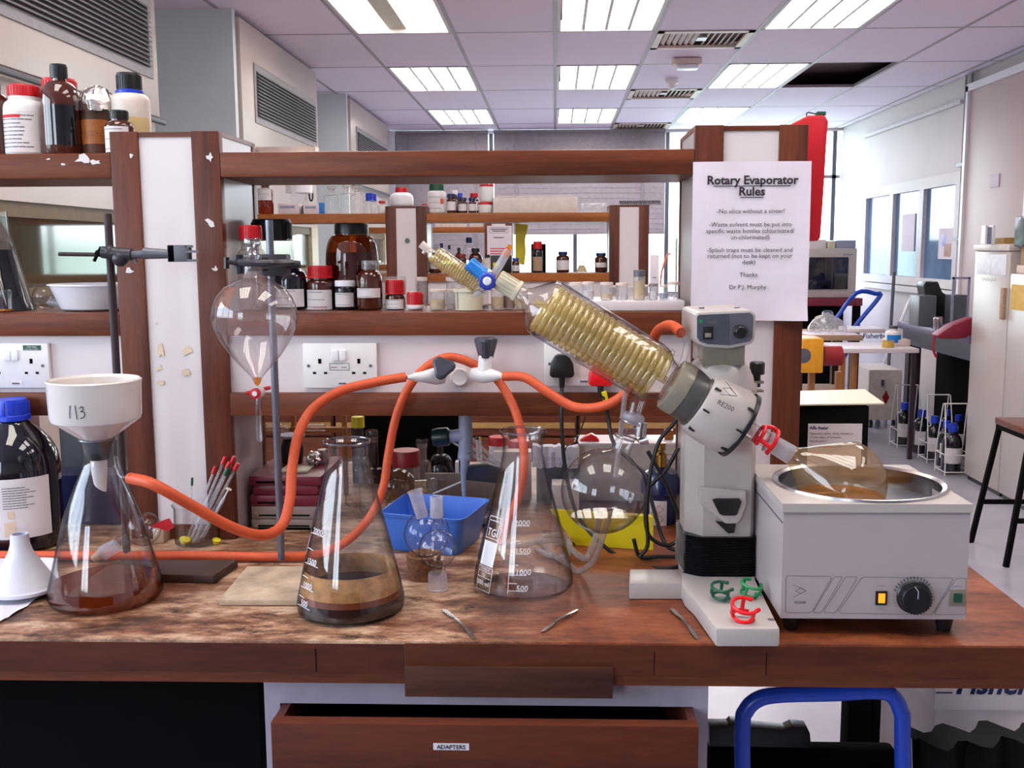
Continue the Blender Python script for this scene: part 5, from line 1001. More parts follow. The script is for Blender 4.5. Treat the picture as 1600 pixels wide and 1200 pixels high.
# sockets
def socket(px0, px1, py0, py1, lab, plugs=0):
    a, b_ = at(px0, py0, YS), at(px1, py1, YS); w, h = b_.x - a.x, a.z - b_.z; t = thing('wall_socket', lab, 'socket', ((a.x + b_.x) / 2, YS, b_.z)); y = YS - .011
    pl = B().box(a.x, b_.x, y, YS - .0002, b_.z, a.z, .0018).done('faceplate', 'whitep', t)
    for k in (0, 1):
        x = a.x + w * (.397 + .1 * k); B().box(x, x + w * .09, y - .004, y + .001, b_.z + h * .62, b_.z + h * .86, .0012).done('rocker_switch', 'whitebright', t)
        cx = a.x + w * (.23 + .53 * k)
        if plugs != 2: 
            g = bmesh.new(); rect2(g, cx - w * .021, cx + w * .021, b_.z + h * .55, b_.z + h * .66)
            for q in (-1, 1): rect2(g, cx + q * w * .075 - w * .022, cx + q * w * .075 + w * .022, b_.z + h * .315, b_.z + h * .365)
            for q in g.verts: q.co = Vector((q.co.x, q.co.z, q.co.y)) if False else q.co
            place2(g, 'pin_holes', 'matblack', t, (0, y, 0))
        sx_ = a.x + w * (.075 + .84 * k); B().cyl((sx_, y + .001, b_.z + h * .5), (sx_, y - .0012, b_.z + h * .5), .0028, n=12).done('screw', 'greypl', t)
    B().box(a.x + w * .44, a.x + w * .62, y - .0006, y, b_.z + h * .05, b_.z + h * .16).done('label_strip', 'paperlabel', t)
    g = bmesh.new(); rect2(g, a.x + w * .48, a.x + w * .58, b_.z + h * .085, b_.z + h * .12); place2(g, 'small_print', 'greypl', t, (0, y - .0007, 0))
    return t, a, w, h, b_.z, y
t, a, w, h, zb_, y = socket(474.5, 591, 536, 605, 'double wall socket between the funnel and orange hose, teal sticker')
g = bmesh.new(); outline2(g, a.x + w * .36, a.x + w * .63, zb_ + h * .40, zb_ + h * .56, .0009); place2(g, 'sticker_border', 'dgreen', t, (0, y, 0)); g = bmesh.new()
stroke2(g, [(a.x + w * (.38 + .012 * k), zb_ + h * (.45 + .03 * (k % 2))) for k in range(8)], .0006); stroke2(g, [(a.x + w * (.52 + .012 * k), zb_ + h * (.45 + .03 * (k % 2))) for k in range(7)], .0006); place2(g, 'handwriting', 'ink', t, (0, y, 0))
t, a, w, h, zb_, y = socket(-34, 83, 536, 605, 'double wall socket at the left picture edge with green sticker')
g = bmesh.new(); rect2(g, a.x + w * .66, a.x + w * .91, zb_ + h * .85, zb_ + h * .96); place2(g, 'green_sticker', 'dgreen', t, (0, y, 0))
g = glyphs([('PORTABLE', a.x + w * .785, zb_ + h * .905, .0040, 'CENTER'), ('ELECTRICAL SAFETY', a.x + w * .785, zb_ + h * .86, .0030, 'CENTER')]); place2(g, 'lettering', 'paper', t, (0, y - .0007, 0))
t, a, w, h, zb_, y = socket(850, 967, 533, 602, 'double wall socket behind the condenser carrying black and red plugs', 2)
# plugs and cables
def plug(px, py, mat, lab, wpx=39, hpx=36):
    p = at(px, py, YS - .012); s = ppm(p); t = thing('mains_plug', lab, 'plug', p); w_, h_ = wpx * s / 2, hpx * s / 2
    poly = [(-w_, -h_ * .8), (-w_ * .75, -h_), (w_ * .75, -h_), (w_, -h_ * .8), (w_ * .9, h_ * .2), (w_ * .55, h_ * .9), (w_ * .25, h_), (-w_ * .25, h_), (-w_ * .55, h_ * .9), (-w_ * .9, h_ * .2)]
    B().prism(poly, frame(p, (0, -1, 0), Vector((1, 0, 0))) @ Matrix.Rotation(0, 4, 'Z'), .028, .004).done('plug_body', mat, t)
    q = p + Vector((0, -.014, -h_)); B().cyl(q, q - Vector((0, 0, .019)), .0062, .005, 12).done('strain_relief', 'black' if mat == 'black' else 'cable', t); return q - Vector((0, 0, .018))
q1 = plug(878, 570, 'black', 'black mains plug in the socket, left of the red plug'); q2 = plug(938, 583, 'brightred', 'red mains plug partly hidden by the condenser')
tag(B().tube(spline([q1, at(877, 640, 1.86), at(879, 690, 1.86), at(884, 735, 1.86), at(900, 800, 1.85), at(935, 845, 1.82), at(985, 880, 1.80), on(1040, 888, BZ + .005), on(1075, 880, BZ + .005)]), .0037, 8).done('mains_cable', 'cable'), 'black cable from the black plug down behind the round flask', 'cable')
tag(B().tube(spline([q2, at(944, 620, 1.86), at(950, 650, 1.87), at(958, 690, 1.86), at(985, 720, 1.84), at(1010, 745, 1.83), at(1020, 790, 1.82), at(1040, 850, 1.80), at(1068, 862, 1.78)]), .0037, 8).done('mains_cable', 'cable'), 'black cable with yellow tag hanging from the red plug', 'cable')
B().cyl(at(944, 613, 1.859), at(946, 626, 1.859), .0048, n=10).done('cable_tag', 'yellow', None) if False else None
ct = tag(B().cyl(at(943.5, 612, 1.861), at(946.5, 626, 1.862), .0052, n=10).done('cable_tag', 'yellow'), 'small yellow tag on the cable below the red plug', 'tag')
for k, (l, lb) in enumerate((([(1000, 870), (1012, 850), (1010, 800), (1016, 740), (1030, 690), (1050, 665), (1068, 640)], 'black cable rising from bench beside the blue canister to evaporator head'), ([(990, 842), (1000, 870), (1030, 885), (1070, 884)], 'black cable looping under the round flask'), ([(1012, 705), (1035, 745), (1055, 790), (1066, 830), (1045, 852), (1015, 838), (1008, 800), (1012, 765), (1040, 735), (1060, 700)], 'looped black cable in front of the blue canister'))):
    pts = [at(x, y, 1.76 + .015 * k) for x, y in l]
    for q in pts: q.z = max(q.z, BZ + .005)
    tag(B().tube(spline(pts), .0036, 8).done('mains_cable', 'cable'), lb, 'cable')
tag(B().tube(spline([at(915, 650, 1.89 + .02), at(900, 690, 1.92), at(884, 700, 1.93), at(878, 740, 1.94)]), .0012, 6).done('thin_wire', 'cable'), 'thin black wire hanging diagonally under the wooden rail', 'cable')
# silicone tubing coil
for k, (l, lb) in enumerate((([(955, 800), (945, 830), (935, 858), (925, 878), (905, 892), (885, 880), (862, 865), (845, 845), (850, 838), (875, 836), (890, 850), (885, 868), (860, 868), (838, 858)], 'loop of cloudy silicone tubing hanging under the round flask'), ([(938, 800), (932, 835), (922, 862), (910, 872), (880, 848), (850, 845), (820, 850), (790, 852)], 'second cloudy silicone tube running behind the empty flask'))):
    pts = []
    for j, (x, y) in enumerate(l): pts.append(at(x, y, 1.62 + .01 * j) if j < 4 else on(x, y, BZ + .0056 + (.010 if (j % 5 == 0) else 0)))
    tag(B().tube(spline(pts), .0052, 10).done('silicone_tube', 'tubing'), lb, 'tubing')
# ---------------------------------------------------------------- rotary evaporator
YR = 1.565
P = lambda x, y, d=0: at(x, y, YR + d)
SR = ppm(P(1100, 650))
ev = thing('rotary_evaporator', 'white rotary evaporator with gold coiled condenser, black bellows and RE200 head', 'evaporator', base_at(1122, 905))
HB = at(1166, 983, on(1166, 1012, BZ).y).z - BZ
pb = plate('base', 'appl', ev, ((1119, 982), (1219, 982), (1180, 905), (1176, 872), (1060, 872), (1062, 905), (1070, 922), (1085, 936)), HB, .004)
plate('cross_foot', 'appl', ev, ((983, 911), (984, 889), (1068, 889), (1068, 911)), HB, .003)
for x, y in ((1146, 948), (1172, 936), (1188, 930), (1205, 968)): 
    p = on(x, y, BZ + HB); B().lathe([(random.uniform(.003, .006), 0), (.0, .0005)], p, n=7).done('paint_chip', 'greypl', pb)
cc = P(1121, 800, .085); cxx, cyy = cc.x, cc.y
zP = lambda py, d=.04: at(1121, py, YR + d).z
poly = [(-.056, .05), (-.056, -.012), (-.030, -.045), (.046, -.045), (.054, -.032), (.054, .05)]
B().prism(poly, Matrix.Translation((cxx, cyy, zP(845))), zP(600) - zP(845), .003).done('column', 'appl', ev)
# bellows
b = B(); rr = []; zlo, zhi = BZ + HB, zP(838); nr = 15
for k in range(nr * 2 + 1):
    z = zlo + (zhi - zlo) * k / (nr * 2); sc = (1.10 if k % 2 == 0 else 1.02) * (1.02 if k < nr else 1.0)
    rr.append([b.b.verts.new((cxx + p.x, cyy + p.y, z)) for p in rounded([Vector((x * sc, y * sc, 0)) for x, y in ((-.056, -.028), (-.030, -.048), (.046, -.048), (.056, -.030))] , .006, 2) + [Vector((.056 * sc, .05 * sc, 0)), Vector((-.056 * sc, .05 * sc, 0))]])
for a, e_ in zip(rr, rr[1:]):
    for i in range(len(a)): b.b.faces.new((a[i], a[(i + 1) % len(a)], e_[(i + 1) % len(a)], e_[i]))
b.b.faces.new(rr[0][::-1]); b.b.faces.new(rr[-1]); b.done('bellows', 'black', ev, ang=20)
# lift handle nose with black buttons
yn = cyy - .045
def pol(pts, Y): return [(at(x, y, Y).x, at(x, y, Y).z) for x, y in pts]
Mxz = Matrix(((1, 0, 0, 0), (0, 0, -1, 0), (0, 1, 0, 0), (0, 0, 0, 1)))
def slab(pts, Y, depth, nm, mat, par, bev=.0015):
    """polygon in the picture-parallel plane Y, extruded towards the viewer"""
    q = pol(pts, Y - depth); return B().prism(q, Matrix.Translation((0, Y, 0)) @ Mxz, depth, bev).done(nm, mat, par)
slab(((1092, 762), (1166, 768), (1166, 790), (1158, 812), (1151, 819), (1134, 819), (1094, 788)), yn, .016, 'lift_grip', 'appl', ev, .004)
slab(((1113, 781), (1119, 779), (1155, 779), (1159, 784), (1152, 804), (1148, 806), (1130, 806), (1124, 803)), yn - .016, .003, 'grip_pad', 'black', ev, .001)
slab(((1118, 815), (1150, 819), (1147, 833), (1138, 834)), yn, .006, 'lower_pad', 'black', ev, .001)
# head
ax = (P(1060, 606.6) - P(940, 534)).normalized()
def on_axis(px): t_ = (px - 940) / 120; return P(940, 534) + (P(1060, 606.6) - P(940, 534)) * t_
def seg(x0, x1): return on_axis(x0), on_axis(x1)
h0, h1 = seg(1092, 1156); L = (h1 - h0).length
B().lathe([(.040, -.002), (.051, 0), (.054, .008), (.0555, L * .5), (.054, L * .8), (.050, L), (.044, L + .004), (0, L + .004)], h0, ax, 64, cap0=True).done('gear_housing', 'appl', ev)
B().ball(P(1122, 604, .03), .056, 40).done('motor_dome', 'appl', ev)
B().lathe([(.0535, 0), (.0545, .001), (.0545, .007), (.050, .008)], h0 + ax * (L - .004), ax, 64, cap0=False, cap1=False).done('black_ring', 'black', ev)
for a_ in (-35, 5, 48):
    for h_ in (0.004, L - .012):
        M = frame(h0 + ax * h_, ax) @ Matrix.Rotation(R(a_), 4, 'Z'); B().box(.052, .0565, -.0012, .0012, -.002, .008, 0, M).done('housing_notch', 'black', ev)
k0, k1 = seg(1066, 1093); L2 = (k1 - k0).length
B().lathe([(.036, 0), (.041, .001), (.0425, .006), (.0425, L2 * .8), (.045, L2 * .82), (.045, L2), (.03, L2)], k0, ax, 48).done('collar', 'dcollar', ev)
k0, k1 = seg(1046, 1067); L2 = (k1 - k0).length
B().lathe([(.034, 0), (.041, .003), (.0425, L2 * .4), (.0425, L2), (.03, L2)], k0, ax, 48).done('flange_ring', 'collar', ev)
# logo and model on the head, facing the viewer
u = Vector((math.cos(R(27)), 0, -math.sin(R(27)))); v = Vector((math.sin(R(27)), 0, math.cos(R(27)))); Yh = YR - .0570
q0 = at(1134, 634, Yh); g = glyphs([('RE200', 0, -.0035, .0105, 'CENTER', .0)]); place2(g, 'lettering', 'ink', ev, (q0.x, Yh, q0.z), u, v)
g = bmesh.new(); T = lambda x, y: (at(x, y, Yh).x, at(x, y, Yh).z); stroke2(g, [T(1134, 596), T(1151.5, 619), T(1125, 616)], .0007); stroke2(g, [T(1130, 606), T(1141, 606.5), T(1151.5, 619), T(1140, 617), T(1130, 606)], .0007); place2(g, 'emblem', 'ink', ev, (0, Yh, 0))
# control box
yb0, yb1 = YR - .035, YR + .13
outl = [(1086, 492), (1091, 488), (1172, 484), (1179, 488), (1182, 494), (1180, 530), (1174, 538), (1140, 545), (1104, 543), (1090, 538), (1086, 530)]
q = pol(outl, yb0); cb = B().prism(q, Matrix.Translation((0, yb1, 0)) @ Mxz, yb1 - yb0, .004).done('control_box', 'appl', ev)
g = pol([(1089, 495), (1092, 492), (1171, 488.5), (1176, 492), (1177, 497), (1175.5, 528), (1171, 533), (1140, 539.5), (1105, 537.5), (1093, 533), (1089, 527)], yb0)
B().prism(g, Matrix.Translation((0, yb0, 0)) @ Mxz, .0012, 0).done('control_panel', 'dgrey', cb)
g = pol([(1140, 490.5), (1171, 489), (1176, 492), (1177, 497), (1175.5, 528), (1171, 533), (1140, 539)], yb0 - .0012); B().prism(g, Matrix.Translation((0, yb0 - .0012, 0)) @ Mxz, .0003, 0).done('speed_panel', 'greypl', cb)
a = at(1098, 510, yb0); e_ = at(1113.5, 530, yb0); B().box(a.x, e_.x, yb0 - .004, yb0, e_.z, a.z, .001).done('power_switch', 'black', cb); B().box(a.x + .003, e_.x - .003, yb0 - .0055, yb0 - .004, e_.z + .003, (a.z + e_.z) / 2, .0005).done('switch_light', 'collar', cb)
p = at(1095, 502, yb0 - .0012); B().lathe([(.0018, 0), (.0026, 0), (.0026, .0006), (.0018, .0006)], p, (0, -1, 0), 16).done('green_ring', 'green', cb)
p = at(1156, 518, yb0 - .0015); B().lathe([(.0105, 0), (.0105, .003), (.0085, .004), (.008, .011), (.007, .012), (0, .012)], p, (0, -1, 0), 28).done('speed_knob', 'black', cb)
g = bmesh.new()
for k in range(14): an = R(-130 + 20 * k); stroke2(g, [(p.x + .012 * math.sin(an), p.z + .012 * math.cos(an)), (p.x + .0135 * math.sin(an), p.z + .0135 * math.cos(an))], .0004)
g2 = glyphs([('POWER', at(1112, 504, yb0).x, at(1112, 504, yb0).z, .0035, 'CENTER'), ('ROTATION SPEED', at(1156, 501, yb0).x, at(1156, 501, yb0).z, .0028, 'CENTER')]); me = bpy.data.meshes.new('x'); g2.to_mesh(me); g2.free(); g.from_mesh(me); place2(g, 'panel_print', 'collar', cb, (0, yb0 - .0015, 0))
for x, y in ((1096, 485), (1152, 481)): p = at(x, y, YR + .02); B().box(p.x - .004, p.x + .004, p.y - .003, p.y + .003, at(1130, 486, yb0).z + .0005, at(1130, 486, yb0).z + .0025).done('lid_slot', 'greypl', cb)
a = at(1096, 543, YR); e_ = at(1162, 560, YR); B().box(a.x, e_.x, YR - .01, YR + .10, e_.z - .01, a.z + .006, .002).done('head_neck', 'collar', ev)
# side clamp knob
p = at(1183, 577, YR + .06); b = B(); b.lathe([(.011, -.008), (.012, -.006), (.012, .010), (.010, .012), (0, .012)], p, (0, 0, 1), 20); b.cyl(p, p - Vector((0, 0, .028)), .006, n=12); b.done('clamp_knob', 'black', ev)
for dz in (0, .014): B().box(p.x - .022, p.x + .010, p.y - .008, p.y + .008, p.z - .022 - dz, p.z - .018 - dz, .001).done('clamp_lug', 'collar', ev)

# condenser
CG = glass('condenser_glass', tint=(.98, .97, .96), edge=(.28, .28, .30), refl=.06, edgepow=2.4)
c0_, c1_ = on_axis(1060), on_axis(808); Lc = (c1_ - c0_).length; f = lambda px: (on_axis(px) - c0_).length
cd = B().lathe([(.040, 0), (.036, f(1050)), (.030, f(1044)), (.033, f(1036)), (.043, f(1025)), (.0465, f(1012)), (.0465, f(856)), (.0452, f(849)), (.040, f(843)), (.026, f(832)), (.015, f(824)), (.0115, f(818)), (.0105, f(806)), (.0115, f(796))], c0_, -ax, 72, cap0=False, cap1=False).done('condenser_jacket', CG, ev)
def helix(a, e_, r, turns, tr, nm, mat, par, n=18, ph=0):
    M = frame(a, e_ - a); L = (e_ - a).length; pts = [M @ Vector((r * math.cos(ph + q / n * math.tau), r * math.sin(ph + q / n * math.tau), L * q / (turns * n))) for q in range(int(turns * n) + 1)]
    return B().tube(pts, tr, 8).done(nm, mat, par, ang=80)
helix(on_axis(1028), on_axis(850), .0365, 20, .0052, 'outer_coil', 'coil', ev); helix(on_axis(1024), on_axis(854), .0215, 18, .0048, 'inner_coil', 'coil', ev, 16)
B().cyl(on_axis(1040), on_axis(836), .0065, n=14).done('centre_tube', 'coil', ev)
hk = [on_axis(1046) + Vector((.006, 0, .030)), P(1063, 572), P(1071, 552), P(1073, 534), P(1068, 522), P(1060, 518)]
B().tube(spline(hk, 6), .0052, 12).done('water_nipple', 'glassm', ev)
B().tube(spline([on_axis(1030) + Vector((0, .03, .03)), P(1050, 552, .05), P(1040, 545, .06)], 5), .005, 10).done('rear_nipple', 'glassm', ev)
# screw joint, tap and small condenser on top
j0, j1 = on_axis(812), on_axis(779); M_ = frame(j0, j1 - j0); Lj = (j1 - j0).length
b = B().lathe([(.0115, 0), (.0165, .001), (.0165, .006), (.0140, .007), (.0140, Lj), (.008, Lj)], j0, j1 - j0, 32)
for k in range(16): b.box(.0135, .0152, -.001, .001, .007, Lj - .001, 0, M_ @ Matrix.Rotation(k / 16 * math.tau, 4, 'Z'))
b.done('screw_cap', 'cream', ev)
kc = P(762, 439, -.004)
B().cyl(kc + Vector((0, .03, 0)), kc, .0105, n=20).done('tap_body', 'ground', ev); b = B().lathe([(.013, 0), (.0135, .002), (.0135, .008), (.011, .010), (0, .010)], kc, (0, -1, 0), 32)
for k in range(10): b.box(.0125, .0148, -.0015, .0015, .001, .008, .0004, frame(kc, (0, -1, 0)) @ Matrix.Rotation(k / 10 * math.tau, 4, 'Z'))
tk = b.done('tap_knob', 'knobblue', ev); B().lathe([(.0065, .010), (.0065, .013), (.005, .0145), (0, .0145)], kc, (0, -1, 0), 24).done('knob_centre', 'whitebright', tk)
b0, b1 = P(756, 432), P(731, 412); ub = b1 - b0; b = B().lathe([(.012, -.001), (.0135, 0), (.0115, ub.length * .95), (.010, ub.length), (0, ub.length)], b0, ub, 32)
for k in range(12): b.box(.0110, .0128, -.0012, .0012, .003, ub.length * .95, .0003, frame(b0, ub) @ Matrix.Rotation(k / 12 * math.tau, 4, 'Z'))
b.done('blue_screw_cap', 'tapblue', ev)
B().cyl(P(764, 434), P(758, 431), .012, n=24).done('cap_washer', 'cream', ev)
g0, g1 = P(770, 432, .004), P(795, 390, .004); B().lathe([(.006, 0), (.0065, .02), (.006, (g1 - g0).length * .9), (.0045, (g1 - g0).length)], g0, g1 - g0, 20, cap0=False, cap1=False).done('gas_inlet', 'ground', ev); B().cyl(P(789, 400, .004), P(798, 383, .004), .0055, .0035, 14).done('pink_stopper', 'orangeliq', ev)
s0, s1 = P(752, 448), P(676, 396); us = s1 - s0; Ls = us.length
B().lathe([(.006, -.012), (.007, 0), (.0145, .006), (.0155, .012), (.0155, Ls - .010), (.0135, Ls - .002), (.006, Ls + .006), (.0045, Ls + .014)], s0, us, 40, cap0=False, cap1=False).done('small_condenser', CG, ev)
helix(s0 + us * .06, s1 - us * .02, .0118, 18, .0024, 'small_coil', 'coil', ev, 14)
B().cyl(s1 + us.normalized() * .004, P(658, 381), .0052, .0062, 16).done('hose_barb', 'pink', ev); B().cyl(P(668, 387), P(661, 396), .0028, n=10).done('side_barb', 'pink', ev); B().cyl(P(762, 446, .01), P(742, 462, .01), .0055, .004, 14).done('drain_spout', 'ground', ev)
# lower joint to the receiver
w0, w1 = on_axis(1008) + Vector((-.006, 0, -.036)), P(990, 652)
B().lathe([(.017, 0), (.0125, .008), (.0115, .02), (.0115, (w1 - w0).length)], w0, w1 - w0, 28, cap0=False, cap1=False).done('outlet_tube', 'glassm', ev)
B().tube(spline([P(979, 592, .0), P(974, 640, 0), P(967, 700, .0), P(962, 745, 0)], 5), .0040, 10).done('feed_tube', 'tubing', ev)
jd = (P(975, 700) - P(990, 652)).normalized()
B().lathe([(.012, -.003), (.0165, 0), (.0175, .003), (.0175, .006), (.012, .014)], w1 - jd * .004, jd, 28, cap0=False, cap1=False).done('ball_joint', 'ground', ev)
# receiving flask
fc = P(943, 767); rF = 66.5 * ppm(fc); nd = (P(987, 664) - fc).normalized()
rf = thing('receiving_flask', 'round glass receiving flask half emptied, clipped below the condenser', 'flask', fc - Vector((0, 0, rF)))
prf = [(rF * math.sin(math.pi * k / 24), -rF * math.cos(math.pi * k / 24)) for k in range(0, 22)]; LL = (P(987, 664) - fc).length
prf += [(.0155, rF * 1.00), (.0145, rF * 1.10), (.0145, LL - .012), (.0175, LL - .006), (.0185, LL)]
prf = [p for p in prf if p[1] < rF * .985 or p[0] <= .019]
RG = glass('receiver_glass', tint=(.98, .97, .97), edge=(.25, .26, .30), refl=.07, edgepow=3.2)
B().lathe(prf, fc, nd, 72, cap0=False, cap1=False).done('glass_wall', RG, rf)
zq = at(943, 806, YR).z - fc.z; n_ = 14; pl = []
for k in range(n_ + 1): z = -rF * .975 + (zq + rF * .975) * k / n_; pl.append((math.sqrt(max((rF * .975) ** 2 - z * z, 0)), z))
B().lathe(pl + [(0, zq)], fc, (0, 0, 1), 64).done('contents', 'water', rf)
# joint clamp
jc = P(984, 672); jm = frame(P(984, 672), jd); t = thing('joint_clamp', 'shiny metal screw clamp holding the receiving flask joint', 'clamp', P(1000, 690))
b = B()
for dz in (-.013, .013): pts = [jm @ Vector((.0195 * math.cos(a), .0195 * math.sin(a), dz)) for a in [R(-30 + 300 * k / 24) for k in range(25)]]; b.tube(pts, .0019, 8)
b.done('wire_jaws', 'steel', t); sp0 = P(1003, 660, -.01); b = B(); b.cyl(sp0, P(1000, 682, -.01), .0085, n=18); b.cyl(P(1007, 676, -.01), P(990, 668, -.01), .0035, n=10); b.cyl(P(999, 690, -.01), P(1012, 686, -.01), .005, .008, 12); b.done('screw_knob', 'steel', t)
# evaporating flask
e0 = P(1156, 663); e1 = P(1198, 688); B().lathe([(.013, 0), (.012, (e1 - e0).length), (.0105, (e1 - e0).length + .01)], e0, e1 - e0, 28, cap0=False, cap1=False).done('vapour_duct', 'glassm', ev)
fa = (P(1313, 757) - P(1200, 690)).normalized(); fcc = P(1311, 757); Le = (fcc - P(1203, 691)).length; Rr = 71 * ppm(fcc)
ef = thing('evaporating_flask', 'pear-shaped glass flask with amber liquid resting in the water bath', 'flask', fcc - Vector((0, 0, Rr)))
pr_ = [(0, Le + Rr)] + [(Rr * math.sin(a), Le + Rr * math.cos(a)) for a in [math.pi * k / 24 for k in range(1, 14)]]
for k in range(1, 9): q = k / 9; pr_.append((Rr * .98 * (1 - q) ** 1.0 + .0155 * q + .002 * math.sin(q * math.pi), Le * (.92 - q * .56)))
pr_ += [(.0155, Le * .33), (.0150, Le * .30)]
B().lathe(pr_, P(1203, 691), fa, 72, cap0=False, cap1=False).done('glass_wall', 'evapg', ef)
B().lathe([(.0150, Le * .30), (.0140, .002), (.0165, 0), (.0165, -.004), (.012, -.005)], P(1203, 691), fa, 32, cap0=False, cap1=False).done('ground_joint', 'ground', ef)
zq = at(1311, 772, YR).z - fcc.z; pl = []
for k in range(13): z = -Rr * .97 + (zq + Rr * .97) * k / 12; pl.append((math.sqrt(max((Rr * .97) ** 2 - z * z, 0)), z))
B().lathe(pl + [(0, zq)], fcc, (0, 0, 1), 56).done('contents', 'orangeliq', ef)
B().tube([P(1203, 690), P(1240, 712), P(1300, 742)], .0042, 10, rs=[.006, .005, .004]).done('vapour_tube', 'glassm', ef)
# joint clips
def keck(M, mat, lab, s_=1.0, par=None):
    o_ = M @ Vector((0, 0, 0)); t = thing('joint_clip', lab, 'clip', o_); b = B()
    for z, r_ in ((-.010, .0145), (.010, .0185)):
        pts = [M @ (Vector((r_ * math.cos(a), r_ * math.sin(a), z)) * s_) for a in [R(50 + 260 * k / 22) for k in range(23)]]; b.tube(pts, .0029 * s_, 8)
    for a in (70, 180, 290):
        a = R(a); b.tube([M @ (Vector((.0145 * math.cos(a), .0145 * math.sin(a), -.010)) * s_), M @ (Vector((.019 * math.cos(a), .019 * math.sin(a), 0)) * s_), M @ (Vector((.0185 * math.cos(a), .0185 * math.sin(a), .010)) * s_)], .0032 * s_, 8)
    for sgn in (-1, 1):
        for z, r_ in ((-.010, .0145), (.010, .0185)): b.tube([M @ (Vector((r_ * math.cos(R(50)), sgn * r_ * math.sin(R(50)), z)) * s_), M @ (Vector((r_ * .95, sgn * r_ * .62, z)) * s_)], .0034 * s_, 8)
    b.done('clip_body', mat, t)
keck(frame(P(1196, 685), fa, Vector((0, 0, 1))) @ Matrix.Rotation(R(180), 4, 'Z'), 'brightred', 'red plastic clip on the joint of the evaporating flask', 1.05)
zt_ = BZ + HB + .021
def lying(px, py, rot, tilt=90, dz=0): p = on(px, py, BZ + HB + .008); p.z = BZ + HB + dz; return Matrix.Translation(p) @ Matrix.Rotation(R(rot), 4, 'Z') @ Matrix.Rotation(R(tilt), 4, 'X')
keck(lying(1162, 962, 15, 20, .015), 'brightred', 'red plastic joint clip lying on the evaporator base', .95); keck(lying(1127, 930, 10, 12, .014), 'dgreen', 'dark green joint clip, left of the brighter green one', .8); keck(lying(1172, 926, 55, 16, .014), 'green', 'bright green joint clip on the base beside the water bath', .8)

# ---------------------------------------------------------------- water bath
YW = 1.42; wb0, wb1 = at(1224.5, 800, YW), at(1517, 800, YW); ztop = at(1370, 787, YW).z; zbot = at(1370, 967, YW).z; yw1 = YW + .262
wb = thing('water_bath', 'white heated water bath with steel bowl and control panel, marked RE200B', 'water bath', ((wb0.x + wb1.x) / 2, YW + .13, BZ))
X0, X1 = wb0.x, wb1.x
rc = at(1341, 756, 1.552); rcx, rcy = rc.x, YW + .131; rR = 130 * ppm(rc)
b = B(); b.add([(X0, YW, zbot), (X1, YW, zbot), (X1, yw1, zbot), (X0, yw1, zbot), (X0, YW, ztop - .012), (X1, YW, ztop - .012), (X1, yw1, ztop - .012), (X0, yw1, ztop - .012)], [(0, 1, 5, 4), (1, 2, 6, 5), (2, 3, 7, 6), (3, 0, 4, 7), (0, 3, 2, 1)]); b.done('casing', 'applg', wb)
b = B(); n = 64; inn, out, low = [], [], []
for k in range(n):
    a = k / n * math.tau + .001; dx, dy = math.cos(a), math.sin(a); inn.append(b.b.verts.new((rcx + (rR - .003) * dx, rcy + (rR - .003) * dy, ztop)))
    t_ = min(((X1 + .002 - rcx) / dx) if dx > 0 else ((X0 - .002 - rcx) / dx), ((yw1 + .002 - rcy) / dy) if dy > 0 else ((YW - .002 - rcy) / dy)); out.append(b.b.verts.new((rcx + t_ * dx, rcy + t_ * dy, ztop))); low.append(b.b.verts.new((rcx + t_ * dx, rcy + t_ * dy, ztop - .012)))
for cxs, cys in ((X0 - .002, YW - .002), (X1 + .002, YW - .002), (X1 + .002, yw1 + .002), (X0 - .002, yw1 + .002)):
    i = min(range(n), key=lambda i: (out[i].co.x - cxs) ** 2 + (out[i].co.y - cys) ** 2); out[i].co.x, out[i].co.y = cxs, cys; low[i].co.x, low[i].co.y = cxs, cys
for i in range(n): j = (i + 1) % n; b.b.faces.new((inn[i], inn[j], out[j], out[i])); b.b.faces.new((out[i], out[j], low[j], low[i]))
b.done('top_plate', 'appl', wb)
B().lathe([(rR - .008, .001), (rR - .002, .004), (rR + .001, .0035), (rR + .002, .0), (rR - .003, -.001)], (rcx, rcy, ztop), n=96, cap0=False, cap1=False).done('rim', 'steel', wb)
B().lathe([(0, -.105), (rR * .80, -.105), (rR * .90, -.095), (rR - .009, -.06), (rR - .007, .001)], (rcx, rcy, ztop), n=80, cap1=False).done('bowl', pbr('bowl_steel', c(178, 172, 172), .14, 1, var=.08, scale=12), wb)
B().box(X0 - .001, X1 + .001, YW + .004, yw1, ztop - .030, ztop - .028).done('seam', 'greypl', wb)
for x, y in ((X0 + .02, YW + .025), (X1 - .02, YW + .025), (X0 + .02, yw1 - .03), (X1 - .02, yw1 - .03)): B().lathe([(.010, 0), (.014, zbot - BZ)], (x, y, BZ), n=16).done('foot', 'black', wb)
T = lambda x, y: (at(x, y, YW).x, at(x, y, YW).z)
g = bmesh.new(); lw_ = .0006
stroke2(g, [T(1228, 902), T(1231, 899.5), T(1296, 900.5), T(1299, 903), T(1270, 953), T(1266, 957), T(1229, 957), T(1227, 954), T(1228, 902)], lw_)
stroke2(g, [T(1302, 903), T(1305, 901), T(1315, 901), T(1314, 905), T(1285, 954), T(1282, 957), T(1271, 957), T(1272, 953), T(1302, 903)], lw_)
stroke2(g, [T(1320, 903), T(1323, 901), T(1338, 901), T(1338, 905), T(1308, 954), T(1304, 957), T(1288, 957), T(1288, 953), T(1320, 903)], lw_)
stroke2(g, [T(1345, 904), T(1350, 901.5), T(1488, 903), T(1488, 906), T(1458, 957), T(1453, 960), T(1313, 958), T(1311, 954), T(1345, 904)], lw_)
stroke2(g, [T(1492, 906), T(1496, 903), T(1508, 904), T(1509, 907), T(1509, 958), T(1507, 960), T(1461, 960), T(1460, 957), T(1492, 906)], lw_)
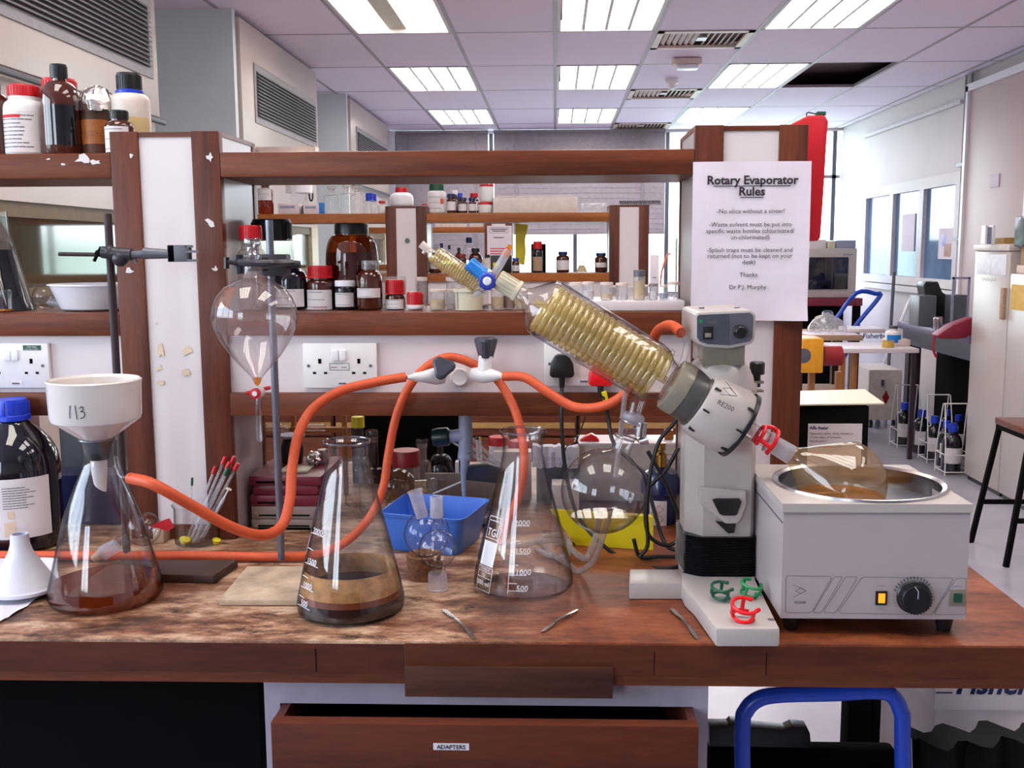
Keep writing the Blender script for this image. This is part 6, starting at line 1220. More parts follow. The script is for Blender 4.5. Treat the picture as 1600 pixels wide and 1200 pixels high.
stroke2(g, [T(1240, 914), T(1259.5, 923), T(1240, 932.5)], lw_); stroke2(g, [T(1243, 923), T(1251, 918.5), T(1259.5, 923), T(1251, 927.5), T(1243, 923)], lw_)
stroke2(g, [T(1225, 803), T(1516, 803)], .0006)
place2(g, 'panel_outline', 'greypl', wb, (0, YW, 0))
g = glyphs([('RE200B', *T(1250, 943), .0052, 'CENTER', .01), ('POWER', *T(1376, 916.5), .0028, 'CENTER'), ('ON', *T(1376, 952), .0026, 'CENTER'), ('HEATING', *T(1496, 917), .0028, 'CENTER')]); place2(g, 'lettering', 'greypl', wb, (0, YW, 0))
a, e_ = at(1368, 923, YW), at(1385, 945, YW); B().box(a.x, e_.x, YW - .003, YW, e_.z, a.z, .0008).done('power_switch', 'black', wb); B().box(a.x + .0035, e_.x - .0035, YW - .0045, YW - .003, e_.z + .004, a.z - .003, .0004).done('switch_lamp', 'lens', wb)
a, e_ = at(1484, 921, YW), at(1508, 947, YW); B().box(a.x, e_.x, YW - .002, YW, e_.z, a.z, .0006).done('lamp_bezel', 'collar', wb); B().box(a.x + .005, e_.x - .006, YW - .0035, YW - .002, e_.z + .006, a.z - .005, .0004).done('heating_lamp', 'lensg', wb)
p = at(1427, 932, YW); b = B().lathe([(.024, 0), (.0245, .002), (.0225, .004), (.021, .014), (.019, .0155), (0, .0155)], p, (0, -1, 0), 48)
for k in range(30): b.box(.0205, .0222, -.0008, .0008, .004, .0145, 0, frame(p, (0, -1, 0)) @ Matrix.Rotation(k / 30 * math.tau, 4, 'Z'))
kb = b.done('temperature_knob', 'black', wb); g = bmesh.new(); stroke2(g, [(p.x + .001, p.z + .002), (p.x + .001, p.z + .013), (p.x - .004, p.z + .0195)], .0009); place2(g, 'pointer', 'whitebright', kb, (0, YW - .0156, 0))
g = bmesh.new()
for k in range(24): an = R(-120 + 10 * k); r0_ = .0262; stroke2(g, [(p.x + r0_ * math.sin(an), p.z + r0_ * math.cos(an)), (p.x + (r0_ + .0028) * math.sin(an), p.z + (r0_ + .0028) * math.cos(an))], .0022 if 4 < k < 18 else .0006)
place2(g, 'dial_scale', 'greypl', wb, (0, YW, 0))
# ---------------------------------------------------------------- clutter on the rear half of the bench
def cbox(px0, px1, py0, py1, Y, dep, name, lab, cat, mat, bev=.002, zb=None, group=None, grounded=True):
    a, e_ = at(px0, py0, Y), at(px1, py1, Y); z0 = (BZ if zb is None else zb) if grounded else e_.z
    return tag(B().box(a.x, e_.x, Y, Y + dep, z0, a.z, bev).done(name, mat), lab, cat, group)
# instrument cases
YC = 1.96; zc0 = BZ; tops = [(846, 826), (826, 808), (808, 790)]
for k, (y0, y1) in enumerate(((831, 848), (811, 830), (791, 810))):
    a, e_ = at(393, y1, YC), at(500, y1, YC); z0, z1 = max(at(440, y1, YC).z, BZ), at(440, y0, YC).z
    if k == 0: z0 = BZ
    else: z0 = zprev
    t = thing('instrument_case', 'flat grey-brown case, %s of the three grey ones' % ['bottom', 'middle', 'top'][k], 'case', ((a.x + e_.x) / 2, YC + .1, z0), 'stacked flat cases')
    B().box(a.x, e_.x, YC, YC + .2, z0, z1 - .0005, .003).done('shell', 'greycase', t); B().box(a.x + .015, e_.x - .02, YC - .001, YC, z0 + .006, z0 + .009).done('slot', 'matblack', t)
    B().cyl((a.x + .01, YC - .002, (z0 + z1) / 2), (a.x + .01, YC, (z0 + z1) / 2), .004, n=12).done('screw', 'card', t); zprev = z1
for k, (y0, y1) in enumerate(((774, 790), (759, 773.5), (744, 758.5))):
    a, e_ = at(391 - k, y1, YC), at(500 + k, y1, YC); z0, z1 = zprev, at(440, y0, YC).z
    t = thing('instrument_case', 'flat maroon metal case, %s of the three maroon ones' % ['lowest', 'middle', 'topmost'][k], 'case', ((a.x + e_.x) / 2, YC + .1, z0), 'stacked flat cases')
    ins = .006 if k == 1 else 0
    B().box(a.x + ins, e_.x - ins, YC + ins * .6, YC + .2, z0, z1 - .0004, .003).done('shell', 'mag', t)
    if k != 1: B().box(a.x + .014, a.x + .07, YC - .001, YC + .001, z0 + .005, z0 + .009, .0005).done('slot', 'matblack', t)
    for q in (a.x + .008, e_.x - .008): B().cyl((q, YC - .002 + ins, (z0 + z1) / 2), (q, YC + .002 + ins, (z0 + z1) / 2), .0028, n=10).done('rivet', 'mag', t)
    zprev = z1
a, e_ = at(441, 735, YC + .05), at(484, 735, YC + .05); tag(B().box(a.x, e_.x, YC + .03, YC + .09, zprev + .0004, zprev + .004).done('paper_pad', 'cream'), 'small pale pad of paper lying on the maroon cases', 'pad')
p = at(457, 728, YC + .13); t = thing('magnetic_stirrer', 'small dark stirrer shape standing behind the grey rod on the maroon cases', 'stirrer', (p.x, YC + .13, zprev)); zt_ = at(457, 684, YC + .13).z
B().lathe([(.022, .0005), (.024, (zt_ - zprev) * .6), (.018, zt_ - zprev - .004), (0, zt_ - zprev)], (p.x, YC + .13, zprev), n=24).done('body', 'black', t); B().lathe([(.02, zt_ - zprev), (.028, zt_ - zprev + .003), (.028, zt_ - zprev + .007), (0, zt_ - zprev + .008)], (p.x, YC + .13, zprev), n=24).done('top_plate', 'lgrey', t)
p = at(490, 716, YC + .10); t = thing('foil_ball', 'crumpled silver foil on the right end of the maroon cases', 'foil', (p.x, YC + .1, zprev)); b = B().ball((p.x, YC + .1, zprev + .015), .0145, 18)
for v in b.b.verts: v.co += Vector([random.uniform(-.003, .003) for _ in range(3)])
b.done('foil', 'foil', t, ang=5)
bottle(505, 18, 701, YC + .13, zprev, 'frosted plastic cup beside the foil on the maroon cases', 'cup', 'plastic_cup', 'frost', None, hs=.7, hn=.8, rn=.98, hc=.9)
b = B(); b.tube(spline([at(416, 668, 2.2), at(440, 668, 2.2), at(447, 678, 2.2), at(444, 700, 2.2)]), .008, 12); t = tag(b.done('glass_tube', 'glasspink'), 'bent clear glass tube clamped in the wooden rack', 'glassware')
b = B(); b.cyl(at(478, 668, 2.2), at(508, 668, 2.2), .008, n=16); tag(b.done('glass_tube', 'glasspink'), 'short straight glass tube in the wooden rack, right of the hose', 'glassware')
rk = thing('wooden_rack', 'pale wooden rack frame behind the maroon cases', 'rack', (at(480, 700, 2.25).x, 2.25, BZ))
a, e_ = at(412, 667, 2.25), at(542, 675, 2.25); B().box(a.x, e_.x, 2.24, 2.255, e_.z, a.z).done('cross_rail', 'beech', rk)
for x0, x1 in ((455, 463), (534, 542)): a, e_ = at(x0, 640, 2.26), at(x1, 700, 2.26); B().box(a.x, e_.x, 2.255, 2.268, BZ, a.z).done('upright', 'beech', rk)
G = 'bottles on the rear half of the bench'
bottle(559, 46, 651, 2.16, BZ, 'glass flask closed with a yellow stopper behind the brown flask', 'flask', 'stoppered_flask', 'glassm', 'yellow', hs=.3, hn=.55, rn=.40, hc=.88, rc=.44, group=G, ridged=False)
bottle(581, 44, 672, 2.10, BZ, 'clear glass-stoppered bottle right of the yellow stopper', name='stoppered_bottle', body='glassm', cap='glassm', hs=.35, hn=.55, rn=.42, hc=.86, rc=.46, group=G, ridged=False)
bottle(634, 44, 703, 2.12, BZ, 'wide plastic jar with large dark red lid under the rail', 'jar', 'plastic_jar', 'glasspink', 'dred', hs=.5, hn=.55, rn=.96, hc=.74, rc=1.0, group=G, ridged=False)
bottle(659, 30, 685, 2.22, BZ, 'slim glass bottle with flat round glass stopper', name='stoppered_bottle', body='glasspink', cap='glassm', hs=.45, hn=.65, rn=.5, hc=.86, rc=.66, group=G, ridged=False)
bottle(688, 45, 697, 2.14, BZ, 'round-shouldered clear bottle half full of greenish liquid', name='reagent_bottle', body='glassm', cap=None, hs=.52, hn=.88, rn=.22, hc=.95, liq=(.48, 'water'), group=G)
p = at(622, 760, 2.0); r = 29 * ppm(p); p.z = max(p.z, BZ + r); t = thing('round_flask', 'brown-stained round flask lying behind the orange hose, stoppered end to the right', 'flask', p - Vector((0, 0, r)))
B().ball(p, r, 32).done('bulb', glass('brown_stained', tint=(.7, .58, .45), haze=.35, hazecol=c(120, 90, 66), edge=(.4, .35, .3)), t); d = Vector((1, -.05, .05)).normalized(); B().cyl(p + d * r * .95, p + d * (r + .022), .012, n=20).done('ground_joint', glass('tan_joint', tint=(.9, .8, .7), haze=.5, hazecol=c(190, 170, 140)), t); B().lathe([(.008, 0), (.010, .004), (.0155, .008), (.0165, .016), (.012, .022), (0, .024)], p + d * (r + .022), d, 24).done('stopper', 'glassm', t)
cbox(711, 716, 722, 742, 2.12, .02, 'white_vial_box', 'tiny white carton edge beside the grey tap', 'box', 'white', .0005)
cbox(713, 722, 720, 742, 2.15, .03, 'blue_vial_box', 'small blue carton behind the grey water tap', 'box', 'navy', .0005)
t = thing('pipette_tray', 'shallow grey cardboard tray full of glass pipettes behind the blue tub', 'tray', (at(720, 760, 2.0).x, 2.05, BZ)); a, e_ = at(662, 742, 2.10), at(775, 776, 1.99)
b = B(); b.box(a.x, e_.x, 1.99, 2.12, BZ, BZ + .004); b.box(a.x, e_.x, 2.115, 2.12, BZ, a.z); b.box(a.x, e_.x, 1.99, 1.994, BZ, BZ + .018); b.done('carton', 'greycase', t)
for k in range(16): x = a.x + .008 + random.uniform(0, e_.x - a.x - .05); yy_ = 2.0 + random.uniform(0, .09); an = random.uniform(-.5, .5); B().cyl((x, yy_, BZ + .010 + k * .0018), (x + .045, yy_ + .03 * an, BZ + .010 + k * .0018 + random.uniform(0, .01)), .0018, n=6).done('glass_pipette', 'glasspink', t)
B().cyl(at(676, 772, 1.985), at(732, 748, 2.0), .0018, n=6).done('glass_pipette', 'whitep', t)
G = 'bundle of pipettes leaning by the tap'
for k in range(9): tag(B().cyl(at(772 + k * 1.2, 736 - k * 1.5, 2.02), at(707 + k * 4, 691 - k * 1.5 + (k % 3) * 3, 2.1), .0016, n=6).done('glass_pipette', 'plasticclear'), 'glass pipette in the bundle leaning behind the grey tap', 'pipette', G)
tag(B().prism([(-.04, -.012), (.045, -.022), (.05, .006), (.01, .022), (-.036, .02), (-.048, .004)], frame(at(757, 737, 1.985), (0, -1, -.4), Vector((1, 0, 0))), .014, .004).done('grey_glove', 'knobgrey'), 'crumpled dark grey cloth on the pipette tray', 'cloth')
for k, (x, cp) in enumerate(((745, 'navy'), (750, 'yellow'))):
    t = thing('pen', 'white pen standing upright with %s tip behind the bench' % ['blue', 'yellow'][k], 'pen', at(x, 705, 2.15)); B().cyl(at(x + 2, 720, 2.15), at(x, 687, 2.15), .0026, n=8).done('barrel', 'whitep', t); B().cyl(at(x, 687, 2.15), at(x, 683, 2.15), .0028, n=8).done('tip', cp, t)
bottle(779, 32, 682, 2.25, BZ, 'white jar, red lid, left of the empty flask neck', 'jar', 'plastic_jar', 'paperlabel', 'red', hs=.6, hn=.7, rn=.95, hc=.86, rc=1.0, group='bottles on the rear half of the bench', ridged=False)
bottle(812, 32, 688, 2.3, BZ, 'white jar with red lid seen through the empty flask neck', 'jar', 'plastic_jar', 'paperlabel', 'red', hs=.6, hn=.7, rn=.95, hc=.86, rc=1.0, group='bottles on the rear half of the bench', ridged=False)
cbox(770, 830, 706, 760, 2.2, .04, 'white_carton', 'plain pale carton behind the empty flask neck', 'box', 'frost')
t = thing('tissue_packet', 'crumpled white printed tissue packet behind the black cable', 'packet', (at(850, 730, 2.17).x, 2.17, BZ)); a, e_ = at(832, 698, 2.17), at(903, 728, 2.17)
b = B(); n = 12; gg = [[b.b.verts.new((a.x + (e_.x - a.x) * i / n, 2.17 + random.uniform(-.006, .006) - .02 * (j / 4), a.z + (e_.z - a.z) * j / 4 + random.uniform(-.003, .003))) for i in range(n + 1)] for j in range(5)]
for j in range(4):
    for i in range(n): b.b.faces.new((gg[j][i], gg[j][i + 1], gg[j + 1][i + 1], gg[j + 1][i]))
r = bmesh.ops.extrude_face_region(b.b, geom=list(b.b.faces)); bmesh.ops.translate(b.b, verts=[q for q in r['geom'] if isinstance(q, bmesh.types.BMVert)], vec=(0, .03, 0)); b.done('wrapper', 'tissue', t)
g = bmesh.new()
for k in range(14): x = a.x + .004 + k * .0058; stroke2(g, [(x, e_.z + .006), (x + .004, e_.z + .014)], .0007); stroke2(g, [(x, e_.z + .026), (x + .004, e_.z + .018)], .0007)
place2(g, 'printed_pattern', 'greypl', t, (0, 2.135, 0))
a, e_ = at(850, 728, 2.19), at(905, 790, 2.19); cbox(838, 905, 728, 800, 2.19, .05, 'dark_carton', 'dark brown carton beneath the tissue packet', 'box', 'greypl')
t = thing('white_carton', 'long white carton under the rail, right of the tissue packet', 'box', (at(980, 730, 2.2).x, 2.2, BZ)); a, e_ = at(905, 693, 2.2), at(1064, 735, 2.2)
B().box(a.x, e_.x, 2.2, 2.3, BZ, a.z, .002).done('carton', 'frost', t); B().box(a.x - .001, e_.x + .001, 2.198, 2.302, a.z - .006, a.z + .001, .001).done('lid', 'white', t)
for x0, x1 in ((1035, 1062),): q0, q1 = at(x0, 710, 2.199), at(x1, 745, 2.199); g = bmesh.new(); outline2(g, q0.x, q1.x, q1.z, q0.z, .001); stroke2(g, [(q0.x + .005, q1.z + .01), (q0.x + .012, q0.z - .01), (q0.x + .02, q1.z + .01)], .001); place2(g, 'printed_box', 'ink', t, (0, 2.199, 0))
p = at(921, 690, 2.24); tag(B().prism([(-.022, 0), (.022, 0), (.015, .010), (.004, .016), (-.010, .010)], Matrix.Translation((p.x, 2.24, e_.z)) @ Matrix.Translation((0, 0, a.z - e_.z + .0015)) @ Mxz, .02, .002).done('red_cloth', 'brightred'), 'crumpled bright red scrap on the long white carton', 'cloth')
p = at(1045, 683, 2.25); tag(B().box(p.x - .010, p.x + .010, 2.24, 2.26, a.z + .0015, a.z + .022, .002).done('wood_block', 'orangewood'), 'small orange-brown wood block on the white carton', 'block')
# blue gas canister
p = at(1031, 838, 2.03); s = ppm(p); t = thing('gas_canister', 'small dark blue gas canister with brass valve and hazard label', 'gas canister', (p.x, 2.03, BZ)); zz = lambda py: at(1035, py, 2.03).z - BZ
B().lathe([(0, 0), (24 * s, 0), (25 * s, .004), (25 * s, zz(775)), (31 * s, zz(768)), (31 * s, zz(750)), (26 * s, zz(737)), (12 * s, zz(729)), (0, zz(728))], (p.x, 2.03, BZ), n=40).done('cylinder', 'canister', t)
b = B(); b.lathe([(9 * s, zz(729)), (9 * s, zz(710)), (5 * s, zz(706)), (5 * s, zz(704)), (7 * s, zz(703)), (7 * s, zz(692)), (0, zz(691))], (p.x, 2.03, BZ), n=16); b.done('brass_valve', 'brass', t)
lp = patch('hazard_label', 'paperlabel', t, (p.x, 2.03), lambda z: 25 * s, BZ + zz(815), BZ + zz(777), -.8, .3, 8)
g = bmesh.new()
for dx, dy in ((0, 0), (.010, -.010), (.010, .010)): stroke2(g, [(dx - .008, dy), (dx, dy + .008), (dx + .008, dy), (dx, dy - .008), (dx - .008, dy)], .001)
wrap2(g, 'hazard_marks', 'redink', t, (p.x, 2.03), lambda z: 25 * s + .0004, BZ + zz(797), -.45, .0006)
cbox(1050, 1064, 760, 838, 2.02, .05, 'brown_paper_bag', 'brown paper carton edge beside the blue canister', 'box', 'card')
# yellow box
a, e_ = at(862, 795, 1.86), at(1018, 850, 1.86); zt_ = at(1000, 800, 1.86).z
t = thing('yellow_bin', 'bright yellow tapered plastic box behind the receiving flask', 'box', ((a.x + e_.x) / 2, 1.93, BZ)); M = Matrix.Translation((0, 0, 0))
b = B(); x0, x1 = a.x, e_.x; b.add([(x0 + .045, 1.86, BZ), (x1, 1.83, BZ), (x1, 1.89, BZ), (x0 + .04, 1.89, BZ), (x0 - .004, 1.86, a.z), (x1, 1.83, zt_ - .002), (x1, 1.89, zt_ - .012), (x0, 1.89, a.z - .008)], [(0, 3, 2, 1), (0, 1, 5, 4), (1, 2, 6, 5), (2, 3, 7, 6), (3, 0, 4, 7), (4, 5, 6, 7)])
b.done('box_wall', 'yellow', t)
cbox(862, 905, 758, 790, 2.08, .06, 'grey_carton', 'pale grey carton behind yellow box, seen beside the round flask', 'box', 'frost'); 
# black box added to fill the dark gap in the middle back
cbox(548, 728, 648, 760, 2.36, .12, 'dark_gap_filler', 'large black instrument case on the far side of the bench under the rail', 'case', 'matblack', .004)
cbox(90, 182, 648, 850, 2.16, .10, 'grey_crate', 'dark grey case behind the white filter funnel', 'case', 'dgrey', .004)
cbox(30, 190, 742, 850, 1.99, .08, 'blue_crate', 'dark blue plastic crate behind the solvent bottle', 'crate', 'navy', .004)
cbox(238, 257, 828, 862, 1.86, .05, 'card_block', 'small brown cardboard block beside the lying round flask', 'box', 'card')
cbox(-60, 30, 655, 740, 2.1, .1, 'maroon_carton', 'dark maroon carton behind the blue bottle cap', 'box', 'mag')

# black drum with label and board on top, at the bench end
YD = 2.16
t = thing('chemical_drum', 'black square drum with white magnesium sulfate label beyond the water bath', 'drum', (at(1302, 700, YD).x, YD + .06, BZ)); a, e_ = at(1250, 634, YD), at(1356, 720, YD)
B().box(a.x - .01, e_.x, YD, YD + .14, BZ, a.z, .006).done('drum_body', 'matblack', t)
q0, q1 = at(1263, 662, YD - .001), at(1345, 728, YD - .001); B().box(q0.x, q1.x, YD - .001, YD, q1.z, q0.z).done('paper_label', 'paperlabel', t); s = ppm(q0)
T = lambda x, y: (at(x, y, YD).x, at(x, y, YD).z)
g = glyphs([('Alfa Aesar', *T(1264.5, 670.5), .0095, 'LEFT', .03)]); place2(g, 'lettering', 'blueink', t, (0, YD - .0011, 0))
g = glyphs([('Magnesium sulfate, dried, contains ca', *T(1264, 678.5), .0062, 'LEFT'), ('1.5 mol water of hydration', *T(1264, 684.5), .0062, 'LEFT'), ('MgSO4.xH2O', *T(1264, 690.5), .0062, 'LEFT'), ('                                        500g', *T(1264, 698), .0052, 'LEFT', .01)]); place2(g, 'lettering', 'ink', t, (0, YD - .0011, 0))
P4 = [at(1250, 630, YD - .03), at(1382, 631, YD - .03), at(1350, 608, YD + .2), at(1250, 608, YD + .2)]; zz_ = a.z + .001
P4 = [on(x, y, zz_ + .004) for x, y in ((1240, 632), (1382, 630), (1351, 608), (1240, 611))]
b = B(); vs = [q + Vector((0, 0, dz)) for q in P4 for dz in (-.003, 0)]; b.add(vs, [(0, 2, 4, 6), (1, 7, 5, 3), (0, 1, 3, 2), (2, 3, 5, 4), (4, 5, 7, 6), (6, 7, 1, 0)]); tag(b.done('paper_board', 'cream'), 'cream sheet of card lying on the black drum', 'board')

# red plastic case hanging at the post end
YE = 2.1215; t = thing('red_case', 'tall red plastic case hanging at the right end of the shelf unit', 'case', at(1275, 372, YE))
q = pol([(1232, 205), (1238, 192), (1262, 180), (1290, 179), (1295, 190), (1293, 215), (1288, 300), (1283, 372), (1278, 377), (1250, 377), (1240, 375)], YE); B().prism(q, Matrix.Translation((0, YE + .09, 0)) @ Mxz, .09, .006).done('shell', 'red', t)
B().tube(spline([at(1260, 182, YE + .02), at(1262, 176, YE + .02), at(1275, 178, YE + .02)], 5), .0012, 6).done('cord', 'black', t); p = at(1282, 178, YE + .02); B().box(p.x - .009, p.x + .009, p.y - .01, p.y + .01, p.z - .004, p.z + .004, .002).done('black_latch', 'dgreen', t)

# ---------------------------------------------------------------- far right of the room
def fbox(px0, px1, py0, py1, Y, dep, name, lab, cat, mat, bev=.004, z0=None, par=None):
    a, e_ = at(px0, py0, Y), at(px1, py1, Y); b = B().box(a.x, e_.x, Y, Y + dep, e_.z if z0 is None else z0, a.z, bev)
    return tag(b.done(name, mat), lab, cat) if par is None else b.done(name, mat, par)
# drying oven on a dark table
YO = 9.4
tb = thing('dark_table', 'dark table under the glass-fronted oven near the far window', 'table', (at(1290, 500, YO).x, YO + .3, 0)); zt_ = at(1290, 466, YO - .05).z
a, e_ = at(1225, 470, YO - .05), at(1348, 470, YO - .05); B().box(a.x, e_.x, YO - .05, YO + .6, zt_ - .07, zt_ - .001, .004).done('table_top', 'mag', tb)
for x in (a.x + .04, e_.x - .04):
    for y in (YO, YO + .55): B().box(x - .03, x + .03, y - .03, y + .03, 0, zt_ - .07).done('leg', 'matblack', tb)
B().box(a.x + .02, e_.x - .02, YO + .5, YO + .52, .1, zt_ - .07).done('back_panel', 'matblack', tb)
ov = thing('drying_oven', 'white laboratory oven with dark glass door on the dark table', 'oven', (at(1297, 466, YO).x, YO + .25, zt_)); a, e_ = at(1252, 388, YO), at(1337, 466, YO)
B().box(a.x, e_.x, YO, YO + .45, zt_ + .001, a.z, .015).done('casing', 'appl', ov); q0, q1 = at(1264, 402, YO), at(1324, 452, YO); B().box(q0.x, q1.x, YO - .012, YO + .002, q1.z, q0.z, .006).done('door_glass', 'blackglass', ov)
q0, q1 = at(1258, 427, YO - .02), at(1262, 431, YO - .02); B().box(q0.x, q1.x + .02, YO - .04, YO, q1.z, q0.z, .003).done('handle', 'black', ov)
g = bmesh.new(); q = at(1318, 398, YO); stroke2(g, [(q.x + k * .010, q.z + .006 * math.sin(k * 2.1)) for k in range(9)], .004); place2(g, 'lettering', 'navy', ov, (0, YO - .001, 0))
for x0, x1, y0, lb_, mt in ((1262, 1290, 378, 'white carton on the oven, left one', 'white'), (1292, 1304, 380, 'small pale carton between two on the oven', 'cream'), (1306, 1336, 379, 'grey-blue carton on the oven, right one', 'lgrey')):
    a, e_ = at(x0, y0, YO + .1), at(x1, 389, YO + .1); tag(B().box(a.x, e_.x, YO + .08, YO + .35, at(1297, 388, YO).z + .001, a.z + .02, .004).done('carton', mt), lb_, 'box')
# carboy and bench with paper
YQ2 = 7.4; p = at(1293, 545, YQ2); s = ppm(p); zz = lambda py: at(1293, py, YQ2).z
lt = thing('low_table', 'low wooden table with brown beech legs carrying white papers, behind the card-topped drum', 'table', (at(1340, 600, 7.0).x, 7.2, 0)); zt_ = at(1340, 545, 7.0).z
a, e_ = at(1310, 545, 7.0), at(1437, 545, 7.0); B().box(a.x, e_.x, 7.0, 7.5, zt_ - .03, zt_, .004).done('table_top', 'white', lt)
for x in (a.x + .05, a.x + .13): B().box(x - .016, x + .016, 7.05, 7.11, 0, zt_ - .03).done('leg', 'beech', lt)
for x in (e_.x - .05,): B().box(x + .01, x + .04, 7.02, 7.05, 0, zt_ - .03).done('leg', 'pleg', lt)
tbl2 = thing('side_table', 'brown table with pale sheet on top beside the beech-legged table', 'table', (at(1290, 600, 7.6).x, 7.8, 0)); z2_ = at(1290, 524, 7.6).z; a2, e2 = at(1240, 525, 7.6), at(1349, 525, 7.6)
B().box(a2.x, e2.x, 7.6, 8.2, z2_ - .04, z2_, .004).done('table_top', 'card', tbl2); B().box(a2.x + .1, e2.x - .02, 7.62, 7.9, z2_, z2_ + .004).done('paper_sheet', 'paper', tbl2)
for x in (a2.x + .05, e2.x - .05):
    for y in (7.65, 8.15): B().box(x - .03, x + .03, y - .03, y + .03, 0, z2_ - .04).done('leg', 'patch', tbl2)
B().box(a2.x + .05, e2.x - .05, 7.65, 8.15, .35, .38).done('lower_shelf', 'card', tbl2)
cbY = 7.85; p = at(1292, 524, cbY); s = ppm(p); zz = lambda py: at(1292, py, cbY).z - z2_
cbt = thing('carboy', 'large clear plastic carboy with blue cap on the side table', 'carboy', (p.x, cbY, z2_)); K_ = [(0, .002), (30 * s, .002), (30 * s, zz(512)), (22 * s, zz(500)), (9 * s, zz(492)), (8 * s, zz(487))]
K_ = [(r, max(z, .002 + .001 * i)) for i, (r, z) in enumerate(K_)]
B().lathe(K_, (p.x, cbY, z2_), n=32, cap1=False).done('body', 'plasticclear', cbt); B().lathe([(6 * s, zz(489)), (6 * s, zz(485.5)), (0, zz(485))], (p.x, cbY, z2_), n=16).done('cap', 'navy', cbt)
B().tube(spline([at(1277, 506, cbY - .05), at(1274, 497, cbY - .05), at(1284, 493, cbY - .05)], 5), .006, 8).done('carry_handle', 'frost', cbt)
# yellow and red folding stool
YY_ = 6.3; t = thing('yellow_trolley', 'yellow metal housing with red drum on wooden legs, left of the beech table', 'machine', (at(1290, 585, YY_).x, YY_ + .1, at(1290, 585, YY_).z))
fbox(1254, 1286, 529, 583, YY_, .25, 'yellow_housing', '', '', pbr('machine_yellow', c(232, 160, 24), .4), .01, None, t); a, e_ = at(1286, 556, YY_ + .12), at(1314, 556, YY_ + .12); B().cyl(a, e_, .062 * 1.0 * (28 / 28), n=28).done('red_drum', 'dred', t)
p = at(1256, 556, YY_ - .002); B().cyl(p, p + Vector((0, .02, 0)), .045, n=20).done('wheel', 'greypl', t)
for x in (1268, 1310): a = at(x, 583, YY_ + .12); B().box(a.x - .018, a.x + .018, YY_ + .1, YY_ + .14, 0.0, a.z + .01).done('leg', 'beech', t)
# long box with blue lettering
t = thing('glove_carton', 'long white carton printed in blue beside the carboy', 'box', (at(1355, 523, 7.7).x, 7.8, z2_ + .0)); a, e_ = at(1327, 514, 7.75), at(1383, 535, 7.75)
b = B(); b.box(a.x, e_.x, 7.75, 8.05, z2_ + .005, a.z, .003); b.done('carton', 'white', t); g = glyphs([('Fisherbrand', *(lambda w: (w.x, w.z))(at(1348, 528.5, 7.75)), .052, 'LEFT', .02)]); place2(g, 'lettering', 'navy', t, (0, 7.749, 0))

# things on the low table
bt = 6.99; bottle(1396, 24, 509, 7.25, zt_, 'white plastic jug with blue label on the beech-legged table', name='plastic_jug', body='whitep', cap='dgrey', hs=.6, hn=.75, rn=.5, hc=.86, rc=.55, lab=(.15, .55), lmat='tapblue', prints=0)
p = at(1387, 547, 7.1); tag(B().lathe([(.030, 0), (.040, 0), (.040, .045), (.030, .045)], (p.x, 7.1, zt_ + .001), n=24, cap0=False, cap1=False, wall=0).done('tape_roll', pbr('masking_tape', c(204, 168, 84), .6)), 'roll of tan masking tape on the white table edge', 'tape')
fbox(1393, 1422, 531, 545, 7.2, .2, 'pink_carton', 'pinkish white tray of small things on the white table', 'tray', 'pink', .004, zt_ + .001)
# trolley handle and poles
t = thing('trolley_frame', 'blue tubular trolley handle leaning behind the carboy', 'trolley', at(1330, 540, 8.4)); pts = [at(1305, 500, 8.4), at(1338, 458, 8.4), at(1368, 459, 8.4), at(1374, 464, 8.4), at(1333, 515, 8.4), at(1325, 545, 8.4)]; q = at(1300, 600, 8.4); pts.append(q); q = Vector(q); q.z = .02; pts.append(q)
B().tube(spline(pts, 4), .018, 10).done('handle_tube', 'frameblue', t)
for k, (x0, y0, x1, y1, mt, lb_) in enumerate(((1397, 425, 1392, 512, 'greypl', 'grey upright pole with dark tip beside the blue window panes'), (1426, 460, 1407, 505, 'whitebright', 'white plastic tube leaning on the right wall'))): tag(B().cyl(at(x0, y0, 8.95 + .1 * k), (lambda p, q: Vector((q.x + (q.x - p.x) * (q.z / (p.z - q.z)), 8.95 + .1 * k, .001)))(at(x0, y0, 8.95 + .1 * k), at(x1, y1, 8.95 + .1 * k)), .014, n=10).done('pole', mt), lb_, 'pole')
# black bags / instrument on slate bench
sbY0, sbY1 = 6.46, 7.82; zS_ = .90; xl = at(1402, 505, 7.82).x
sbn = thing('slate_bench', 'dark purple-grey bench against the right wall beside the fridge', 'bench', (2.8, 7.1, 0))
B().box(xl, XR - .1, sbY0, sbY1, zS_ - .05, zS_, .004).done('top', 'purple', sbn); B().box(xl + .03, XR - .1, sbY0 + .04, sbY1 - .04, zS_ - .16, zS_ - .05).done('apron', 'dgrey', sbn)
B().box(at(1418, 600, 7.7).x, at(1437, 600, 7.7).x, sbY1 - .12, sbY1 - .04, 0, zS_ - .16).done('leg', 'pleg', sbn); B().box(XR - .26, XR - .18, sbY0 + .02, sbY0 + .1, 0, zS_ - .16).done('leg', 'pleg', sbn)
B().box(XR - .2, XR - .12, sbY0 + .11, sbY1, 0, zS_ - .161).done('back_panel', 'matblack', sbn)
def bx3(x0, x1, y0, y1, z0, z1, nm, lab, cat, mat, bev=.006): return tag(B().box(x0, x1, y0, y1, z0, z1, bev).done(nm, mat), lab, cat)
a = on(1437, 505, zS_); a0 = at(1437, 455, 7.3); a1 = at(1462, 505, 7.3); bx3(a0.x, a1.x, 7.3, 7.5, zS_ + .001, at(1440, 462, 7.3).z, 'instrument', 'dark blue-grey instrument with pale top edge on the slate bench', 'instrument', 'greypl')
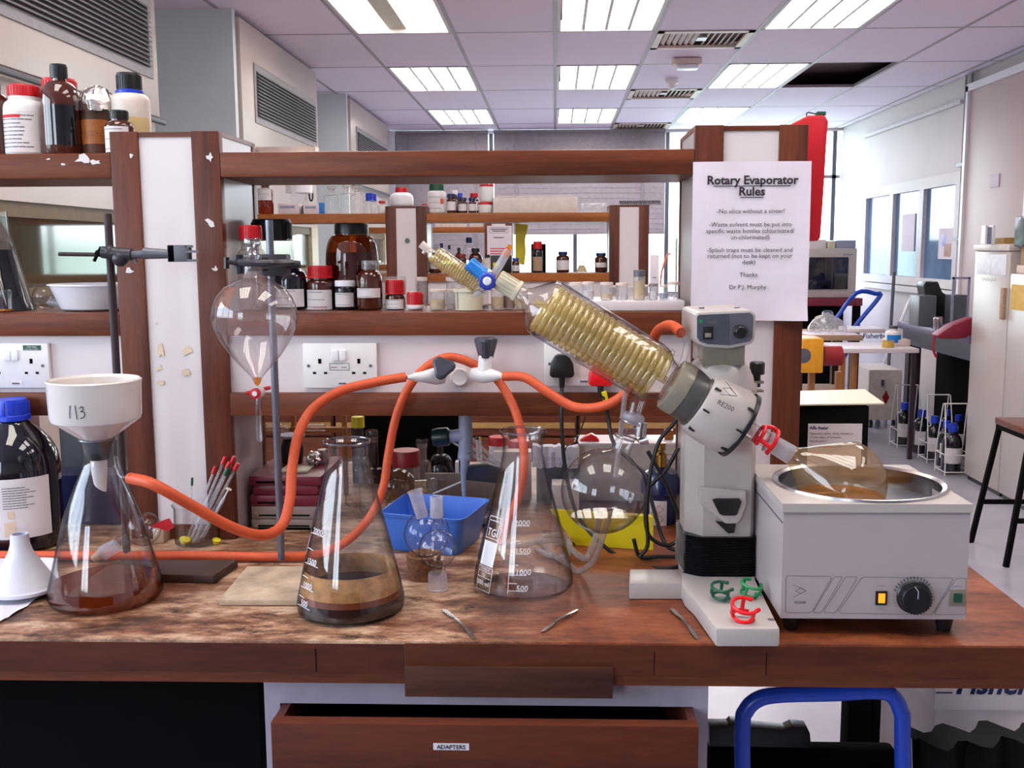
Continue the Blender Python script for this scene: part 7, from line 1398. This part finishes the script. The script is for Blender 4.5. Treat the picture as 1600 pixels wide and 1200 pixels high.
a0, a1 = at(1446, 440, 7.4), at(1484, 505, 7.4); t = thing('black_bag', 'black bag heaped on the slate bench below the window', 'bag', ((a0.x + a1.x) / 2, 7.45, zS_)); q = pol([(1447, 446), (1451, 440), (1462, 441), (1470, 440), (1477, 457), (1485, 462), (1486, 507), (1455, 507)], 7.4); B().prism([(x, max(z, zS_ + .001)) for x, z in q], Matrix.Translation((0, 7.6, 0)) @ Mxz, .15, .01).done('bag_body', 'black', t)
t = thing('glass_cabinet', 'small clear framed case on the slate bench beside the fridge', 'case', (at(1500, 470, 7.2).x, 7.2, zS_)); a0, a1 = at(1489, 433, 7.2), at(1513, 505, 7.2)
for x in (a0.x, a1.x - .015): B().box(x, x + .015, 7.2, 7.215, zS_ + .001, a0.z).done('frame_post', 'lgrey', t)
B().box(a0.x, a1.x, 7.2, 7.215, a0.z - .015, a0.z).done('frame_rail', 'lgrey', t); B().box(a0.x + .01, a1.x - .01, 7.21, 7.35, zS_ + .001, (zS_ + a0.z) / 2 + .05).done('grey_block', 'greypl', t)
t = thing('red_bag', 'dark red bag draped over the corner of the slate bench', 'bag', on(1490, 520, zS_)); q = pol([(1456, 522), (1480, 506), (1512, 494), (1514, 524), (1485, 528), (1458, 527)], 6.6); B().prism(q, Matrix.Translation((0, 6.62, 0)) @ Mxz, .12, .01).done('bag_body', pbr('wine_red', c(132, 22, 50), .5), t)
B().tube(spline([at(1460, 525, 6.5), at(1458, 545, 6.5), at(1463, 558, 6.5)], 4), .008, 6).done('strap', 'dred', t)
bottle(1466, 14, 494, 6.95, zS_, 'chrome-topped can on the slate bench', 'can', 'metal_can', 'steel', None, hs=.8, hn=.9, rn=.9, hc=.95)
# solvent cabinet with red diamond
t = thing('solvent_cabinet', 'white metal solvent cupboard on casters with a red diamond', 'cabinet', on(1384, 665, .02)); YV = on(1400, 664, .03).y; a0, a1 = at(1358, 578, YV), at(1407, 655, YV)
B().box(a0.x, a1.x, YV, YV + .5, .07, a0.z, .006).done('casing', 'frost', t); p = at(1384, 621, YV); B().prism([(-.028, 0), (0, -.058), (.028, 0), (0, .058)], Matrix.Translation((p.x, YV - .0005, p.z)) @ Mxz, .002).done('red_diamond', 'dred', t); p = at(1379, 598, YV); B().box(p.x - .012, p.x + .012, YV - .012, YV, p.z - .025, p.z + .025, .003).done('lock', 'greypl', t)
for x in (a0.x + .04, a1.x - .04):
    for y in (YV + .05, YV + .45): B().cyl((x - .012, y, .035), (x + .012, y, .035), .034, n=14).done('caster', 'black', t)
# waste bottles in white wire carriers on the floor
G = 'solvent bottles in wire carriers on the floor'
spots = [(1414, 699, 629, 26, 'farthest'), (1441, 712, 640, 26, 'second from the cabinet'), (1461, 722, 650, 26, 'third from the cabinet'), (1480, 733, 657, 26, 'fourth, half hidden'), (1489, 742, 662, 30, 'nearest, with full white label'), (1482, 705, 640, 22, 'back row, left'), (1498, 712, 648, 22, 'back row, beside the fridge')]
for px, pyb, top, w, wd in spots:
    q = on(px, pyb - 5, .012); bottle(px, w, top, q.y, .012, 'dark winchester bottle with blue cap on the floor, ' + wd, name='solvent_bottle', body='blackglass', cap='blue', hs=.55, hn=.8, rn=.36, hc=.84, rc=.46, lab=(.2, .52), group=G, prints=0, ridged=False, n=20)
for k, (pts, lb_) in enumerate((((1414, 700, 30), 'white wire carrier holding the farthest solvent bottle'), ((1461, 722, 40), 'white wire carrier around the middle solvent bottles'), ((1489, 742, 34), 'white wire carrier around the nearest solvent bottle'))):
    q = on(pts[0], pts[1] - 4, .012); w = .085; b = B(); H_ = .46
    for z in (.03, .14):
        b.tube([(q.x - w, q.y - w, z), (q.x + w, q.y - w, z), (q.x + w, q.y + w, z), (q.x - w, q.y + w, z), (q.x - w, q.y - w, z)], .0035, 6)
    for sx_ in (-1, 1):
        for sy_ in (-1, 1): b.cyl((q.x + sx_ * w, q.y + sy_ * w, .005), (q.x + sx_ * w, q.y + sy_ * w, .14), .0035, n=6)
        b.tube([(q.x + sx_ * w, q.y - w, .14), (q.x + sx_ * w * .9, q.y - .015, H_), (q.x + sx_ * w * .9, q.y + .015, H_), (q.x + sx_ * w, q.y + w, .14)], .0035, 6)
    b.cyl((q.x - w * .9, q.y, H_), (q.x + w * .9, q.y, H_), .0045, n=6); tag(b.done('wire_carrier', 'whitep'), lb_, 'bottle carrier', 'wire bottle carriers')
# fridges
fx = on(1505, 747, 0).x; fy1 = on(1505, 747, 0).y; fy0 = on(1562, 777, 0).y
fr = thing('fridge', 'tall white freezer with frosted top, farther of two beside the stool', 'fridge', (fx + .25, (fy0 + fy1) / 2, 0)); zt_ = at(1515, 392, fy1).z
B().box(fx, XR - .1, fy0 + .004, fy1, .03, zt_, .012).done('cabinet', 'appl', fr); B().box(fx - .012, XR - .1, fy0 + .002, fy1 + .004, zt_, zt_ + .04, .01).done('top_cap', 'frost', fr); B().box(fx + .02, XR - .1, fy0 + .02, fy1 - .02, 0, .03).done('plinth', 'black', fr)
B().box(fx - .003, fx, fy0 + .05, fy1 - .05, zt_ - .14, zt_ - .02, .002).done('frost_patch', 'frostice', fr); B().box(fx - .02, fx, fy0 + .03, fy0 + .07, at(1568, 500, fy0).z, at(1568, 450, fy0).z, .004).done('door_handle', 'card', fr)
fr2 = thing('fridge', 'nearer white fridge with yellow notice, at right picture edge', 'fridge', (fx + .25, fy0 - .35, 0)); z2f = at(1590, 428, fy0 - .15).z
B().box(fx + .0, XR - .1, fy0 - .72, fy0, .03, z2f, .012).done('cabinet', 'appl', fr2); B().box(fx + .02, XR - .1, fy0 - .7, fy0 - .02, 0, .03).done('plinth', 'black', fr2)
q0, q1 = atx(1581, 444, fx), atx(1600, 486, fx); B().box(fx - .002, fx, min(q0.y, q1.y), max(q0.y, q1.y), q1.z, q0.z).done('yellow_notice', pbr('note_yellow', c(222, 184, 96), .7), fr2)
bb0 = z2f + .001; t = thing('cardboard_box', 'brown cardboard boxes on the nearer fridge', 'box', (fx + .2, fy0 - .3, bb0)); B().box(fx + .02, XR - .15, fy0 - .6, fy0 - .03, bb0, bb0 + .045, .004).done('lower_tray', 'pink', t); B().box(fx + .03, XR - .2, fy0 - .58, fy0 - .05, bb0 + .046, bb0 + .15, .004).done('carton', 'card', t)
zr = bb0 + .151; q = at(1590, 360, fy0 - .12); t = thing('radio', 'dark grey radio with round speaker on top of the boxes', 'radio', (q.x, q.y, zr)); hh = at(1590, 338, q.y).z - zr; rw = .16
B().box(fx + .0, fx + .12, fy0 - .42, fy0 - .02, zr, zr + hh, .008).done('case', 'dgrey', t); p = Vector((fx - .001, fy0 - .13, zr + hh * .46)); B().lathe([(.075, 0), (.08, .002), (.08, .006), (.072, .008), (0, .004)], p, (-1, 0, 0), 28).done('speaker', 'black', t); B().box(fx - .003, fx, fy0 - .34, fy0 - .24, zr + .05, zr + hh * .6).done('photo_sticker', 'pink', t)
for k in (0, 1): B().box(fx - .004, fx, fy0 - .10 - .04 * k, fy0 - .085 - .04 * k, zr + hh * .82, zr + hh * .98).done('button', 'whitep', t)
ft = zt_ + .041; t = thing('tube_stand', 'small clear plastic holder standing on the farther fridge', 'holder', (fx + .08, fy0 + .22, ft)); p0 = at(1538, 352, fy0 + .22); 
B().box(p0.x, p0.x + .012, fy0 + .2, fy0 + .26, ft, p0.z).done('side_post', 'whitebright', t); B().box(p0.x + .045, p0.x + .057, fy0 + .2, fy0 + .26, ft, p0.z).done('side_post', 'whitebright', t); B().box(p0.x + .012, p0.x + .045, fy0 + .22, fy0 + .24, ft, p0.z - .01).done('blue_card', 'lgrey', t)
tag(B().box(p0.x + .07, p0.x + .20, fy0 + .1, fy0 + .3, ft, ft + .035, .004).done('amber_carton', 'palewood'), 'low tan carton beside the clear holder on the fridge', 'box')
g = bmesh.new(); q0 = atx(1530, 436, fx); stroke2(g, [(k * .014, .012 * math.sin(k * 2.4)) for k in range(16)], .003); me_ = place2(g, 'handwriting', 'greypl', fr, (fx, fy1 - .12, q0.z), (0, -1, 0), (0, 0, 1), .001)
# stool
zs = .60; sx0 = at(1558, 662, 4.95).x; t = thing('lab_stool', 'tall stool with brown wooden seat and black legs, right picture edge', 'stool', (sx0 + .18, 4.8, 0))
B().box(sx0, sx0 + .36, 4.62, 4.98, zs - .0, zs + .032, .006).done('seat', 'mahog', t); B().box(sx0 + .005, sx0 + .355, 4.625, 4.975, zs - .022, zs - .001).done('seat_frame', 'matblack', t)
for dx, dy in ((0, 0), (0, 1), (1, 0), (1, 1)):
    top = Vector((sx0 + .015 + dx * .33, 4.64 + dy * .32, zs - .02)); bot = Vector((top.x + (-.09 if dx == 0 else .09), top.y + (.0 if dy else -.04) + (.04 if dy else 0), 0)); B().bar(bot, top, .022, .022).done('leg', 'matblack', t)
for y in (4.62, 4.98): B().box(sx0 - .035, sx0 + .40, y - .008, y + .008, .20, .222).done('stretcher', 'matblack', t)

# ---------------------------------------------------------------- below the bench
ub = YS
t = thing('tubular_trolley', 'bright blue bent tubular trolley handle standing under the bench end', 'trolley', on(1285, 1200, 0)); pts = [at(1160, 1330, 1.52), at(1160, 1145, 1.52), at(1166, 1110, 1.52), at(1188, 1091, 1.52), at(1225, 1085, 1.52), at(1300, 1083, 1.52), at(1372, 1080, 1.52), at(1395, 1088, 1.52), at(1407, 1110, 1.52), at(1410, 1140, 1.52), at(1408, 1330, 1.52)]
l0, l1 = Vector(pts[0]), Vector(pts[-1]); l0.z = l1.z = .001; b = B(); b.tube(spline([l0] + pts + [l1], 6), .0125, 16); b.done('bent_tube', 'frameblue', t)
fbox(1108, 1400, 1172, 1240, 1.85, .045, 'black_chest', 'long black chest on the floor under the bench end', 'chest', 'matblack', .01, 0)
zz1 = at(1200, 1172, 1.85).z; t = thing('black_toolcase', 'black moulded case lying on the black chest', 'case', (at(1200, 1160, 1.95).x, 1.95, zz1)); q = pol([(1108, 1170), (1108, 1135), (1140, 1135), (1143, 1130), (1162, 1132), (1166, 1137), (1228, 1142), (1240, 1136), (1262, 1138), (1266, 1146), (1268, 1170)], 1.857); B().prism([(x, max(z, zz1 + .001)) for x, z in q], Matrix.Translation((0, 1.892, 0)) @ Mxz, .035, .003).done('case_body', 'black', t)
fbox(1328, 1357, 1060, 1240, 2.2, .06, 'dark_post', 'dark upright post behind the blue frame', 'post', 'matblack', .002, 0); fbox(1358, 1365, 1060, 1172, 2.25, .02, 'white_strip', 'thin white upright strip between two dark posts', 'post', 'white', .001, 0); fbox(1366, 1402, 1060, 1240, 2.2, .06, 'dark_post', 'second dark upright post, right of the white strip', 'post', 'matblack', .002, 0)
fbox(1404, 1462, 1050, 1240, 2.3, .06, 'grey_board', 'grey board under the bench behind the white box', 'panel', 'dgrey', .002, 0)
t = thing('white_box', 'white box printed in blue letters under the right bench end', 'box', (at(1540, 1130, 1.75).x, 1.85, 0)); a, e_ = at(1462, 1050, 1.75), at(1660, 1111, 1.75); zbx = at(1500, 1170, 1.75).z
B().box(a.x, e_.x, 1.75, 2.05, e_.z, a.z, .002).done('lid', 'white', t); B().box(a.x + .004, e_.x - .004, 1.755, 2.045, .001, e_.z - .001, .002).done('body', 'white', t)
g = glyphs([('Fisher', *(lambda w: (w.x, w.z))(at(1492, 1083, 1.75)), .052, 'LEFT', .03)]); g2 = bmesh.new(); 
for v in g.verts: v.co.x += (v.co.y - at(1492, 1083, 1.75).z) * .25
rect2(g, at(1462, 1081, 1.75).x, at(1488, 1081, 1.75).x, at(1465, 1083, 1.75).z, at(1465, 1081, 1.75).z); place2(g, 'lettering', 'navy', t, (0, 1.7495, 0)); g2.free()
t = thing('bin_bag', 'shiny black bin liner bulging under the right bench end', 'bag', on(1520, 1330, 0)); a, e_ = at(1423, 1152, 1.62), at(1650, 1160, 1.62); b = B(); n = 16; rows = []
for j in range(9):
    row = []
    for i in range(n + 1): u_ = i / n; row.append(b.b.verts.new((a.x + (e_.x - a.x) * u_, 1.60 + .02 * math.sin(i * 1.3 + j) + random.uniform(-.003, .003) + (.06 if j == 8 else 0), .001 + (a.z - .001 - .004 * math.sin(i * .45)) * min(1, j / 7))))
    rows.append(row)
for j in range(8):
    for i in range(n): b.b.faces.new((rows[j][i], rows[j][i + 1], rows[j + 1][i + 1], rows[j + 1][i]))
b.done('liner', pbr('bin_liner', c(9, 8, 9), .6, spec=.15), t, ang=80)
# black sheet put in for the shade of the kneehole on the left
fbox(-120, 413, 1040, 1300, 1.50, .03, 'kneehole_shade', 'black shadowed panel closing the knee space left of the cabinet', 'panel', 'matblack', .002, 0)
